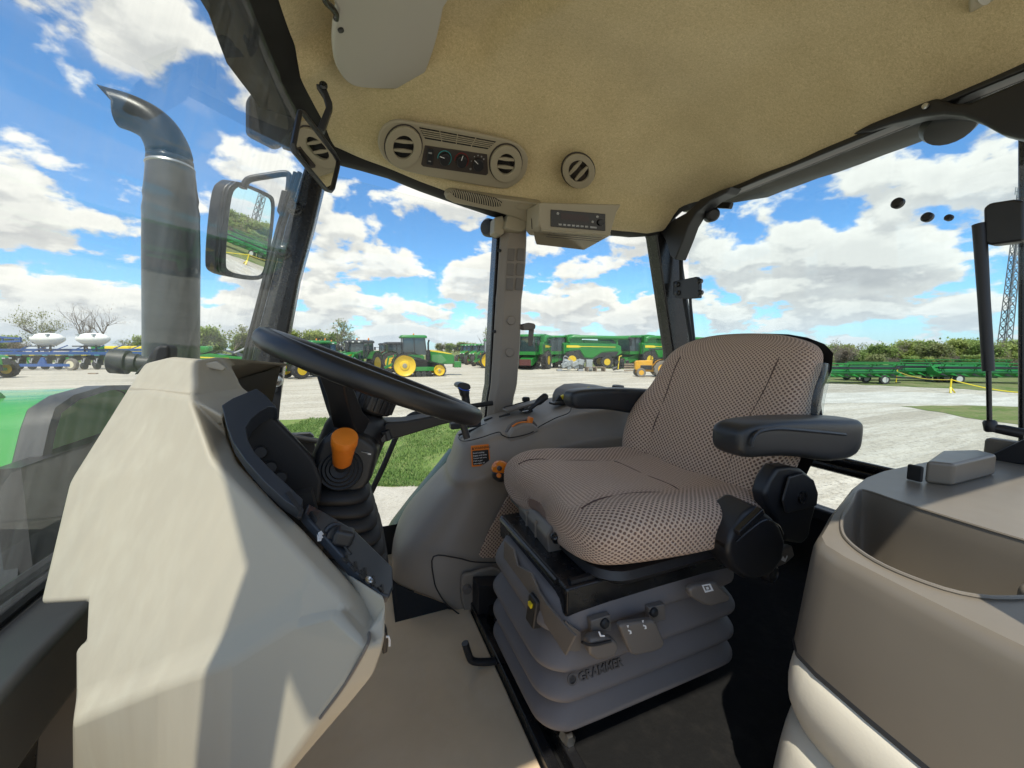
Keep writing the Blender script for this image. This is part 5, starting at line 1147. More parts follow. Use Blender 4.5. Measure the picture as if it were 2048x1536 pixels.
# sun visor
VP_ = Plane(QZ(770, 80, .678), (.40, 0, -1))
VS = Thing('sun_visor', 'grey beige padded sun visor folded flat against the headliner', 'sun visor', VP_.p(770, 80))
vis = [(p.x, p.y) for p in smooth_loop([(672, -40, 0), (668, 0, 0), (662, 40, 0), (661, 80, 0), (668, 120, 0), (690, 152, 0), (720, 163, 0), (780, 166, 0), (815, 164, 0), (838, 150, 0), (855, 110, 0), (870, 60, 0), (882, 0, 0), (886, -40, 0)], 3)]
vb = hplate(VS, 'pad', vis, VISOR, .016, -.008, pl=VP_, bevel=.006, bseg=3)
bm = newbm(); lathe(bm, [(.006, -.002), (.006, .003), (.001, .004)], VP_.p(681, 59, .008), VP_.n, 14); VS.part('screw_plug', bm, BLACK, vb)
bm = newbm(); tube(bm, bez([VP_.p(u, v, .012) for u, v in ((642, -18), (652, 4), (664, 16), (672, 28), (672, 38))], 4), .0055, 8); VS.part('pivot_rod', bm, BLACKG, vb)
# corner of the dome lamp at the top right
DL = Thing('dome_lamp', 'small tan dome lamp frame on the rear headliner', 'lamp', QZ(1965, -10, .70))
DP = Plane(QZ(1965, 0, .675), (.5, 0, -1))
d0 = hplate(DL, 'frame', [(1938, -40), (1936, 5), (1940, 22), (1952, 24), (2000, 5), (2020, -40)], LINTRIM, .02, -.01, pl=DP, bevel=.004)
hplate(DL, 'lens', pell(1968, -8, 14, 14), VISOR, .004, .0105, d0, pl=DP, bevel=.002)

# ================================================================== MIRRORS
MIRR = mat('mirror glass', (.92, .93, .93), .01, metal=1)
mc = QY(632, 302, 1.0); nm = ((-mc).normalized() + (QY(812, 300, 1.2) - mc).normalized()).normalized()
MP = Plane(mc, nm)
IM = Thing('interior_mirror', 'black framed interior mirror hanging from a bracket by the right front pillar', 'mirror', mc)
fr_ = [(600, 224), (607, 226), (668, 306), (677, 322), (676, 334), (666, 376), (661, 382), (652, 379), (590, 305), (587, 290)]
hplate(IM, 'frame', fr_, BLACK, -.008, 0, pl=MP, bevel=.002)
cu = sum(p[0] for p in fr_) / len(fr_); cv = sum(p[1] for p in fr_) / len(fr_)
ins = [(lerp(u, cu, .08 if abs(u - cu) > 20 else .05), lerp(v, cv, .06)) for u, v in fr_]
bm = newbm(); prism(bm, MP.poly(ins, .0002), MP.n * .002); IM.part('glass', bm, MIRR, smooth=0)
bm = newbm(); tube(bm, [MP.p(u, v, .003) for u, v in fr_ + fr_[:1]], .005, 8); IM.part('rim', bm, BLACK)
bm = newbm(); prism(bm, [QY(u, v, 1.05) for u, v in ((631, 166), (650, 168), (665, 205), (664, 216), (648, 262), (634, 256), (652, 212), (646, 190))], (.0, .02, 0)); IM.part('bracket', bm, BLACK, bevel=.003)
bm = newbm(); lathe(bm, [(.009, 0), (.009, .004), (.004, .006), (.002, .003)], QY(647, 172, 1.049), (0, -1, 0), 12); IM.part('bolt', bm, BLACKG)
# right outside mirror
ec = QY(490, 460, 1.62); ne = ((-ec).normalized() + V(.95, .25, -.02).normalized()).normalized(); EP = Plane(ec, ne)
EM = Thing('outside_mirror', 'rounded black door mirror on a tube arm outside the right front pillar', 'mirror', ec)
fr2 = [(p.x, p.y) for p in smooth_loop([(448, 386, 0), (462, 366, 0), (478, 364, 0), (530, 385, 0), (544, 400, 0), (543, 440, 0), (536, 500, 0), (527, 545, 0), (512, 559, 0), (470, 556, 0), (440, 546, 0), (434, 525, 0), (438, 460, 0)], 3)]
cu = sum(p[0] for p in fr2) / len(fr2); cv = sum(p[1] for p in fr2) / len(fr2)
hplate(EM, 'shell', fr2, BLACK, -.05, 0, pl=EP, bevel=.012, bseg=3)
in2 = [(cu + 4 + (u - cu) * .84, cv + (v - cv) * .91) for u, v in fr2]
bm = newbm(); ring_prism(bm, EP.poly(fr2, -.004), EP.poly(in2, -.004), EP.n * .012); EM.part('bezel', bm, BLACK, bevel=.004)
bm = newbm(); prism(bm, EP.poly([(cu + 4 + (u - cu) * .87, cv + (v - cv) * .93) for u, v in fr2], .0), EP.n * .003); EM.part('glass', bm, MIRR, smooth=0)
bm = newbm(); tube(bm, bez([QY(u, v, 1.58) for u, v in ((487, 376), (492, 364), (504, 357), (540, 351), (568, 347), (578, 351), (579, 364), (577, 382))], 5), .0105, 10); EM.part('arm', bm, BLACK)
bm = newbm(); prism(bm, [QY(u, v, 1.50) for u, v in ((563, 379), (578, 381), (570, 425), (560, 430), (553, 421))], (0, .05, 0)); EM.part('mount', bm, BLACK, bevel=.003)

# ================================================================== TRACTOR NOSE SEEN THROUGH THE WINDSCREEN
EX = Thing('exhaust_stack', 'matt grey exhaust stack with a curved tip beside the hood', 'exhaust', QY(345, 760, 1.45))
YE = 1.45
EXM = mat('satin grey exhaust paint', (.055, .06, .06), .33, var=(9, .2), metal=.25)
cl = [(344, 1000, 56), (344, 720, 56), (344, 500, 56), (343.5, 440, 55), (343.5, 425, 55.5), (343, 405, 52), (343, 395, 53.5), (342.5, 372, 50), (342.5, 360, 49), (342, 345, 47.5), (342, 335, 47)]
pxm = (QY(345, 500, YE) - QY(344, 500, YE)).length
bm = newbm(); rings = []
for u, v, r_ in cl:
    c = QY(u, v, YE); rings.append([c + V(math.cos(a), math.sin(a), 0) * r_ * pxm for a in [2 * math.pi * k / 32 for k in range(32)]])
loft(bm, rings); sk = EX.part('stack', bm, EXM, smooth=70)
path = bez([QY(u, v, YE) for u, v in ((341, 336), (340, 312), (333, 288), (318, 262), (296, 243), (268, 229), (240, 220))], 4)
n_ = len(path); rings = []
for i, p in enumerate(path):
    t = i / (n_ - 1); d = (path[min(i + 1, n_ - 1)] - path[max(i - 1, 0)]).normalized(); s = V(0, 1, 0); w = s.cross(d).normalized()
    if w.z < 0: w = -w
    r_ = lerp(46, 38, t) * pxm; sh = .0 if t < .75 else (t - .75) / .25
    rings.append([p + s * math.cos(a) * r_ + w * math.sin(a) * r_ + d * (max(0, math.sin(a)) * 42 * pxm * sh) for a in [2 * math.pi * k / 32 for k in range(32)]])
bm = newbm(); quad_grid(bm, rings, True); bmesh.ops.solidify(bm, geom=bm.faces[:], thickness=.004); EX.part('tip', bm, EXM, smooth=180)
bm = newbm(); c = QY(341, 334, YE); lathe(bm, [(46.5 * pxm, -.004), (48.5 * pxm, 0), (46.5 * pxm, .006)], c, (0, 0, 1), 32); EX.part('weld', bm, mat('weld bead', (.35, .35, .33), .4, metal=.7))

HO = Thing('tractor_hood', 'green tractor hood with a black cowl in front of the windscreen', 'hood', (-1.2, 1.0, GZ + 1.0))
CEN = 1.03
half = [(.755, -1.0), (.745, -.60), (.75, -.40), (.772, -.31), (.795, -.245), (.840, -.170), (.862, -.125), (.880, -.098), (.93, -.082), (1.03, -.074)]
def hood_ring(x, k=1, dz=0): 
    L_ = [(CEN + (y - CEN) * k, z + dz) for y, z in half]; R_ = [(2 * CEN - y, z) for y, z in L_[-2::-1]]
    return [V(x, y, z) for y, z in L_ + R_]
bm = newbm(); quad_grid(bm, [hood_ring(-.455, .97, -.01), hood_ring(-.46), hood_ring(-.492), hood_ring(-.497, .985, -.006)]); HO.part('cowl', bm, mat('black cowl plastic', (.035, .037, .038), .45, bump=(500, .15), var=(12, .15)), smooth=40)
bm = newbm(); quad_grid(bm, [hood_ring(x, k, dz) for x, k, dz in ((-.48, .99, -.004), (-.7, 1.0, -.004), (-1.0, 1.0, -.012), (-1.5, .98, -.05), (-2.0, .92, -.12), (-2.3, .8, -.22), (-2.36, .6, -.34), (-2.37, .2, -.45))]); HO.part('bonnet', bm, GREENH, smooth=50)
bm = newbm(); loft(bm, [[V(x, y, -.088 - .01 * abs(x + .5)) + V(0, 0, dz) for y, dz in ((.905, 0), (.92, .012), (.945, .014), (.96, 0))] for x in (-.56, -.8, -1.2, -1.7)]); HO.part('bonnet_rib', bm, GREENH, smooth=60)
bm = newbm(); box(bm, (-.46, 1.03, -.62), (.03, .52, .9)); HO.part('firewall', bm, BLACK)
a, b_ = QY(290, 727, .98), QY(221, 722, .98)
bm = newbm(); d = b_ - a
tube(bm, [a - d * .6, a + d * .18, a + d * .22, a + d * .48, a + d * .50, a + d * .97, b_], [.014, .014, .018, .018, .0235, .0235, .021], 24); HO.part('pipe_stub', bm, mat('dusty black rubber', (.03, .032, .034), .5, var=(20, .3)), smooth=40)
bm = newbm(); prism(bm, [QY(u, v, .85) for u, v in ((262, 752), (290, 722), (303, 697), (320, 690), (338, 690), (339, 716), (300, 738))], (0, .04, 0)); DASH.part('rear_cap', bm, RUBBER, bevel=.006)
bm = newbm(); tube(bm, bez([QY(u, v, .9) for u, v in ((458, 738), (472, 742), (492, 742))], 3), .003, 6); DASH.part('cable', bm, BLACK)
# front roof lamp seen up through the glass
RL = Thing('roof_lamp', 'dark work lamp under the front roof edge behind the glass', 'lamp', QY(560, 200, 1.2))
bm = newbm(); prism(bm, [QY(u, v, 1.18) for u, v in ((538, 112), (590, 138), (592, 165), (535, 150))], (-.0, .05, 0)); RL.part('bracket', bm, BLACK, bevel=.004)
bm = newbm(); prism(bm, [QY(u, v, 1.22) for u, v in ((498, 195), (536, 150), (594, 165), (602, 240), (560, 300), (498, 268))], (-.02, .06, .02)); lh = RL.part('housing', bm, mat('dark grey roof moulding', (.03, .03, .03), .4), bevel=.01)
bm = newbm(); lathe(bm, [(.012, 0), (.012, .006), (.006, .01), (.001, .01)], QY(516, 188, 1.215), (-.2, -1, -.1), 6); RL.part('bolt', bm, STEEL, lh, smooth=20)
# ================================================================== YARD
random.seed(7)
def GD(u, d): 
    "ground point below pixel column u at distance d along the view"
    f = Vector((CF.x, CF.y, 0)).normalized(); return f * d + CR * ((u - CXP) / FPX * d) + V(0, 0, GZ)
def struct(name, bm, m_, **k): return single(name, bm, m_, None, None, kind='structure', **k)
def ground_mat(name, cols, scales, bump=.4, rough=.95, streak=None):
    m = mat(name, cols[0], rough, spec=.15); nt = m.node_tree; N = nt.nodes; L = nt.links; b = N['Principled BSDF']; tc = N.new('ShaderNodeTexCoord')
    mp = N.new('ShaderNodeMapping'); L.new(tc.outputs['Object'], mp.inputs[0]); mp.inputs['Rotation'].default_value = (0, 0, YAW + .05)
    if streak: mp.inputs['Scale'].default_value = streak
    def no(vec, s, d, r=.6):
        t = N.new('ShaderNodeTexNoise'); L.new(vec, t.inputs['Vector']); t.inputs['Scale'].default_value = s; t.inputs['Detail'].default_value = d; t.inputs['Roughness'].default_value = r; return t.outputs[0]
    prev = None
    for i, (c, s_, lo, hi) in enumerate(zip(cols[1:], scales, *[[x for x in y] for y in ([.42, .45, .5, .5], [.62, .62, .68, .7])])):
        mr = N.new('ShaderNodeMapRange'); L.new(no(mp.outputs[0] if s_ < 3 else tc.outputs['Object'], s_, 8, .68), mr.inputs[0]); mr.inputs[1].default_value = lo; mr.inputs[2].default_value = hi
        mx = N.new('ShaderNodeMix'); mx.data_type = 'RGBA'; L.new(mr.outputs[0], mx.inputs[0]); mx.inputs[7].default_value = (*c, 1)
        if prev: L.new(prev, mx.inputs[6])
        else: mx.inputs[6].default_value = (*cols[0], 1)
        prev = mx.outputs[2]
    L.new(prev, b.inputs['Base Color'])
    vo = N.new('ShaderNodeTexVoronoi'); L.new(tc.outputs['Object'], vo.inputs['Vector']); vo.inputs['Scale'].default_value = 22
    bp = N.new('ShaderNodeBump'); bp.inputs['Strength'].default_value = bump; bp.inputs['Distance'].default_value = .03; L.new(vo.outputs['Distance'], bp.inputs['Height'])
    b2 = N.new('ShaderNodeBump'); b2.inputs['Strength'].default_value = bump; b2.inputs['Distance'].default_value = .12; L.new(no(mp.outputs[0], 1.6, 6), b2.inputs['Height']); L.new(bp.outputs[0], b2.inputs['Normal']); L.new(b2.outputs[0], b.inputs['Normal'])
    return m
GRAVEL = ground_mat('pale crushed gravel', [(.50, .46, .37), (.38, .345, .275), (.58, .545, .46), (.25, .225, .185)], [.35, 1.1, 14], .5, streak=(.16, 1.5, 1))
WHITEG = ground_mat('white crushed stone', [(.55, .53, .46), (.45, .43, .37), (.62, .60, .53), (.34, .32, .28)], [.5, 1.5, 12], .5, streak=(.4, 1.6, 1))
TURF = ground_mat('mown grass', [(.13, .21, .045), (.17, .25, .06), (.21, .24, .085), (.09, .15, .035)], [.5, 2.5, 16], .5)
TURF2 = ground_mat('rough spring grass', [(.13, .18, .05), (.21, .21, .09), (.09, .15, .03), (.24, .21, .12)], [.3, .9, 6], .5)
CONC = ground_mat('concrete path', [(.50, .46, .385), (.43, .39, .325), (.55, .51, .44), (.34, .31, .26)], [1, 3, 30], .15)
bm = newbm(); R = 900; vs = [bm.verts.new((R * math.cos(a), R * math.sin(a), GZ)) for a in [2 * math.pi * k / 64 for k in range(64)]]; bm.faces.new(vs); struct('ground', bm, GRAVEL, smooth=0)
def patch(name, px, m_, lift, sub=True):
    pts = [G(u, v) for u, v in px]; bm = newbm(); vs = [bm.verts.new(p + V(0, 0, lift)) for p in pts]; bm.faces.new(vs); return struct(name, bm, m_, smooth=0)
# strip of lawn and the path beside the tractor (wide enough to run on behind the dashboard)
f2 = Vector((CF.x, CF.y, 0)).normalized()
def GV(d, s): return f2 * d + CR * s + V(0, 0, GZ)
def sheet(name, outline, m_, lift):
    bm = newbm(); vs = [bm.verts.new(GV(*p) + V(0, 0, lift)) for p in outline]; bm.faces.new(vs); return struct(name, bm, m_, smooth=0)
def wob(pts, n=10, amp=.12, seed=1):
    out = []
    for i, (a, b) in enumerate(zip(pts, pts[1:] + pts[:1])):
        for k in range(n):
            t = k / n; d, s = lerp(a[0], b[0], t), lerp(a[1], b[1], t); w = amp * mnoise.noise((d * 1.3 + seed, s * 1.3, seed)); out.append((d + w, s + w))
    return out
lawn = wob([(6.15, -14), (6.2, -2), (6.45, .6), (6.9, 4), (12.2, 5.5), (12.3, -3), (12.1, -7), (12.0, -14)], 16, .30)
sheet('lawn', lawn, TURF, .010)
sheet('path', [(4.3, -12), (4.4, 5), (6.95, 4.1), (6.5, .6), (6.25, -2), (6.2, -12)], CONC, .005)
# far right: white stone lane, worn grass strip and rough meadow
def PG(u, v): 
    p = G(u, v); return (p.dot(f2), p.dot(CR))
def sheet_px(name, px, m_, lift, amp=.15, n=8): return sheet(name, wob([PG(u, v) for u, v in px], n, amp, len(name)), m_, lift)
sheet_px('stone_lane', [(1500, 796), (1660, 786), (1800, 784), (2080, 792), (2200, 800), (2200, 830), (2048, 818), (1900, 808), (1700, 806), (1560, 808)], WHITEG, .006, .2)
sheet_px('grass_verge', [(1800, 812), (1900, 812), (2048, 814), (2200, 822), (2200, 884), (2048, 850), (1940, 836), (1860, 822)], TURF2, .010, .25)
mead = [(14, 8), (24, 13.5), (33, 15), (46, 16.5), (60, 24), (130, 40), (420, 60), (420, 620), (40, 300), (14, 40), (13.6, 20)]
mead = [PG(1640, 766), PG(1760, 771), PG(1900, 777), PG(2060, 787), PG(2300, 798), (20, 80), (60, 240), (420, 620), (420, 120), (110, 40)]
sheet('meadow', wob(mead, 10, .5, 4), TURF2, .008)
fv = [(48, 6), (44, 9), (42, 13), (44, 18), (60, 24), (70, 10)]
sheet('grass_strip', wob(fv, 6, .4, 9), TURF2, .012)
fl = [(62, -80), (62, 8), (95, 22), (420, 60), (420, -420), (80, -190)]
sheet('field', wob(fl, 10, .8, 5), TURF2, .009)
# grass blades on the lawn
def blades(n, dmin, dmax, smin, smax, h, seed):
    rnd = random.Random(seed); verts = []; faces = []
    for i in range(n):
        d = dmin + (dmax - dmin) * rnd.random() ** 1.3; s = lerp(smin, smax, rnd.random())
        c = GV(d, s)
        if mnoise.noise((c.x * .9, c.y * .9, 2)) < -.28 + rnd.random() * .12 - .25 * (rnd.random() < .3): continue
        a = rnd.random() * 6.283; hh = h * (.6 + .8 * rnd.random()); w = .006 + .004 * rnd.random() + d * .0006
        e = V(math.cos(a), math.sin(a), 0) * w; l = V(math.cos(a + 1.5), math.sin(a + 1.5), 0) * hh * (.3 + .6 * rnd.random())
        k = len(verts); verts += [c - e, c + e, c + e * .7 + l * .4 + V(0, 0, hh * .6), c + l + V(0, 0, hh)]; faces += [(k, k + 1, k + 2), (k, k + 2, k + 3)]
    me = bpy.data.meshes.new('grass_blades'); me.from_pydata(verts, [], faces); o = bpy.data.objects.new('grass_blades', me); COL.objects.link(o); o.location.z = CZ
    me.materials.append(GBLADE); o['kind'] = 'stuff'; o['label'] = 'short mown green grass on the lawn strip'; o['category'] = 'grass'; return o
def leaf_mat(name, c0, c1, scale=8):
    m = mat(name, c0, .6, spec=.3); nt = m.node_tree; N = nt.nodes; L = nt.links; b = N['Principled BSDF']
    tc = N.new('ShaderNodeTexCoord'); t = N.new('ShaderNodeTexNoise'); L.new(tc.outputs['Object'], t.inputs['Vector']); t.inputs['Scale'].default_value = scale; t.inputs['Detail'].default_value = 3
    r = N.new('ShaderNodeValToRGB'); L.new(t.outputs[0], r.inputs[0]); r.color_ramp.elements[0].position = .35; r.color_ramp.elements[0].color = (*c0, 1); r.color_ramp.elements[1].position = .65; r.color_ramp.elements[1].color = (*c1, 1)
    L.new(r.outputs[0], b.inputs['Base Color']); b.inputs['Transmission Weight'].default_value = 0
    out = N['Material Output']; tl = N.new('ShaderNodeBsdfTranslucent'); L.new(r.outputs[0], tl.inputs[0]); mx = N.new('ShaderNodeMixShader'); mx.inputs[0].default_value = .42
    L.new(b.outputs[0], mx.inputs[1]); L.new(tl.outputs[0], mx.inputs[2]); L.new(mx.outputs[0], out.inputs[0]); return m
GBLADE = leaf_mat('grass blade green', (.12, .22, .04), (.21, .31, .085), 1.2)
blades(52000, 6.15, 12.35, -6.5, 2.5, .055, 3)

# ---------------------------------------------------------------- vehicles
TYRE = mat('worn black tyre', (.03, .03, .03), .8, bump=(30, .3), wear=(8, .5, (.14, .13, .115)))
RIMY = mat('yellow wheel paint', (.75, .50, .02), .4, wear=(6, .25, (.4, .3, .08)))
RIMW = mat('white wheel paint', (.6, .6, .56), .5, wear=(6, .3, (.3, .28, .24)))
JGREEN = mat('machine green paint', (.018, .205, .03), .32, var=(1.5, .10), wear=(5, .12, (.12, .16, .08)))
JDARK = mat('machine dark plastic', (.022, .024, .024), .45, wear=(4, .3, (.06, .06, .055)))
JYEL = mat('machine yellow stripe', (.8, .62, .03), .4)
DUSTY = mat('dusty tan tyre', (.20, .18, .15), .9, wear=(5, .6, (.09, .085, .08)))
CABG = mat('tinted cab glass', (.03, .05, .055), .06, spec=.8)
AMBER = mat('amber beacon', (.8, .25, .02), .3)
LAMP = mat('lamp lens', (.7, .7, .68), .15)
SMV = mat('orange red triangle', (.8, .08, .02), .5)
BLUEM = mat('machine blue paint', (.02, .085, .28), .4, wear=(4, .2, (.15, .17, .2)))
TANKW = mat('white poly tank', (.80, .80, .74), .45, var=(2, .04))
INDY = mat('faded industrial yellow', (.72, .38, .03), .5, wear=(4, .35, (.35, .25, .1)))
GALV = mat('galvanised steel', (.36, .37, .38), .5, metal=.5, wear=(4, .4, (.18, .17, .16)))
WRAP = mat('pale plastic wrap', (.33, .36, .36), .35, wear=(3, .9, (.12, .13, .13)))
WOOD = mat('weathered timber', (.27, .21, .15), .85, var=(6, .2))
MRED = mat('machine red paint', (.5, .02, .025), .4)
class LThing(Thing):
    "a thing built about its own ground point, then set down with a heading"
    def __init__(s, name, label, cat, loc, head, group=None, scale=1):
        super().__init__(name, label, cat, (0, 0, 0), group); s.root.location = Vector(loc) + V(0, 0, CZ); s.root.rotation_euler = (0, 0, head); s.root.scale = (scale,) * 3
def wheel(T, c, r, w, rimm, rr=.62, lugs=18, name='wheel', tyre=None, dish=-.2, sub=True):
    c = V(*c); bm = newbm(); sd = 1 if c.y > 0 else -1
    lathe(bm, [(r * rr, -w / 2 * .8), (r * .80, -w / 2), (r * .93, -w / 2 * .97), (r * .97, -w / 2 * .8), (r * .975, 0), (r * .97, w / 2 * .8), (r * .93, w / 2 * .97), (r * .80, w / 2), (r * rr, w / 2 * .8)], c, (0, 1, 0), 28)
    for i in range(lugs):
        for s_ in (-1, 1):
            a = 2 * math.pi * (i + (.25 if s_ > 0 else -.25)) / lugs; a2 = a + .5 * 2 * math.pi / lugs
            p = c + V(math.cos(a) * r * .975, s_ * w * .48, math.sin(a) * r * .975); q = c + V(math.cos(a2) * r * .985, s_ * w * .03, math.sin(a2) * r * .985)
            beam(bm, p, q, r * .055, r * .055, V(math.cos(a), 0, math.sin(a)))
    t = T.part(name, bm, tyre or TYRE, smooth=40)
    bm = newbm(); lathe(bm, [(r * rr * 1.0, -w * .42), (r * rr * .93, -w * .3), (r * rr * .86, dish * w), (r * .3, dish * w), (r * .26, dish * w + .04), (r * .2, dish * w + .05), (.001, dish * w + .05)], c, (0, -1, 0), 26)
    lathe(bm, [(r * rr * 1.0, -w * .42), (r * rr * .93, -w * .3), (r * rr * .86, dish * w), (r * .3, dish * w), (.001, dish * w)], c, (0, 1, 0), 26)
    T.part('rim', bm, rimm, t, smooth=40); return t
def bx(T, name, c, s, m_, par=None, bevel=.03, taper=None, rot=None, **k):
    bm = newbm(); box(bm, c, s, rot, taper); return T.part(name, bm, m_, par, bevel=bevel, **k)
def poly_side(T, name, pts, y0, y1, m_, par=None, bevel=.03):
    "profile in x,z extruded across y"
    bm = newbm(); prism(bm, [V(x, y0, z) for x, z in pts], (0, y1 - y0, 0)); return T.part(name, bm, m_, par, bevel=bevel)
def cab(T, x0, x1, w, z0, z1, roofm, par=None, lean=.12, roofext=.18):
    h = z1 - z0
    bm = newbm(); hexa(bm, [V(x0, -w / 2, z0), V(x1, -w / 2, z0), V(x1, w / 2, z0), V(x0, w / 2, z0), V(x0 + lean * .3, -w / 2 * .94, z1), V(x1 - lean, -w / 2 * .94, z1), V(x1 - lean, w / 2 * .94, z1), V(x0 + lean * .3, w / 2 * .94, z1)])
    g = T.part('cab_glass', bm, CABG, smooth=0)
    for sx in (0, .5, 1):
        for sy in (-1, 1):
            xb, xt = lerp(x0, x1, sx), lerp(x0 + lean * .3, x1 - lean, sx)
            bm = newbm(); beam(bm, V(xb, sy * w / 2, z0), V(xt, sy * w / 2 * .94, z1), .07, .07, (1, 0, 0)); T.part('cab_pillar', bm, JDARK, g)
    bm = newbm(); loft(bm, [[V((x0 + x1 - lean * .7) / 2 + x * k, y * k, z) for x, y in rrect(x1 - x0 - lean * .7 + 2 * roofext, w + .2, .2, 3)] for z, k in ((z1 - .02, .96), (z1 + .05, 1), (z1 + .16, .97), (z1 + .22, .86))]); T.part('cab_roof', bm, roofm, smooth=50)
    return g
def row_tractor(label, loc, head, scale=1, roofm=None, loader=False, group=None, name='row_crop_tractor', hoodm=None, beacon=True):
    T = LThing(name, label, 'tractor', loc, head, group, scale); hm = hoodm or JGREEN; rm = roofm or JGREEN
    for y in (-.95, .95): wheel(T, (-1.0, y, .95), .95, .52, RIMY, .6, 16)
    for y in (-.92, .92): wheel(T, (1.65, y, .68), .68, .42, RIMY, .58, 14)
    bx(T, 'chassis', (.4, 0, .85), (3.0, .6, .6), JDARK); bx(T, 'front_axle', (1.65, 0, .65), (.25, 1.5, .22), hm); bx(T, 'rear_axle', (-1.0, 0, .95), (.35, 1.5, .35), hm)
    poly_side(T, 'hood', [(.55, 1.15), (.55, 1.95), (1.4, 1.88), (2.2, 1.72), (2.42, 1.5), (2.42, 1.0), (1.9, 1.05)], -.38, .38, hm, bevel=.08)
    poly_side(T, 'hood_stripe', [(.6, 1.80), (.6, 1.88), (2.1, 1.70), (2.3, 1.55), (2.1, 1.62)], -.39, .39, JYEL, bevel=.005)
    bm = newbm(); box(bm, (2.43, 0, 1.28), (.03, .6, .5)); T.part('grille', bm, JDARK)
    for y in (-.24, .24): bx(T, 'headlight', (2.44, y, 1.52), (.05, .2, .1), LAMP, bevel=.015)
    g = cab(T, -1.15, .5, 1.55, 1.4, 2.65, rm)
    for y in (-1, 1):
        bm = newbm(); quad_grid(bm, [[V(-1.0 + 1.08 * math.cos(a), y * yy, .95 + 1.08 * math.sin(a)) for a in [rad(t) for t in range(25, 170, 15)]] for yy in (.66, 1.2)]); bmesh.ops.solidify(bm, geom=bm.faces[:], thickness=.04); T.part('fender', bm, hm)
        bm = newbm(); tube(bm, [V(.45, y * .72, 2.35), V(.6, y * 1.1, 2.4)], .025, 6); box(bm, (.62, y * 1.2, 2.25), (.06, .2, .36)); T.part('mirror', bm, JDARK)
    bm = newbm(); tube(bm, [V(.62, -.52, 1.4), V(.62, -.52, 2.4), V(.66, -.52, 2.75)], [.11, .1, .055], 10); T.part('exhaust_pipe', bm, JDARK)
    if beacon:
        for y in (-.5, .5): 
            bm = newbm(); lathe(bm, [(.06, 0), (.07, .06), (.05, .16), (.01, .18)], V(-.9, y, 2.88), (0, 0, 1), 10); T.part('beacon', bm, AMBER)
    for y in (-.5, 0, .5): bx(T, 'roof_lamp', (.62, y, 2.72), (.06, .18, .09), LAMP, bevel=.015)
    if loader:
        for y in (-.62, .62):
            bm = newbm(); 
            for a, b_, w in (((.35, y, 1.0), (.45, y, 2.0), .16), ((.45, y, 2.0), (1.7, y, 1.75), .15), ((1.7, y, 1.75), (2.85, y, .55), .14)): beam(bm, a, b_, .12, w, (0, 1, 0))
            T.part('loader_arm', bm, JGREEN, bevel=.01)
            bm = newbm(); tube(bm, [V(.5, y, 1.1), V(1.6, y, 1.5)], .05, 8); T.part('loader_cylinder', bm, mat('chrome rod', (.7, .7, .7), .2, metal=1))
        bm = newbm(); 
        for z in (.35, .7, 1.0): beam(bm, V(2.9, -.7, z), V(2.9, .7, z), .08, .10)
        T.part('loader_carriage', bm, JGREEN)
    return T
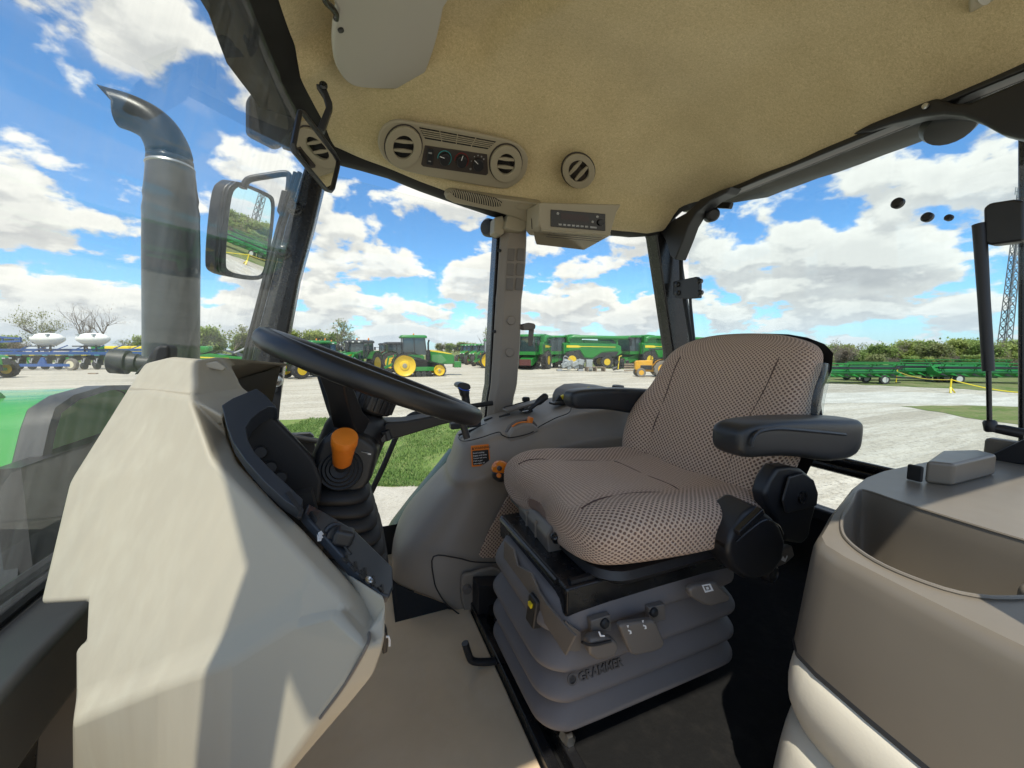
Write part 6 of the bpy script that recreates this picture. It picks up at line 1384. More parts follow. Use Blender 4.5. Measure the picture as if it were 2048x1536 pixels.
def track_tractor(label, loc, head):
    T = LThing('tracked_tractor', label, 'tractor', loc, head)
    for y in (-1.05, 1.05):
        r1, r2, x1, x2 = .84, .44, -1.15, 1.55
        # belt outline
        pts = [V(x1 + (r1 + .06) * math.cos(rad(a)), 0, r1 + .06 + (r1 + .06) * math.sin(rad(a))) for a in range(98, 275, 12)] + [V(x2 + (r2 + .06) * math.cos(rad(a)), 0, r2 + .06 + (r2 + .06) * math.sin(rad(a))) for a in range(-90, 98, 14)]
        ins = [p + (V(lerp(x1, x2, .5), 0, .6) - p).normalized() * .06 for p in pts]
        bm = newbm(); ring_prism(bm, [p + V(0, y - .32, 0) for p in pts], [p + V(0, y - .32, 0) for p in ins], (0, .64, 0))
        m_ = len(pts)
        for i in range(m_):
            a, b_ = pts[i], pts[(i + 1) % m_]; n_ = max(1, int((b_ - a).length / .17))
            for k in range(n_): 
                c = lerp(a, b_, (k + .5) / n_); o = (c - V(.1, 0, .6)).normalized() * .02; box(bm, c + o + V(0, y, 0), (.07, .66, .07))
        tr_ = T.part('track_belt', bm, TYRE, smooth=0)
        for x, r_ in ((x1, r1), (x2, r2)):
            bm = newbm(); lathe(bm, [(r_, -.26), (r_, .26), (r_ * .94, .27), (r_ * .86, .2), (r_ * .45, .16), (r_ * .4, .22), (r_ * .2, .24), (.01, .24)], V(x, y, r_ + .06), (0, -1 if y < 0 else 1, 0), 36); wh_ = T.part('drive_wheel' if r_ > .6 else 'idler_wheel', bm, RIMY, smooth=40)
            bm = newbm(); lathe(bm, [(r_ * .22, .245), (r_ * .18, .28), (.01, .285)], V(x, y, r_ + .06), (0, -1 if y < 0 else 1, 0), 16); T.part('wheel_hub', bm, mat('grey hub', (.3, .28, .2), .5), wh_)
        for k in range(3):
            bm = newbm(); lathe(bm, [(.2, -.25), (.2, .25), (.12, .26), (.01, .26)], V(-.12 + k * .43, y, .24), (0, -1 if y < 0 else 1, 0), 18); T.part('roller', bm, JDARK)
        bx(T, 'track_frame', (.35, y, .62), (1.9, .3, .34), JGREEN)
        bm = newbm(); quad_grid(bm, [[V(x, yy, z) for x, z in ((-2.0, 1.5), (-1.5, 1.93), (-.6, 1.98), (.1, 1.7))] for yy in (y - .38, y + .38)]); bmesh.ops.solidify(bm, geom=bm.faces[:], thickness=.06); T.part('fender', bm, JDARK)
    bx(T, 'chassis', (.3, 0, .95), (3.6, .7, .7), JDARK)
    poly_side(T, 'hood', [(.75, 1.1), (.75, 2.12), (1.6, 2.05), (2.7, 1.82), (2.95, 1.65), (2.95, .95), (1.8, .95)], -.42, .42, JGREEN, bevel=.08)
    poly_side(T, 'hood_stripe', [(.8, 2.05), (.8, 2.135), (1.6, 2.065), (2.7, 1.835), (2.8, 1.78), (2.6, 1.78)], -.425, .425, JYEL, bevel=.004)
    poly_side(T, 'side_vent', [(1.1, 1.2), (1.1, 1.75), (1.9, 1.75), (2.3, 1.25), (1.9, 1.0)], -.43, .43, mat('pale green inner', (.10, .28, .10), .5), bevel=.02)
    bx(T, 'grille', (2.96, 0, 1.3), (.06, .74, .7), JDARK); bx(T, 'front_weight', (3.25, 0, .9), (.6, .8, .5), JGREEN)
    cab(T, -1.25, .6, 1.75, 1.75, 3.1, JGREEN)
    bm = newbm(); tube(bm, [V(.75, -.62, 1.3), V(.75, -.62, 2.1)], .19, 14); tube(bm, [V(.78, -.62, 2.1), V(.78, -.62, 2.7), V(.86, -.62, 2.95)], .07, 10); T.part('exhaust_pipe', bm, JDARK)
    for y in (-.5, .5): bx(T, 'roof_lamp', (-1.35, y, 3.13), (.06, .2, .09), LAMP, bevel=.01)
    bm = newbm(); lathe(bm, [(.06, 0), (.07, .06), (.05, .14), (.01, .16)], V(-.3, 0, 3.32), (0, 0, 1), 10); T.part('beacon', bm, AMBER)
    bm = newbm(); prism(bm, [V(-1.95, -.75, 1.5), V(-1.95, -.5, 1.5), V(-1.95, -.62, 1.76)], (-.02, 0, 0)); T.part('slow_sign', bm, SMV, smooth=0)
    bm = newbm()
    for y in (-.45, .45): beam(bm, V(-1.6, y, 1.2), V(-2.6, y, .7), .14, .14); beam(bm, V(-1.7, y, 1.7), V(-2.35, y, 1.55), .12, .12); tube(bm, [V(-2.3, y, 1.55), V(-2.45, y, .8)], .05, 8)
    beam(bm, V(-2.6, -.5, .75), V(-2.6, .5, .75), .12, .12); T.part('hitch', bm, JGREEN)
    bx(T, 'rear_housing', (-1.7, 0, 1.25), (.5, .9, .7), JGREEN)
    for k in range(7):
        bm = newbm(); y = -.4 + k * .13; tube(bm, bez([V(-1.8, y, 1.6), V(-2.0, y + .05, 1.3), V(-1.9, y, 1.0)], 3), .025, 6); T.part('hose', bm, JDARK)
    return T
def combine(label, loc, head, group='combines parked in the row', scale=1):
    T = LThing('combine_harvester', label, 'combine', loc, head, group, scale)
    for y in (-1.45, 1.45): wheel(T, (1.9, y, .98), .98, .75, RIMY, .5, 18)
    for y in (-1.35, 1.35): wheel(T, (-2.25, y, .72), .72, .5, RIMY, .52, 14)
    poly_side(T, 'body', [(2.9, 1.6), (2.9, 2.9), (-3.1, 2.85), (-3.9, 2.5), (-4.0, 1.7), (-3.2, 1.3), (-1.4, 1.3), (.2, .75), (1.0, 1.3)], -1.45, 1.45, JGREEN, bevel=.08)
    poly_side(T, 'lower_cover', [(2.75, 1.75), (1.0, 2.1), (.4, 1.2), (-.5, 1.05), (-1.6, 1.75), (-3.6, 1.9), (-3.3, 1.35), (-1.3, 1.25), (.2, .7), (1.1, 1.25)], -1.5, 1.5, JDARK, bevel=.03)
    poly_side(T, 'side_panel', [(2.6, 1.9), (2.6, 2.75), (-3.3, 2.6), (-3.5, 2.0), (-1.6, 1.85), (-.5, 1.2), (.35, 1.3), (1.0, 2.15)], -1.53, 1.53, JGREEN, bevel=.03)
    poly_side(T, 'side_stripe', [(2.5, 2.35), (2.5, 2.62), (1.2, 2.60), (.9, 2.52), (-3.2, 2.44), (-3.2, 2.38), (.8, 2.44), (1.1, 2.35)], -1.55, 1.55, JYEL, bevel=.003)
    poly_side(T, 'grain_tank', [(2.4, 2.85), (2.5, 3.75), (2.0, 3.85), (.9, 3.8), (.5, 2.85)], -1.35, 1.35, JGREEN, bevel=.05)
    poly_side(T, 'engine_deck', [(.4, 2.85), (.4, 3.25), (-2.6, 3.1), (-3.0, 2.85)], -1.2, 1.2, JGREEN, bevel=.05)
    g = cab(T, 2.6, 4.2, 1.9, 1.95, 3.5, JGREEN, lean=-.1, roofext=.2)
    bx(T, 'cab_base', (3.35, 0, 1.75), (1.7, 1.9, .4), JGREEN, bevel=.05)
    poly_side(T, 'feeder_house', [(2.4, 1.0), (2.4, 1.75), (4.6, 1.1), (4.7, .5), (4.4, .45)], -.7, .7, JGREEN, bevel=.03); bx(T, 'feeder_face', (4.72, 0, .8), (.06, 1.3, .66), mat('dull maroon steel', (.10, .03, .025), .6), bevel=.01)
    bm = newbm(); tube(bm, [V(2.2, 1.3, 3.0), V(2.2, 1.38, 3.4), V(1.7, 1.5, 3.55), V(-4.6, 1.6, 3.45)], [.24, .24, .21, .2], 14); au = T.part('unload_auger', bm, JGREEN, smooth=50)
    bm = newbm(); tube(bm, [V(-4.55, 1.6, 3.45), V(-4.85, 1.6, 3.35), V(-5.0, 1.6, 3.05)], [.2, .19, .16], 12); T.part('auger_spout', bm, RUBBER, au)
    for y in (-.7, .7):
        bm = newbm(); tube(bm, [V(4.2, y * 1.2, 3.2), V(4.5, y * 1.9, 3.1)], .025, 6); box(bm, (4.5, y * 2.0, 2.8), (.06, .25, .5)); T.part('mirror', bm, JDARK)
        bm = newbm(); 
        for k in range(4): box(bm, (3.1 + .0, y * 2.2, .55 + k * .35), (.5, .35, .05))
        for sx in (-.25, .25): beam(bm, V(3.1 + sx, y * 2.2, .5), V(3.1 + sx, y * 2.2, 2.7), .05, .05)
        T.part('ladder', bm, JDARK)
    for y in (-.6, -.2, .2, .6): bx(T, 'roof_lamp', (4.42, y, 3.58), (.06, .22, .1), LAMP, bevel=.01)
    return T
# headings: 0 points to image right, positive turns away from the camera
HB0 = -YAW
row_tractor('green tractor with two amber beacons, half hidden behind the steering wheel', GD(624, 30.5), HB0 + rad(-115), group=None)
row_tractor('green tractor parked behind, only its cab roof and fender showing', GD(655, 36), HB0 + rad(-60), name='row_crop_tractor')
row_tractor('green loader tractor facing the lot with raised front loader arms', GD(716, 31.5), HB0 + rad(-97), scale=1.02, loader=True, roofm=JDARK)
track_tractor('green tracked tractor with big yellow drive wheels and rubber belts', GD(836, 32), HB0 + rad(20))
row_tractor('tractor cab with dark roof standing behind the tracked tractor', GD(798, 38), HB0 + rad(30), roofm=JDARK, beacon=False)
row_tractor('red hooded tractor glimpsed behind the tracked tractor', GD(775, 45), HB0 + rad(150), hoodm=MRED, roofm=JDARK, beacon=False)
for i, (u, d, l) in enumerate(((934, 58, 'green tractor at the far end of the distant row'), (953, 55, 'green tractor second in the distant row'), (968, 51, 'green tractor third in the distant row by the pillar'))):
    row_tractor(l, GD(u, d), HB0 + rad(-100), scale=1.0, beacon=False, group='tractors in the distant row')
track_tractor('green tracked tractor partly hidden behind the middle pillar', GD(992, 46), HB0 + rad(15))
COMB = [(1042, 46, -110, 'combine facing the lot, half hidden by the coat hook'), (1078, 45, -112, 'combine with dark cab next to the side-on combine'), (1168, 45.5, 180 + 6, 'side-on green combine with a long unloading auger and yellow stripe'),
        (1218, 58, -112, 'combine with dark cab behind the side-on combine tail'), (1262, 50, -115, 'combine behind the black crate implement'), (1302, 47, 205, 'combine with yellow stripe behind the old yellow tractor'), (1345, 50, 200, 'combine hidden behind the rear window pillar')]
for u, d, h, l in COMB: combine(l, GD(u, d), HB0 + rad(h))
# old yellow tractor
def old_tractor():
    T = LThing('yellow_tractor', 'small faded yellow tractor with a dark canopy beside the seat back', 'tractor', GD(1306, 31), HB0 + rad(175))
    for y in (-.62, .62): wheel(T, (-.55, y, .66), .66, .36, INDY, .55, 14, tyre=DUSTY)
    for y in (-.58, .58): wheel(T, (1.05, y, .36), .36, .24, INDY, .55, 8, tyre=DUSTY)
    poly_side(T, 'hood', [(.1, .75), (.1, 1.32), (1.3, 1.28), (1.38, 1.2), (1.38, .55), (.3, .55)], -.28, .28, INDY, bevel=.04); bx(T, 'grille', (1.4, 0, .9), (.05, .46, .55), INDY, bevel=.01)
    bx(T, 'engine', (.6, 0, .75), (.9, .62, .35), JDARK); bx(T, 'chassis', (.1, 0, .55), (2.0, .35, .3), INDY)
    for y in (-.55, .55):
        bm = newbm(); quad_grid(bm, [[V(-.55 + .75 * math.cos(a), yy, .66 + .75 * math.sin(a)) for a in [rad(t) for t in range(20, 175, 15)]] for yy in (y - .2, y + .2)]); bmesh.ops.solidify(bm, geom=bm.faces[:], thickness=.03); T.part('fender', bm, INDY)
        for x in (-.9, .05):
            bm = newbm(); beam(bm, V(x, y * .85, .9), V(x, y * .85, 2.15), .06, .06); T.part('roll_bar', bm, JDARK)
    bx(T, 'canopy', (-.4, 0, 2.2), (1.3, 1.1, .1), JDARK); bx(T, 'seat', (-.5, 0, 1.1), (.4, .45, .1), JDARK); bx(T, 'seat_back', (-.75, 0, 1.35), (.08, .45, .4), JDARK)
    bm = newbm(); tube(bm, [V(.2, 0, 1.2), V(-.1, 0, 1.5)], .025, 6); lathe(bm, [(.19, -.015), (.2, 0), (.19, .015), (.17, 0)], V(-.1, 0, 1.5), (-.5, 0, 1), 16); T.part('steering_wheel', bm, JDARK)
    bm = newbm(); tube(bm, [V(.7, .2, 1.28), V(.7, .2, 1.85)], .03, 8); T.part('exhaust_pipe', bm, JDARK)
old_tractor()
# shrink-wrapped grey implement with a pallet
def wrapped():
    T = LThing('wrapped_implement', 'grey implement under pale plastic wrap in front of the side-on combine', 'implement', GD(1142, 39), HB0)
    rnd = random.Random(2)
    for k in range(12): bx(T, 'wrapped_block', (rnd.uniform(-1.4, 1.2), rnd.uniform(-.4, .3), rnd.uniform(.35, .95)), (rnd.uniform(.4, .9), .5, rnd.uniform(.3, .6)), WRAP, bevel=.08, rot=Matrix.Rotation(rnd.uniform(-.6, .6), 3, 'Y'))
    bm = newbm(); tube(bm, bez([V(-.9, -.64, .8), V(-.75, -.66, 1.5), V(-.2, -.66, 1.2), V(.1, -.64, .7)], 4), .04, 6); T.part('frame_hoop', bm, GALV)
    for x in (-1.2, .9): bx(T, 'skid', (x, -.2, .1), (.5, .9, .2), GALV, bevel=.02)
    bx(T, 'wrapped_box', (1.75, -.3, .6), (.6, .6, 1.1), WRAP, bevel=.06)
    P_ = LThing('pallet', 'grey timber pallet lying beside the wrapped implement', 'pallet', GD(1190, 38.5), HB0 + .1)
    for k in range(5): bx(P_, 'board', (0, -.5 + k * .25, .42), (1.9, .12, .03), WOOD, bevel=.004)
    for k in range(3): bx(P_, 'stringer', (-.85 + k * .85, 0, .2), (.1, 1.1, .4), WOOD, bevel=.004)
    Q = LThing('crate_implement', 'black implement strapped on a low timber crate by the combines', 'implement', GD(1245, 37), HB0)
    for k in range(9): bx(Q, 'machine_block', (rnd.uniform(-.6, .5), rnd.uniform(-.3, .3), rnd.uniform(.4, 1.1)), (rnd.uniform(.25, .5), .4, rnd.uniform(.25, .5)), JDARK, bevel=.03, rot=Matrix.Rotation(rnd.uniform(-.5, .5), 3, 'Y'))
    bm = newbm(); tube(bm, [V(-.5, -.3, .3), V(-.4, -.3, 1.5), V(-.2, -.3, 1.55)], .05, 8); Q.part('yellow_post', bm, JYEL)
    bm = newbm(); tube(bm, [V(-1.0, -.3, .3), V(-.6, -.3, .45)], .16, 10); Q.part('roller', bm, JDARK)
    for k in range(4): bx(Q, 'board', (.45, -.55, .18 + k * .2), (.9, .04, .12), WOOD, bevel=.004)
wrapped()
# header trailers on the meadow
def header(label, loc, head, L_=9.5, black=True):
    T = LThing('header_trailer', label, 'header trailer', loc, head, 'harvest headers parked on the meadow', .82)
    bm = newbm(); beam(bm, V(-L_ / 2, 0, .55), V(L_ / 2 - .3, 0, .55), .16, .16); beam(bm, V(-L_ / 2, .6, .55), V(L_ / 2 - .3, .6, .55), .12, .12); T.part('trailer_frame', bm, JGREEN)
    for x in (-L_ * .36, L_ * .3):
        for y in (-.75, .95): wheel(T, (x, y, .36), .36, .24, RIMW, .6, 0)
    poly = [(-.5, .65), (.55, .65), (.7, 1.2), (.2, 1.35), (-.1, 1.0), (-.6, .8)]
    bm = newbm(); prism(bm, [V(-L_ / 2 + .2, y, z) for y, z in poly], (L_ - .4, 0, 0)); T.part('header_body', bm, JGREEN, bevel=.02)
    bm = newbm(); tube(bm, [V(-L_ / 2 + .3, -.35, 1.22), V(L_ / 2 - .3, -.35, 1.22)], .1, 8); rl = T.part('reel_tube', bm, JDARK)
    for k in range(5):
        x = -L_ / 2 + .6 + k * (L_ - 1.2) / 4
        bm = newbm(); 
        for a in range(0, 360, 60): beam(bm, V(x, -.35, 1.22), V(x, -.35 + .42 * math.cos(rad(a)), 1.22 + .42 * math.sin(rad(a))), .05, .05, (1, 0, 0))
        T.part('reel_star', bm, JGREEN, rl)
    for a in range(0, 360, 60):
        bm = newbm(); p = V(0, -.35 + .42 * math.cos(rad(a)), 1.22 + .42 * math.sin(rad(a))); beam(bm, p - V(L_ / 2 - .4, 0, 0), p + V(L_ / 2 - .4, 0, 0), .06, .08); T.part('reel_bat', bm, JDARK if a % 120 else JGREEN, rl)
    for k in range(14):
        x = -L_ / 2 + .4 + k * (L_ - .8) / 13
        bm = newbm(); loft(bm, [[V(x + s_ * w, y, z) for s_ in (-1, 1)] + [V(x, y, z + w)] for y, z, w in ((-.5, .7, .14), (-1.1, .58, .02))]); T.part('divider', bm, JGREEN if k % 3 else JDARK)
    bm = newbm(); beam(bm, V(L_ / 2 - .3, .2, .5), V(L_ / 2 + 2.6, .2, .35), .12, .14); T.part('drawbar', bm, JDARK)
header('green harvest header on a white wheeled trailer behind the seat', G(1700, 768) + f2 * .5, HB0 + rad(-4), 8.0)
header('long green harvest header in the middle of the meadow', GD(1800, 27), HB0 + rad(-8), 9.5)
header('green harvest header on a trailer nearest the tall mast', GD(2010, 25), HB0 + rad(-10), 10)
header('green harvest header in the far rank on the meadow', GD(1900, 33), HB0 + rad(-6), 11)
# yellow barrier posts with a rope
pa, pb, pc = G(1792, 766), G(1900, 786), G(2110, 800)
for p, l in ((pa, 'slim yellow marker post with a black foot on the meadow edge'), (pb, 'yellow barrier stand with splayed feet where the rope bends')):
    T = LThing('barrier_post', l, 'post', p, 0); bm = newbm(); tube(bm, [V(0, 0, 0), V(0, 0, .72 if p is pb else 1.0)], .035, 8); T.part('post', bm, YELLOW)
    if p is pb:
        for sx in (-1, 1):
            bm = newbm(); beam(bm, V(0, 0, .3), V(sx * .2, -.1, .02), .06, .04); T.part('foot', bm, YELLOW)
    else:
        bm = newbm(); beam(bm, V(-.25, -.1, .03), V(.25, -.1, .03), .08, .05); T.part('foot', bm, JDARK)
bm = newbm()
pts = []
for a, b_, za, zb in ((pa, pb, .75, .68), (pb, pc, .68, .25)):
    for k in range(11): t = k / 10; pts.append(lerp(a, b_, t) + V(0, 0, lerp(za, zb, t) - .18 * math.sin(math.pi * t)))
tube(bm, pts, .022, 6); single('barrier_rope', bm, YELLOW, 'sagging yellow rope strung between the barrier posts', 'rope', base=pa)
# caravan far behind
T = LThing('caravan', 'grey caravan beyond the meadow below the tall mast', 'caravan', GD(1958, 60), HB0)
bm = newbm(); loft(bm, [[V(x * k, y * k, z) for x, y in rrect(4.4, 2.2, .3, 3)] for z, k in ((.5, 1), (1.9, 1), (2.15, .93))]); T.part('body', bm, mat('grey caravan skin', (.42, .44, .46), .5), smooth=50)
for x in (-1.2, .2, 1.4): bx(T, 'window', (x, -1.12, 1.5), (.8, .05, .5), CABG, bevel=.01)
wheel(T, (0, -1.0, .35), .35, .22, RIMW, .6, 0)
# lattice mast
TW = LThing('lattice_mast', 'tall grey steel lattice mast with antennas beyond the right treeline', 'mast', GD(2004, 112) , HB0)
MH = 46.0; w0, w1 = 1.9, 1.15; cs = [(-1, -1), (1, -1), (1, 1), (-1, 1)]
MST = mat('grey mast steel', (.16, .16, .17), .6)
def mw(z): return lerp(w0, w1, z / MH)
for sx, sy in cs:
    bm = newbm(); beam(bm, V(sx * w0 / 2 * 1, sy * w0 / 2, 0), V(sx * w1 / 2, sy * w1 / 2, MH), .20, .20); TW.part('leg', bm, MST)
NSEC = 20
for k in range(NSEC):
    z0_, z1_ = MH * k / NSEC, MH * (k + 1) / NSEC; a, b_ = mw(z0_) / 2, mw(z1_) / 2
    for i in range(4):
        (sx, sy), (tx, ty) = cs[i], cs[(i + 1) % 4]
        bm = newbm(); beam(bm, V(sx * a, sy * a, z0_), V(tx * b_, ty * b_, z1_), .10, .10); beam(bm, V(tx * a, ty * a, z0_), V(sx * b_, sy * b_, z1_), .10, .10); beam(bm, V(sx * b_, sy * b_, z1_), V(tx * b_, ty * b_, z1_), .10, .10); TW.part('brace', bm, MST)
bm = newbm(); beam(bm, V(-1.9, 0, MH - .4), V(1.9, 0, MH - .4), .2, .2); beam(bm, V(0, 0, MH), V(0, 0, MH + 1.5), .12, .12); TW.part('antenna_arm', bm, MST)
for x in (-1.8, -1.2, 1.2, 1.8):
    bm = newbm(); box(bm, (x, 0, MH - .2), (.25, .2, 2.0)); TW.part('antenna_panel', bm, mat('pale antenna', (.45, .45, .45), .5))
# planter at the left
PL = LThing('row_planter', 'blue framed row crop planter with two white oval tanks', 'planter', GD(128, 42), HB0 + rad(3))
def pbeam(name, a, b_, w, h, m_): 
    bm = newbm(); beam(bm, V(*a), V(*b_), w, h); return PL.part(name, bm, m_, bevel=.01)
pbeam('toolbar', (-9.5, 0, 1.75), (9.0, 0, 1.75), .3, .32, BLUEM); pbeam('toolbar', (-9.5, 1.6, 2.1), (9.0, 1.6, 2.1), .25, .25, BLUEM)
pbeam('tongue', (-8, -2.4, .55), (3.2, -2.4, .55), .3, .28, BLUEM)
pbeam('folding_wing', (-8.5, .5, 3.6), (-4.6, .5, 3.3), .2, .2, BLUEM); pbeam('folding_wing', (-8.5, .5, 2.9), (-4.6, .5, 3.05), .2, .2, BLUEM)
for x in (-8.2, -6.5, -4.7): pbeam('wing_strut', (x, .5, 2.9), (x, .5, 3.5), .12, .12, BLUEM)
for k in range(7): pbeam('frame_brace', (-5 + k * 1.9, 0, 1.9), (-4 + k * 1.9, .8, 2.6), .1, .1, BLUEM)
wheel(PL, (3.2, -2.35, .62), .62, .4, mat('cream wheel paint', (.65, .6, .42), .5), .6, 0, tyre=DUSTY); wheel(PL, (-6.0, -1.0, .8), .8, .5, JDARK, .5, 12)
bm = newbm(); prism(bm, [V(-.2, -2.4, .5), V(.8, -2.4, .5), V(.6, -2.4, 1.3), (.35, -2.4, 1.35)], (0, .15, 0)); PL.part('gusset', bm, BLUEM)
for x in (-2.2, 2.5):
    bm = newbm(); rings = []
    for z, k in ((2.55, .35), (2.62, .52), (2.85, .75), (3.1, .95), (3.3, 1.0), (3.5, .96), (3.75, .75), (3.9, .45), (3.95, .1)): rings.append([V(x + 1.62 * k * math.cos(a), .8 + 1.0 * k * math.sin(a), z) for a in [2 * math.pi * i / 28 for i in range(28)]])
    loft(bm, rings); tk = PL.part('white_tank', bm, TANKW, smooth=180)
    for dx in (-.8, .8): 
        bm = newbm(); box(bm, (x + dx, .05, 3.72), (.22, .3, .2)); PL.part('tank_cap', bm, mat('grey cap', (.35, .4, .42), .5), tk)
    for dx in (-.6, .6): pbeam('tank_leg', (x + dx, .4, 1.9), (x + dx, .4, 2.6), .12, .12, JDARK)
    pbeam('tank_cradle', (x - 1.4, .0, 2.5), (x + 1.4, .0, 2.5), .15, .12, JDARK)
proto = None
for k in range(14):
    x = -8.6 + k * 1.3
    bm = newbm(); box(bm, (x, -.5, 1.25), (.42, .9, .55)); box(bm, (x, -.75, .75), (.28, .6, .6)); tube(bm, [V(x - .16, -.95, .4), V(x + .0, -.95, .4)], .38, 14); tube(bm, [V(x + .05, -1.1, .35), V(x + .16, -1.1, .35)], .30, 12); ru = PL.part('row_unit', bm, JDARK, smooth=30)
    bm = newbm(); box(bm, (x + .05, -1.05, .95), (.1, .12, .5), Matrix.Rotation(.3, 3, 'Y')); box(bm, (x - .18, -1.0, .85), (.08, .1, .4), Matrix.Rotation(-.35, 3, 'Y')); PL.part('press_arm', bm, mat('pale grey casting', (.42, .42, .42), .5), ru)
    bm = newbm(); box(bm, (x + .1, -1.02, 1.55), (.5, .1, .06)); PL.part('unit_label', bm, JYEL if k % 2 else mat('teal paint', (.1, .4, .42), .5), ru)
    if k % 3 == 1:
        bm = newbm(); box(bm, (x + .6, -.4, .8), (.4, .5, 1.0)); PL.part('green_box', bm, JGREEN, bevel=.03)
# green and yellow implement right of it
IM2 = LThing('yellow_hopper_planter', 'green planter with yellow seed hoppers behind the exhaust stack', 'planter', GD(285, 47), HB0)
bm = newbm(); beam(bm, V(-6, 0, 1.4), V(9, 0, 1.4), .3, .3); IM2.part('toolbar', bm, BLUEM)
for k in range(9):
    x = -5 + k * 1.6
    bm = newbm(); loft(bm, [[V(x + a * k_, b_ * k_, z) for a, b_ in rrect(1.3, .9, .2, 2)] for z, k_ in ((1.7, .7), (2.0, 1), (2.45, 1), (2.55, .85))]); IM2.part('seed_hopper', bm, JYEL if k % 4 else JGREEN, smooth=50)
    bm = newbm(); box(bm, (x, -.3, .9), (.4, .7, .8)); tube(bm, [V(x - .1, -.6, .4), V(x + .1, -.6, .4)], .38, 12); IM2.part('row_unit', bm, JGREEN if k % 2 else JDARK)
# low green cutter beside the front pillar
CU2 = LThing('windrower_header', 'low green windrower head with dark canvas beside the front pillar', 'implement', GD(452, 44), HB0)
poly_side(CU2, 'body', [(-2.6, .5), (-2.6, 1.5), (-1.2, 1.7), (2.2, 1.3), (2.5, .6)], -.8, .8, JGREEN, bevel=.06); poly_side(CU2, 'stripe', [(-2.4, 1.2), (-2.4, 1.35), (1.0, 1.2), (1.0, 1.1)], -.82, .82, JYEL, bevel=.003)
bm = newbm(); rnd = random.Random(5)
loft(bm, [[V(-2.4 + 4.2 * t, y, 1.5 + .55 * math.sin(math.pi * t) + rnd.uniform(-.05, .05)) for t in [i / 8 for i in range(9)]] for y in (-.6, -.2, .3, .7)], False); CU2.part('canvas', bm, JDARK)
bm = newbm(); tube(bm, [V(.8, 0, 1.6), V(2.4, 0, 2.3)], .12, 8); CU2.part('spout', bm, mat('pale grey casting', (.42, .42, .42), .5))
for x in (-1.8, 1.6): wheel(CU2, (x, -.85, .4), .4, .25, JDARK, .5, 0)
# left edge: rear wheel and fender of another tractor
row_tractor('green tractor at the left edge showing only a tall front tyre', GD(-66, 29), HB0 + rad(12))
# timber offcut on the gravel
single('timber_offcut', (lambda b: (box(b, G(186, 748) + V(0, 0, .05), (.75, .2, .10), Matrix.Rotation(HB0, 3, 'Z')), b)[1])(newbm()), WOOD, 'short brown timber offcut lying on the gravel', 'timber', base=G(186, 748), bevel=.01)

# ---------------------------------------------------------------- trees
BARK = mat('grey brown bark', (.13, .105, .085), .9, var=(4, .2))
LEAF1 = leaf_mat('fresh spring leaf', (.20, .28, .055), (.36, .44, .14), .8)
LEAF2 = leaf_mat('olive spring leaf', (.20, .23, .075), (.34, .34, .15), .8)
LEAF3 = leaf_mat('yellow green leaf', (.27, .33, .065), (.46, .50, .17), .8)
BUD = leaf_mat('brown bud haze', (.26, .21, .16), (.36, .30, .22), .8)
def tree_meshes(seed, h, spread, leafn, leafs, lm, bare=False, low=.30):
    rnd = random.Random(seed); bmt = newbm(); tips = []
    def grow(p, d, l, r_, lvl):
        n = 4; pts = [p]; q = p
        for i in range(n):
            d = (d + V(rnd.uniform(-1, 1), rnd.uniform(-1, 1), rnd.uniform(-.3, .6)) * .22).normalized(); q = q + d * l / n; pts.append(q)
        tube(bmt, pts, [lerp(r_, r_ * .55, i / n) for i in range(n + 1)], 6 if lvl < 2 else 4, True)
        if lvl >= 1: tips.extend(pts[2:])
        if lvl >= (5 if bare else 3): return
        k = rnd.randint(4, 5) if lvl < 2 else rnd.randint(2, 3)
        for i in range(k):
            a = rnd.uniform(0, 6.28); tilt = rnd.uniform(.35, .9) * spread
            s, t = frame_of(d); nd = (d * math.cos(tilt) + (s * math.cos(a) + t * math.sin(a)) * math.sin(tilt) + V(0, 0, .12)).normalized()
            grow(pts[rnd.choice((1, 2, 3, 4) if lvl == 0 else (2, 3, 4))], nd, l * rnd.uniform(.6, .85), r_ * .5, lvl + 1)
    grow(V(0, 0, -.1), V(0, 0, 1), h * low, h * .020, 0)
    tb = bpy.data.meshes.new('trunk'); finish(tb, bmt, BARK, 180)
    top = max(p.z for p in tips); sc = h / top
    verts = []; faces = []
    cl = [rnd.choice(tips) + V(rnd.gauss(0, 1), rnd.gauss(0, 1), rnd.gauss(0, .7)) * h * .04 for _ in range(max(20, leafn // 28))]
    for i in range(leafn):
        c = rnd.choice(cl); c = c + V(rnd.gauss(0, 1), rnd.gauss(0, 1), rnd.gauss(0, .8)) * h * .035
        if c.z < h * .05: c.z = h * .05 + rnd.random() * h * .2
        a = V(rnd.gauss(0, 1), rnd.gauss(0, 1), rnd.gauss(0, 1)).normalized(); b_ = frame_of(a)[0]; s = leafs * rnd.uniform(.5, 1.3); k = len(verts)
        verts += [c - a * s, c + b_ * s * .6, c + a * s, c - b_ * s * .6]; faces.append((k, k + 1, k + 2, k + 3))
    me = bpy.data.meshes.new('crown'); me.from_pydata(verts, [], faces); me.materials.append(lm)
    return tb, me, sc
TREES = {}
for key, a in dict(bare=(11, 9, .8, 500, .05, BUD, True, .26), young=(5, 6, .75, 3200, .13, LEAF1, False, .24), wide=(6, 6, 1.0, 5000, .14, LEAF1, False, .2), olive=(7, 6, .9, 4600, .13, LEAF2, False, .2), bright=(8, 6, .9, 4800, .13, LEAF3, False, .2), thin=(9, 6, .6, 800, .10, LEAF2, False, .32), bud=(10, 6, .85, 2600, .08, BUD, False, .22), brown=(12, 8, .85, 3000, .09, LEAF2, True, .26)).items(): TREES[key] = tree_meshes(*a)
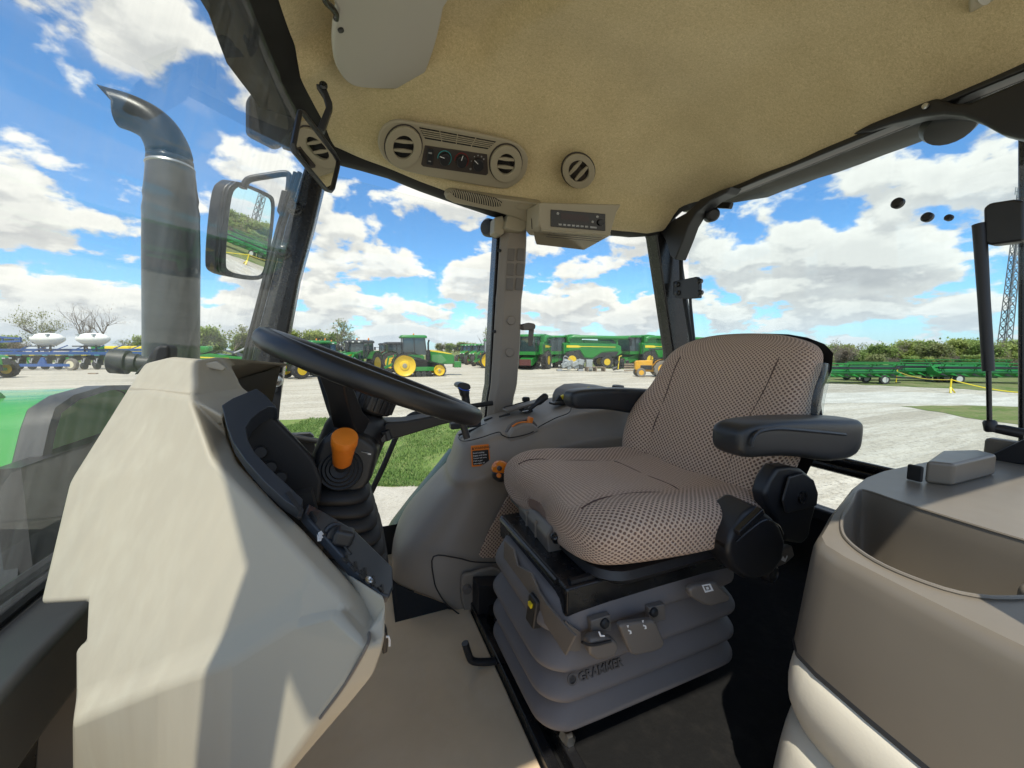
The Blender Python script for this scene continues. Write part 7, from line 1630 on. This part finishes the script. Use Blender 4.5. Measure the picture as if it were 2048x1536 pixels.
def tree(kind, loc, h, label, group=None, rot=0, name='tree'):
    tb, me, sc = TREES[kind]; hh = {'bare': 9, 'brown': 8}.get(kind, 6)
    r_ = bpy.data.objects.new(name, None); COL.objects.link(r_); r_.location = Vector(loc) + V(0, 0, CZ); r_.rotation_euler = (0, 0, rot); k = h / hh * sc; r_.scale = (k, k, k)
    r_['label'] = label; r_['category'] = 'tree'
    if group: r_['group'] = group
    for nm, m_ in (('trunk', tb), ('crown', me)):
        o = bpy.data.objects.new(nm, m_); COL.objects.link(o); o.parent = r_
tree('brown', GD(100, 66), 9.0, 'half leafed brown tree rising behind the left white tank', name='leafing_tree')
tree('bare', GD(192, 62), 9.6, 'bare spreading tree rising behind the right white tank', rot=1, name='bare_tree')
rnd = random.Random(21); g = 'trees in the hedgerow behind the tractors'
for i, u in enumerate((548, 580, 606, 632, 655, 684)): tree(('wide', 'bright', 'olive', 'bright', 'wide', 'thin')[i], GD(u, 88 + rnd.uniform(-4, 4)), rnd.uniform(5.6, 6.6), ('broad light green', 'bright yellow green', 'olive green', 'bright yellow green', 'broad light green', 'slender pale')[i] + ' tree in the hedgerow behind the loader tractor', g, rnd.random() * 6)
tree('thin', GD(668, 84), 8.6, 'thin tall sapling above the hedgerow', None, 2)
for i, u in enumerate((415, 440, 468, 492)): tree(('wide', 'olive', 'thin', 'wide')[i], GD(u, 80 + 4 * i), (6.4, 5.8, 7.6, 5.6)[i], ('leafy tree left of the windrower head', 'olive tree above the windrower head', 'thin pale sapling by the front pillar', 'low tree close by the front pillar')[i], None, i)
tree('thin', GD(958, 92), 8.0, 'slender young tree above the distant tractor row', None, 1)
g = 'trees on the far horizon behind the tracked tractor'
for i in range(9): tree(('olive', 'bud', 'wide')[i % 3], GD(886 + i * 7.5, 190 + rnd.uniform(-10, 10)), rnd.uniform(4.2, 5.2), ('small olive', 'small twiggy', 'small light green')[i % 3] + ' far tree on the horizon beyond the tracked tractor', g, i)
g = 'trees in the woodland edge beyond the meadow'
WL = {'wide': 'broad light green tree', 'olive': 'dense olive green tree', 'young': 'slim upright green tree', 'bud': 'grey twiggy budding tree', 'bright': 'bright yellow green tree'}
for i in range(34):
    u = 1630 + i * 15 + rnd.uniform(-6, 6); d = rnd.uniform(43, 58); kind = ('wide', 'olive', 'young', 'bud', 'bright', 'olive', 'wide')[i % 7]
    top = interp(u, [(1630, 695), (1700, 688), (1760, 690), (1800, 684), (1900, 682), (2050, 684)]) + rnd.choice((-2, 0, 2, 6, 12, 16)) + rnd.uniform(-2, 2)
    tree(kind, GD(u, d), CZ + (697 - top) / FPX * d, WL[kind] + ' in the woodland edge beyond the meadow', g, rnd.random() * 6)
tree('bud', GD(1690, 40), 3.0, 'leafless twiggy tree at the near end of the woodland', None, 2, 'bare_tree')
for i in range(16): 
    kind = ('olive', 'bud', 'wide', 'bright')[i % 4]
    tree(kind, GD(1640 + i * 30 + rnd.uniform(-8, 8), rnd.uniform(38.5, 42)), rnd.uniform(1.2, 1.9), WL[kind].replace('tree', 'bush') + ' at the foot of the woodland edge', 'bushes along the woodland edge', rnd.random() * 6, 'bush')
g = 'trees behind the planter'
for i, u in enumerate((-40, 10, 45, 250, 275, 300, 340)): tree(('olive', 'wide', 'bud', 'thin', 'olive', 'wide', 'olive')[i], GD(u, 95), rnd.uniform(4.2, 6.0), ('olive', 'light green', 'twiggy', 'sparse', 'olive', 'light green', 'olive')[i] + ' small tree on the field edge behind the planters', g, i)
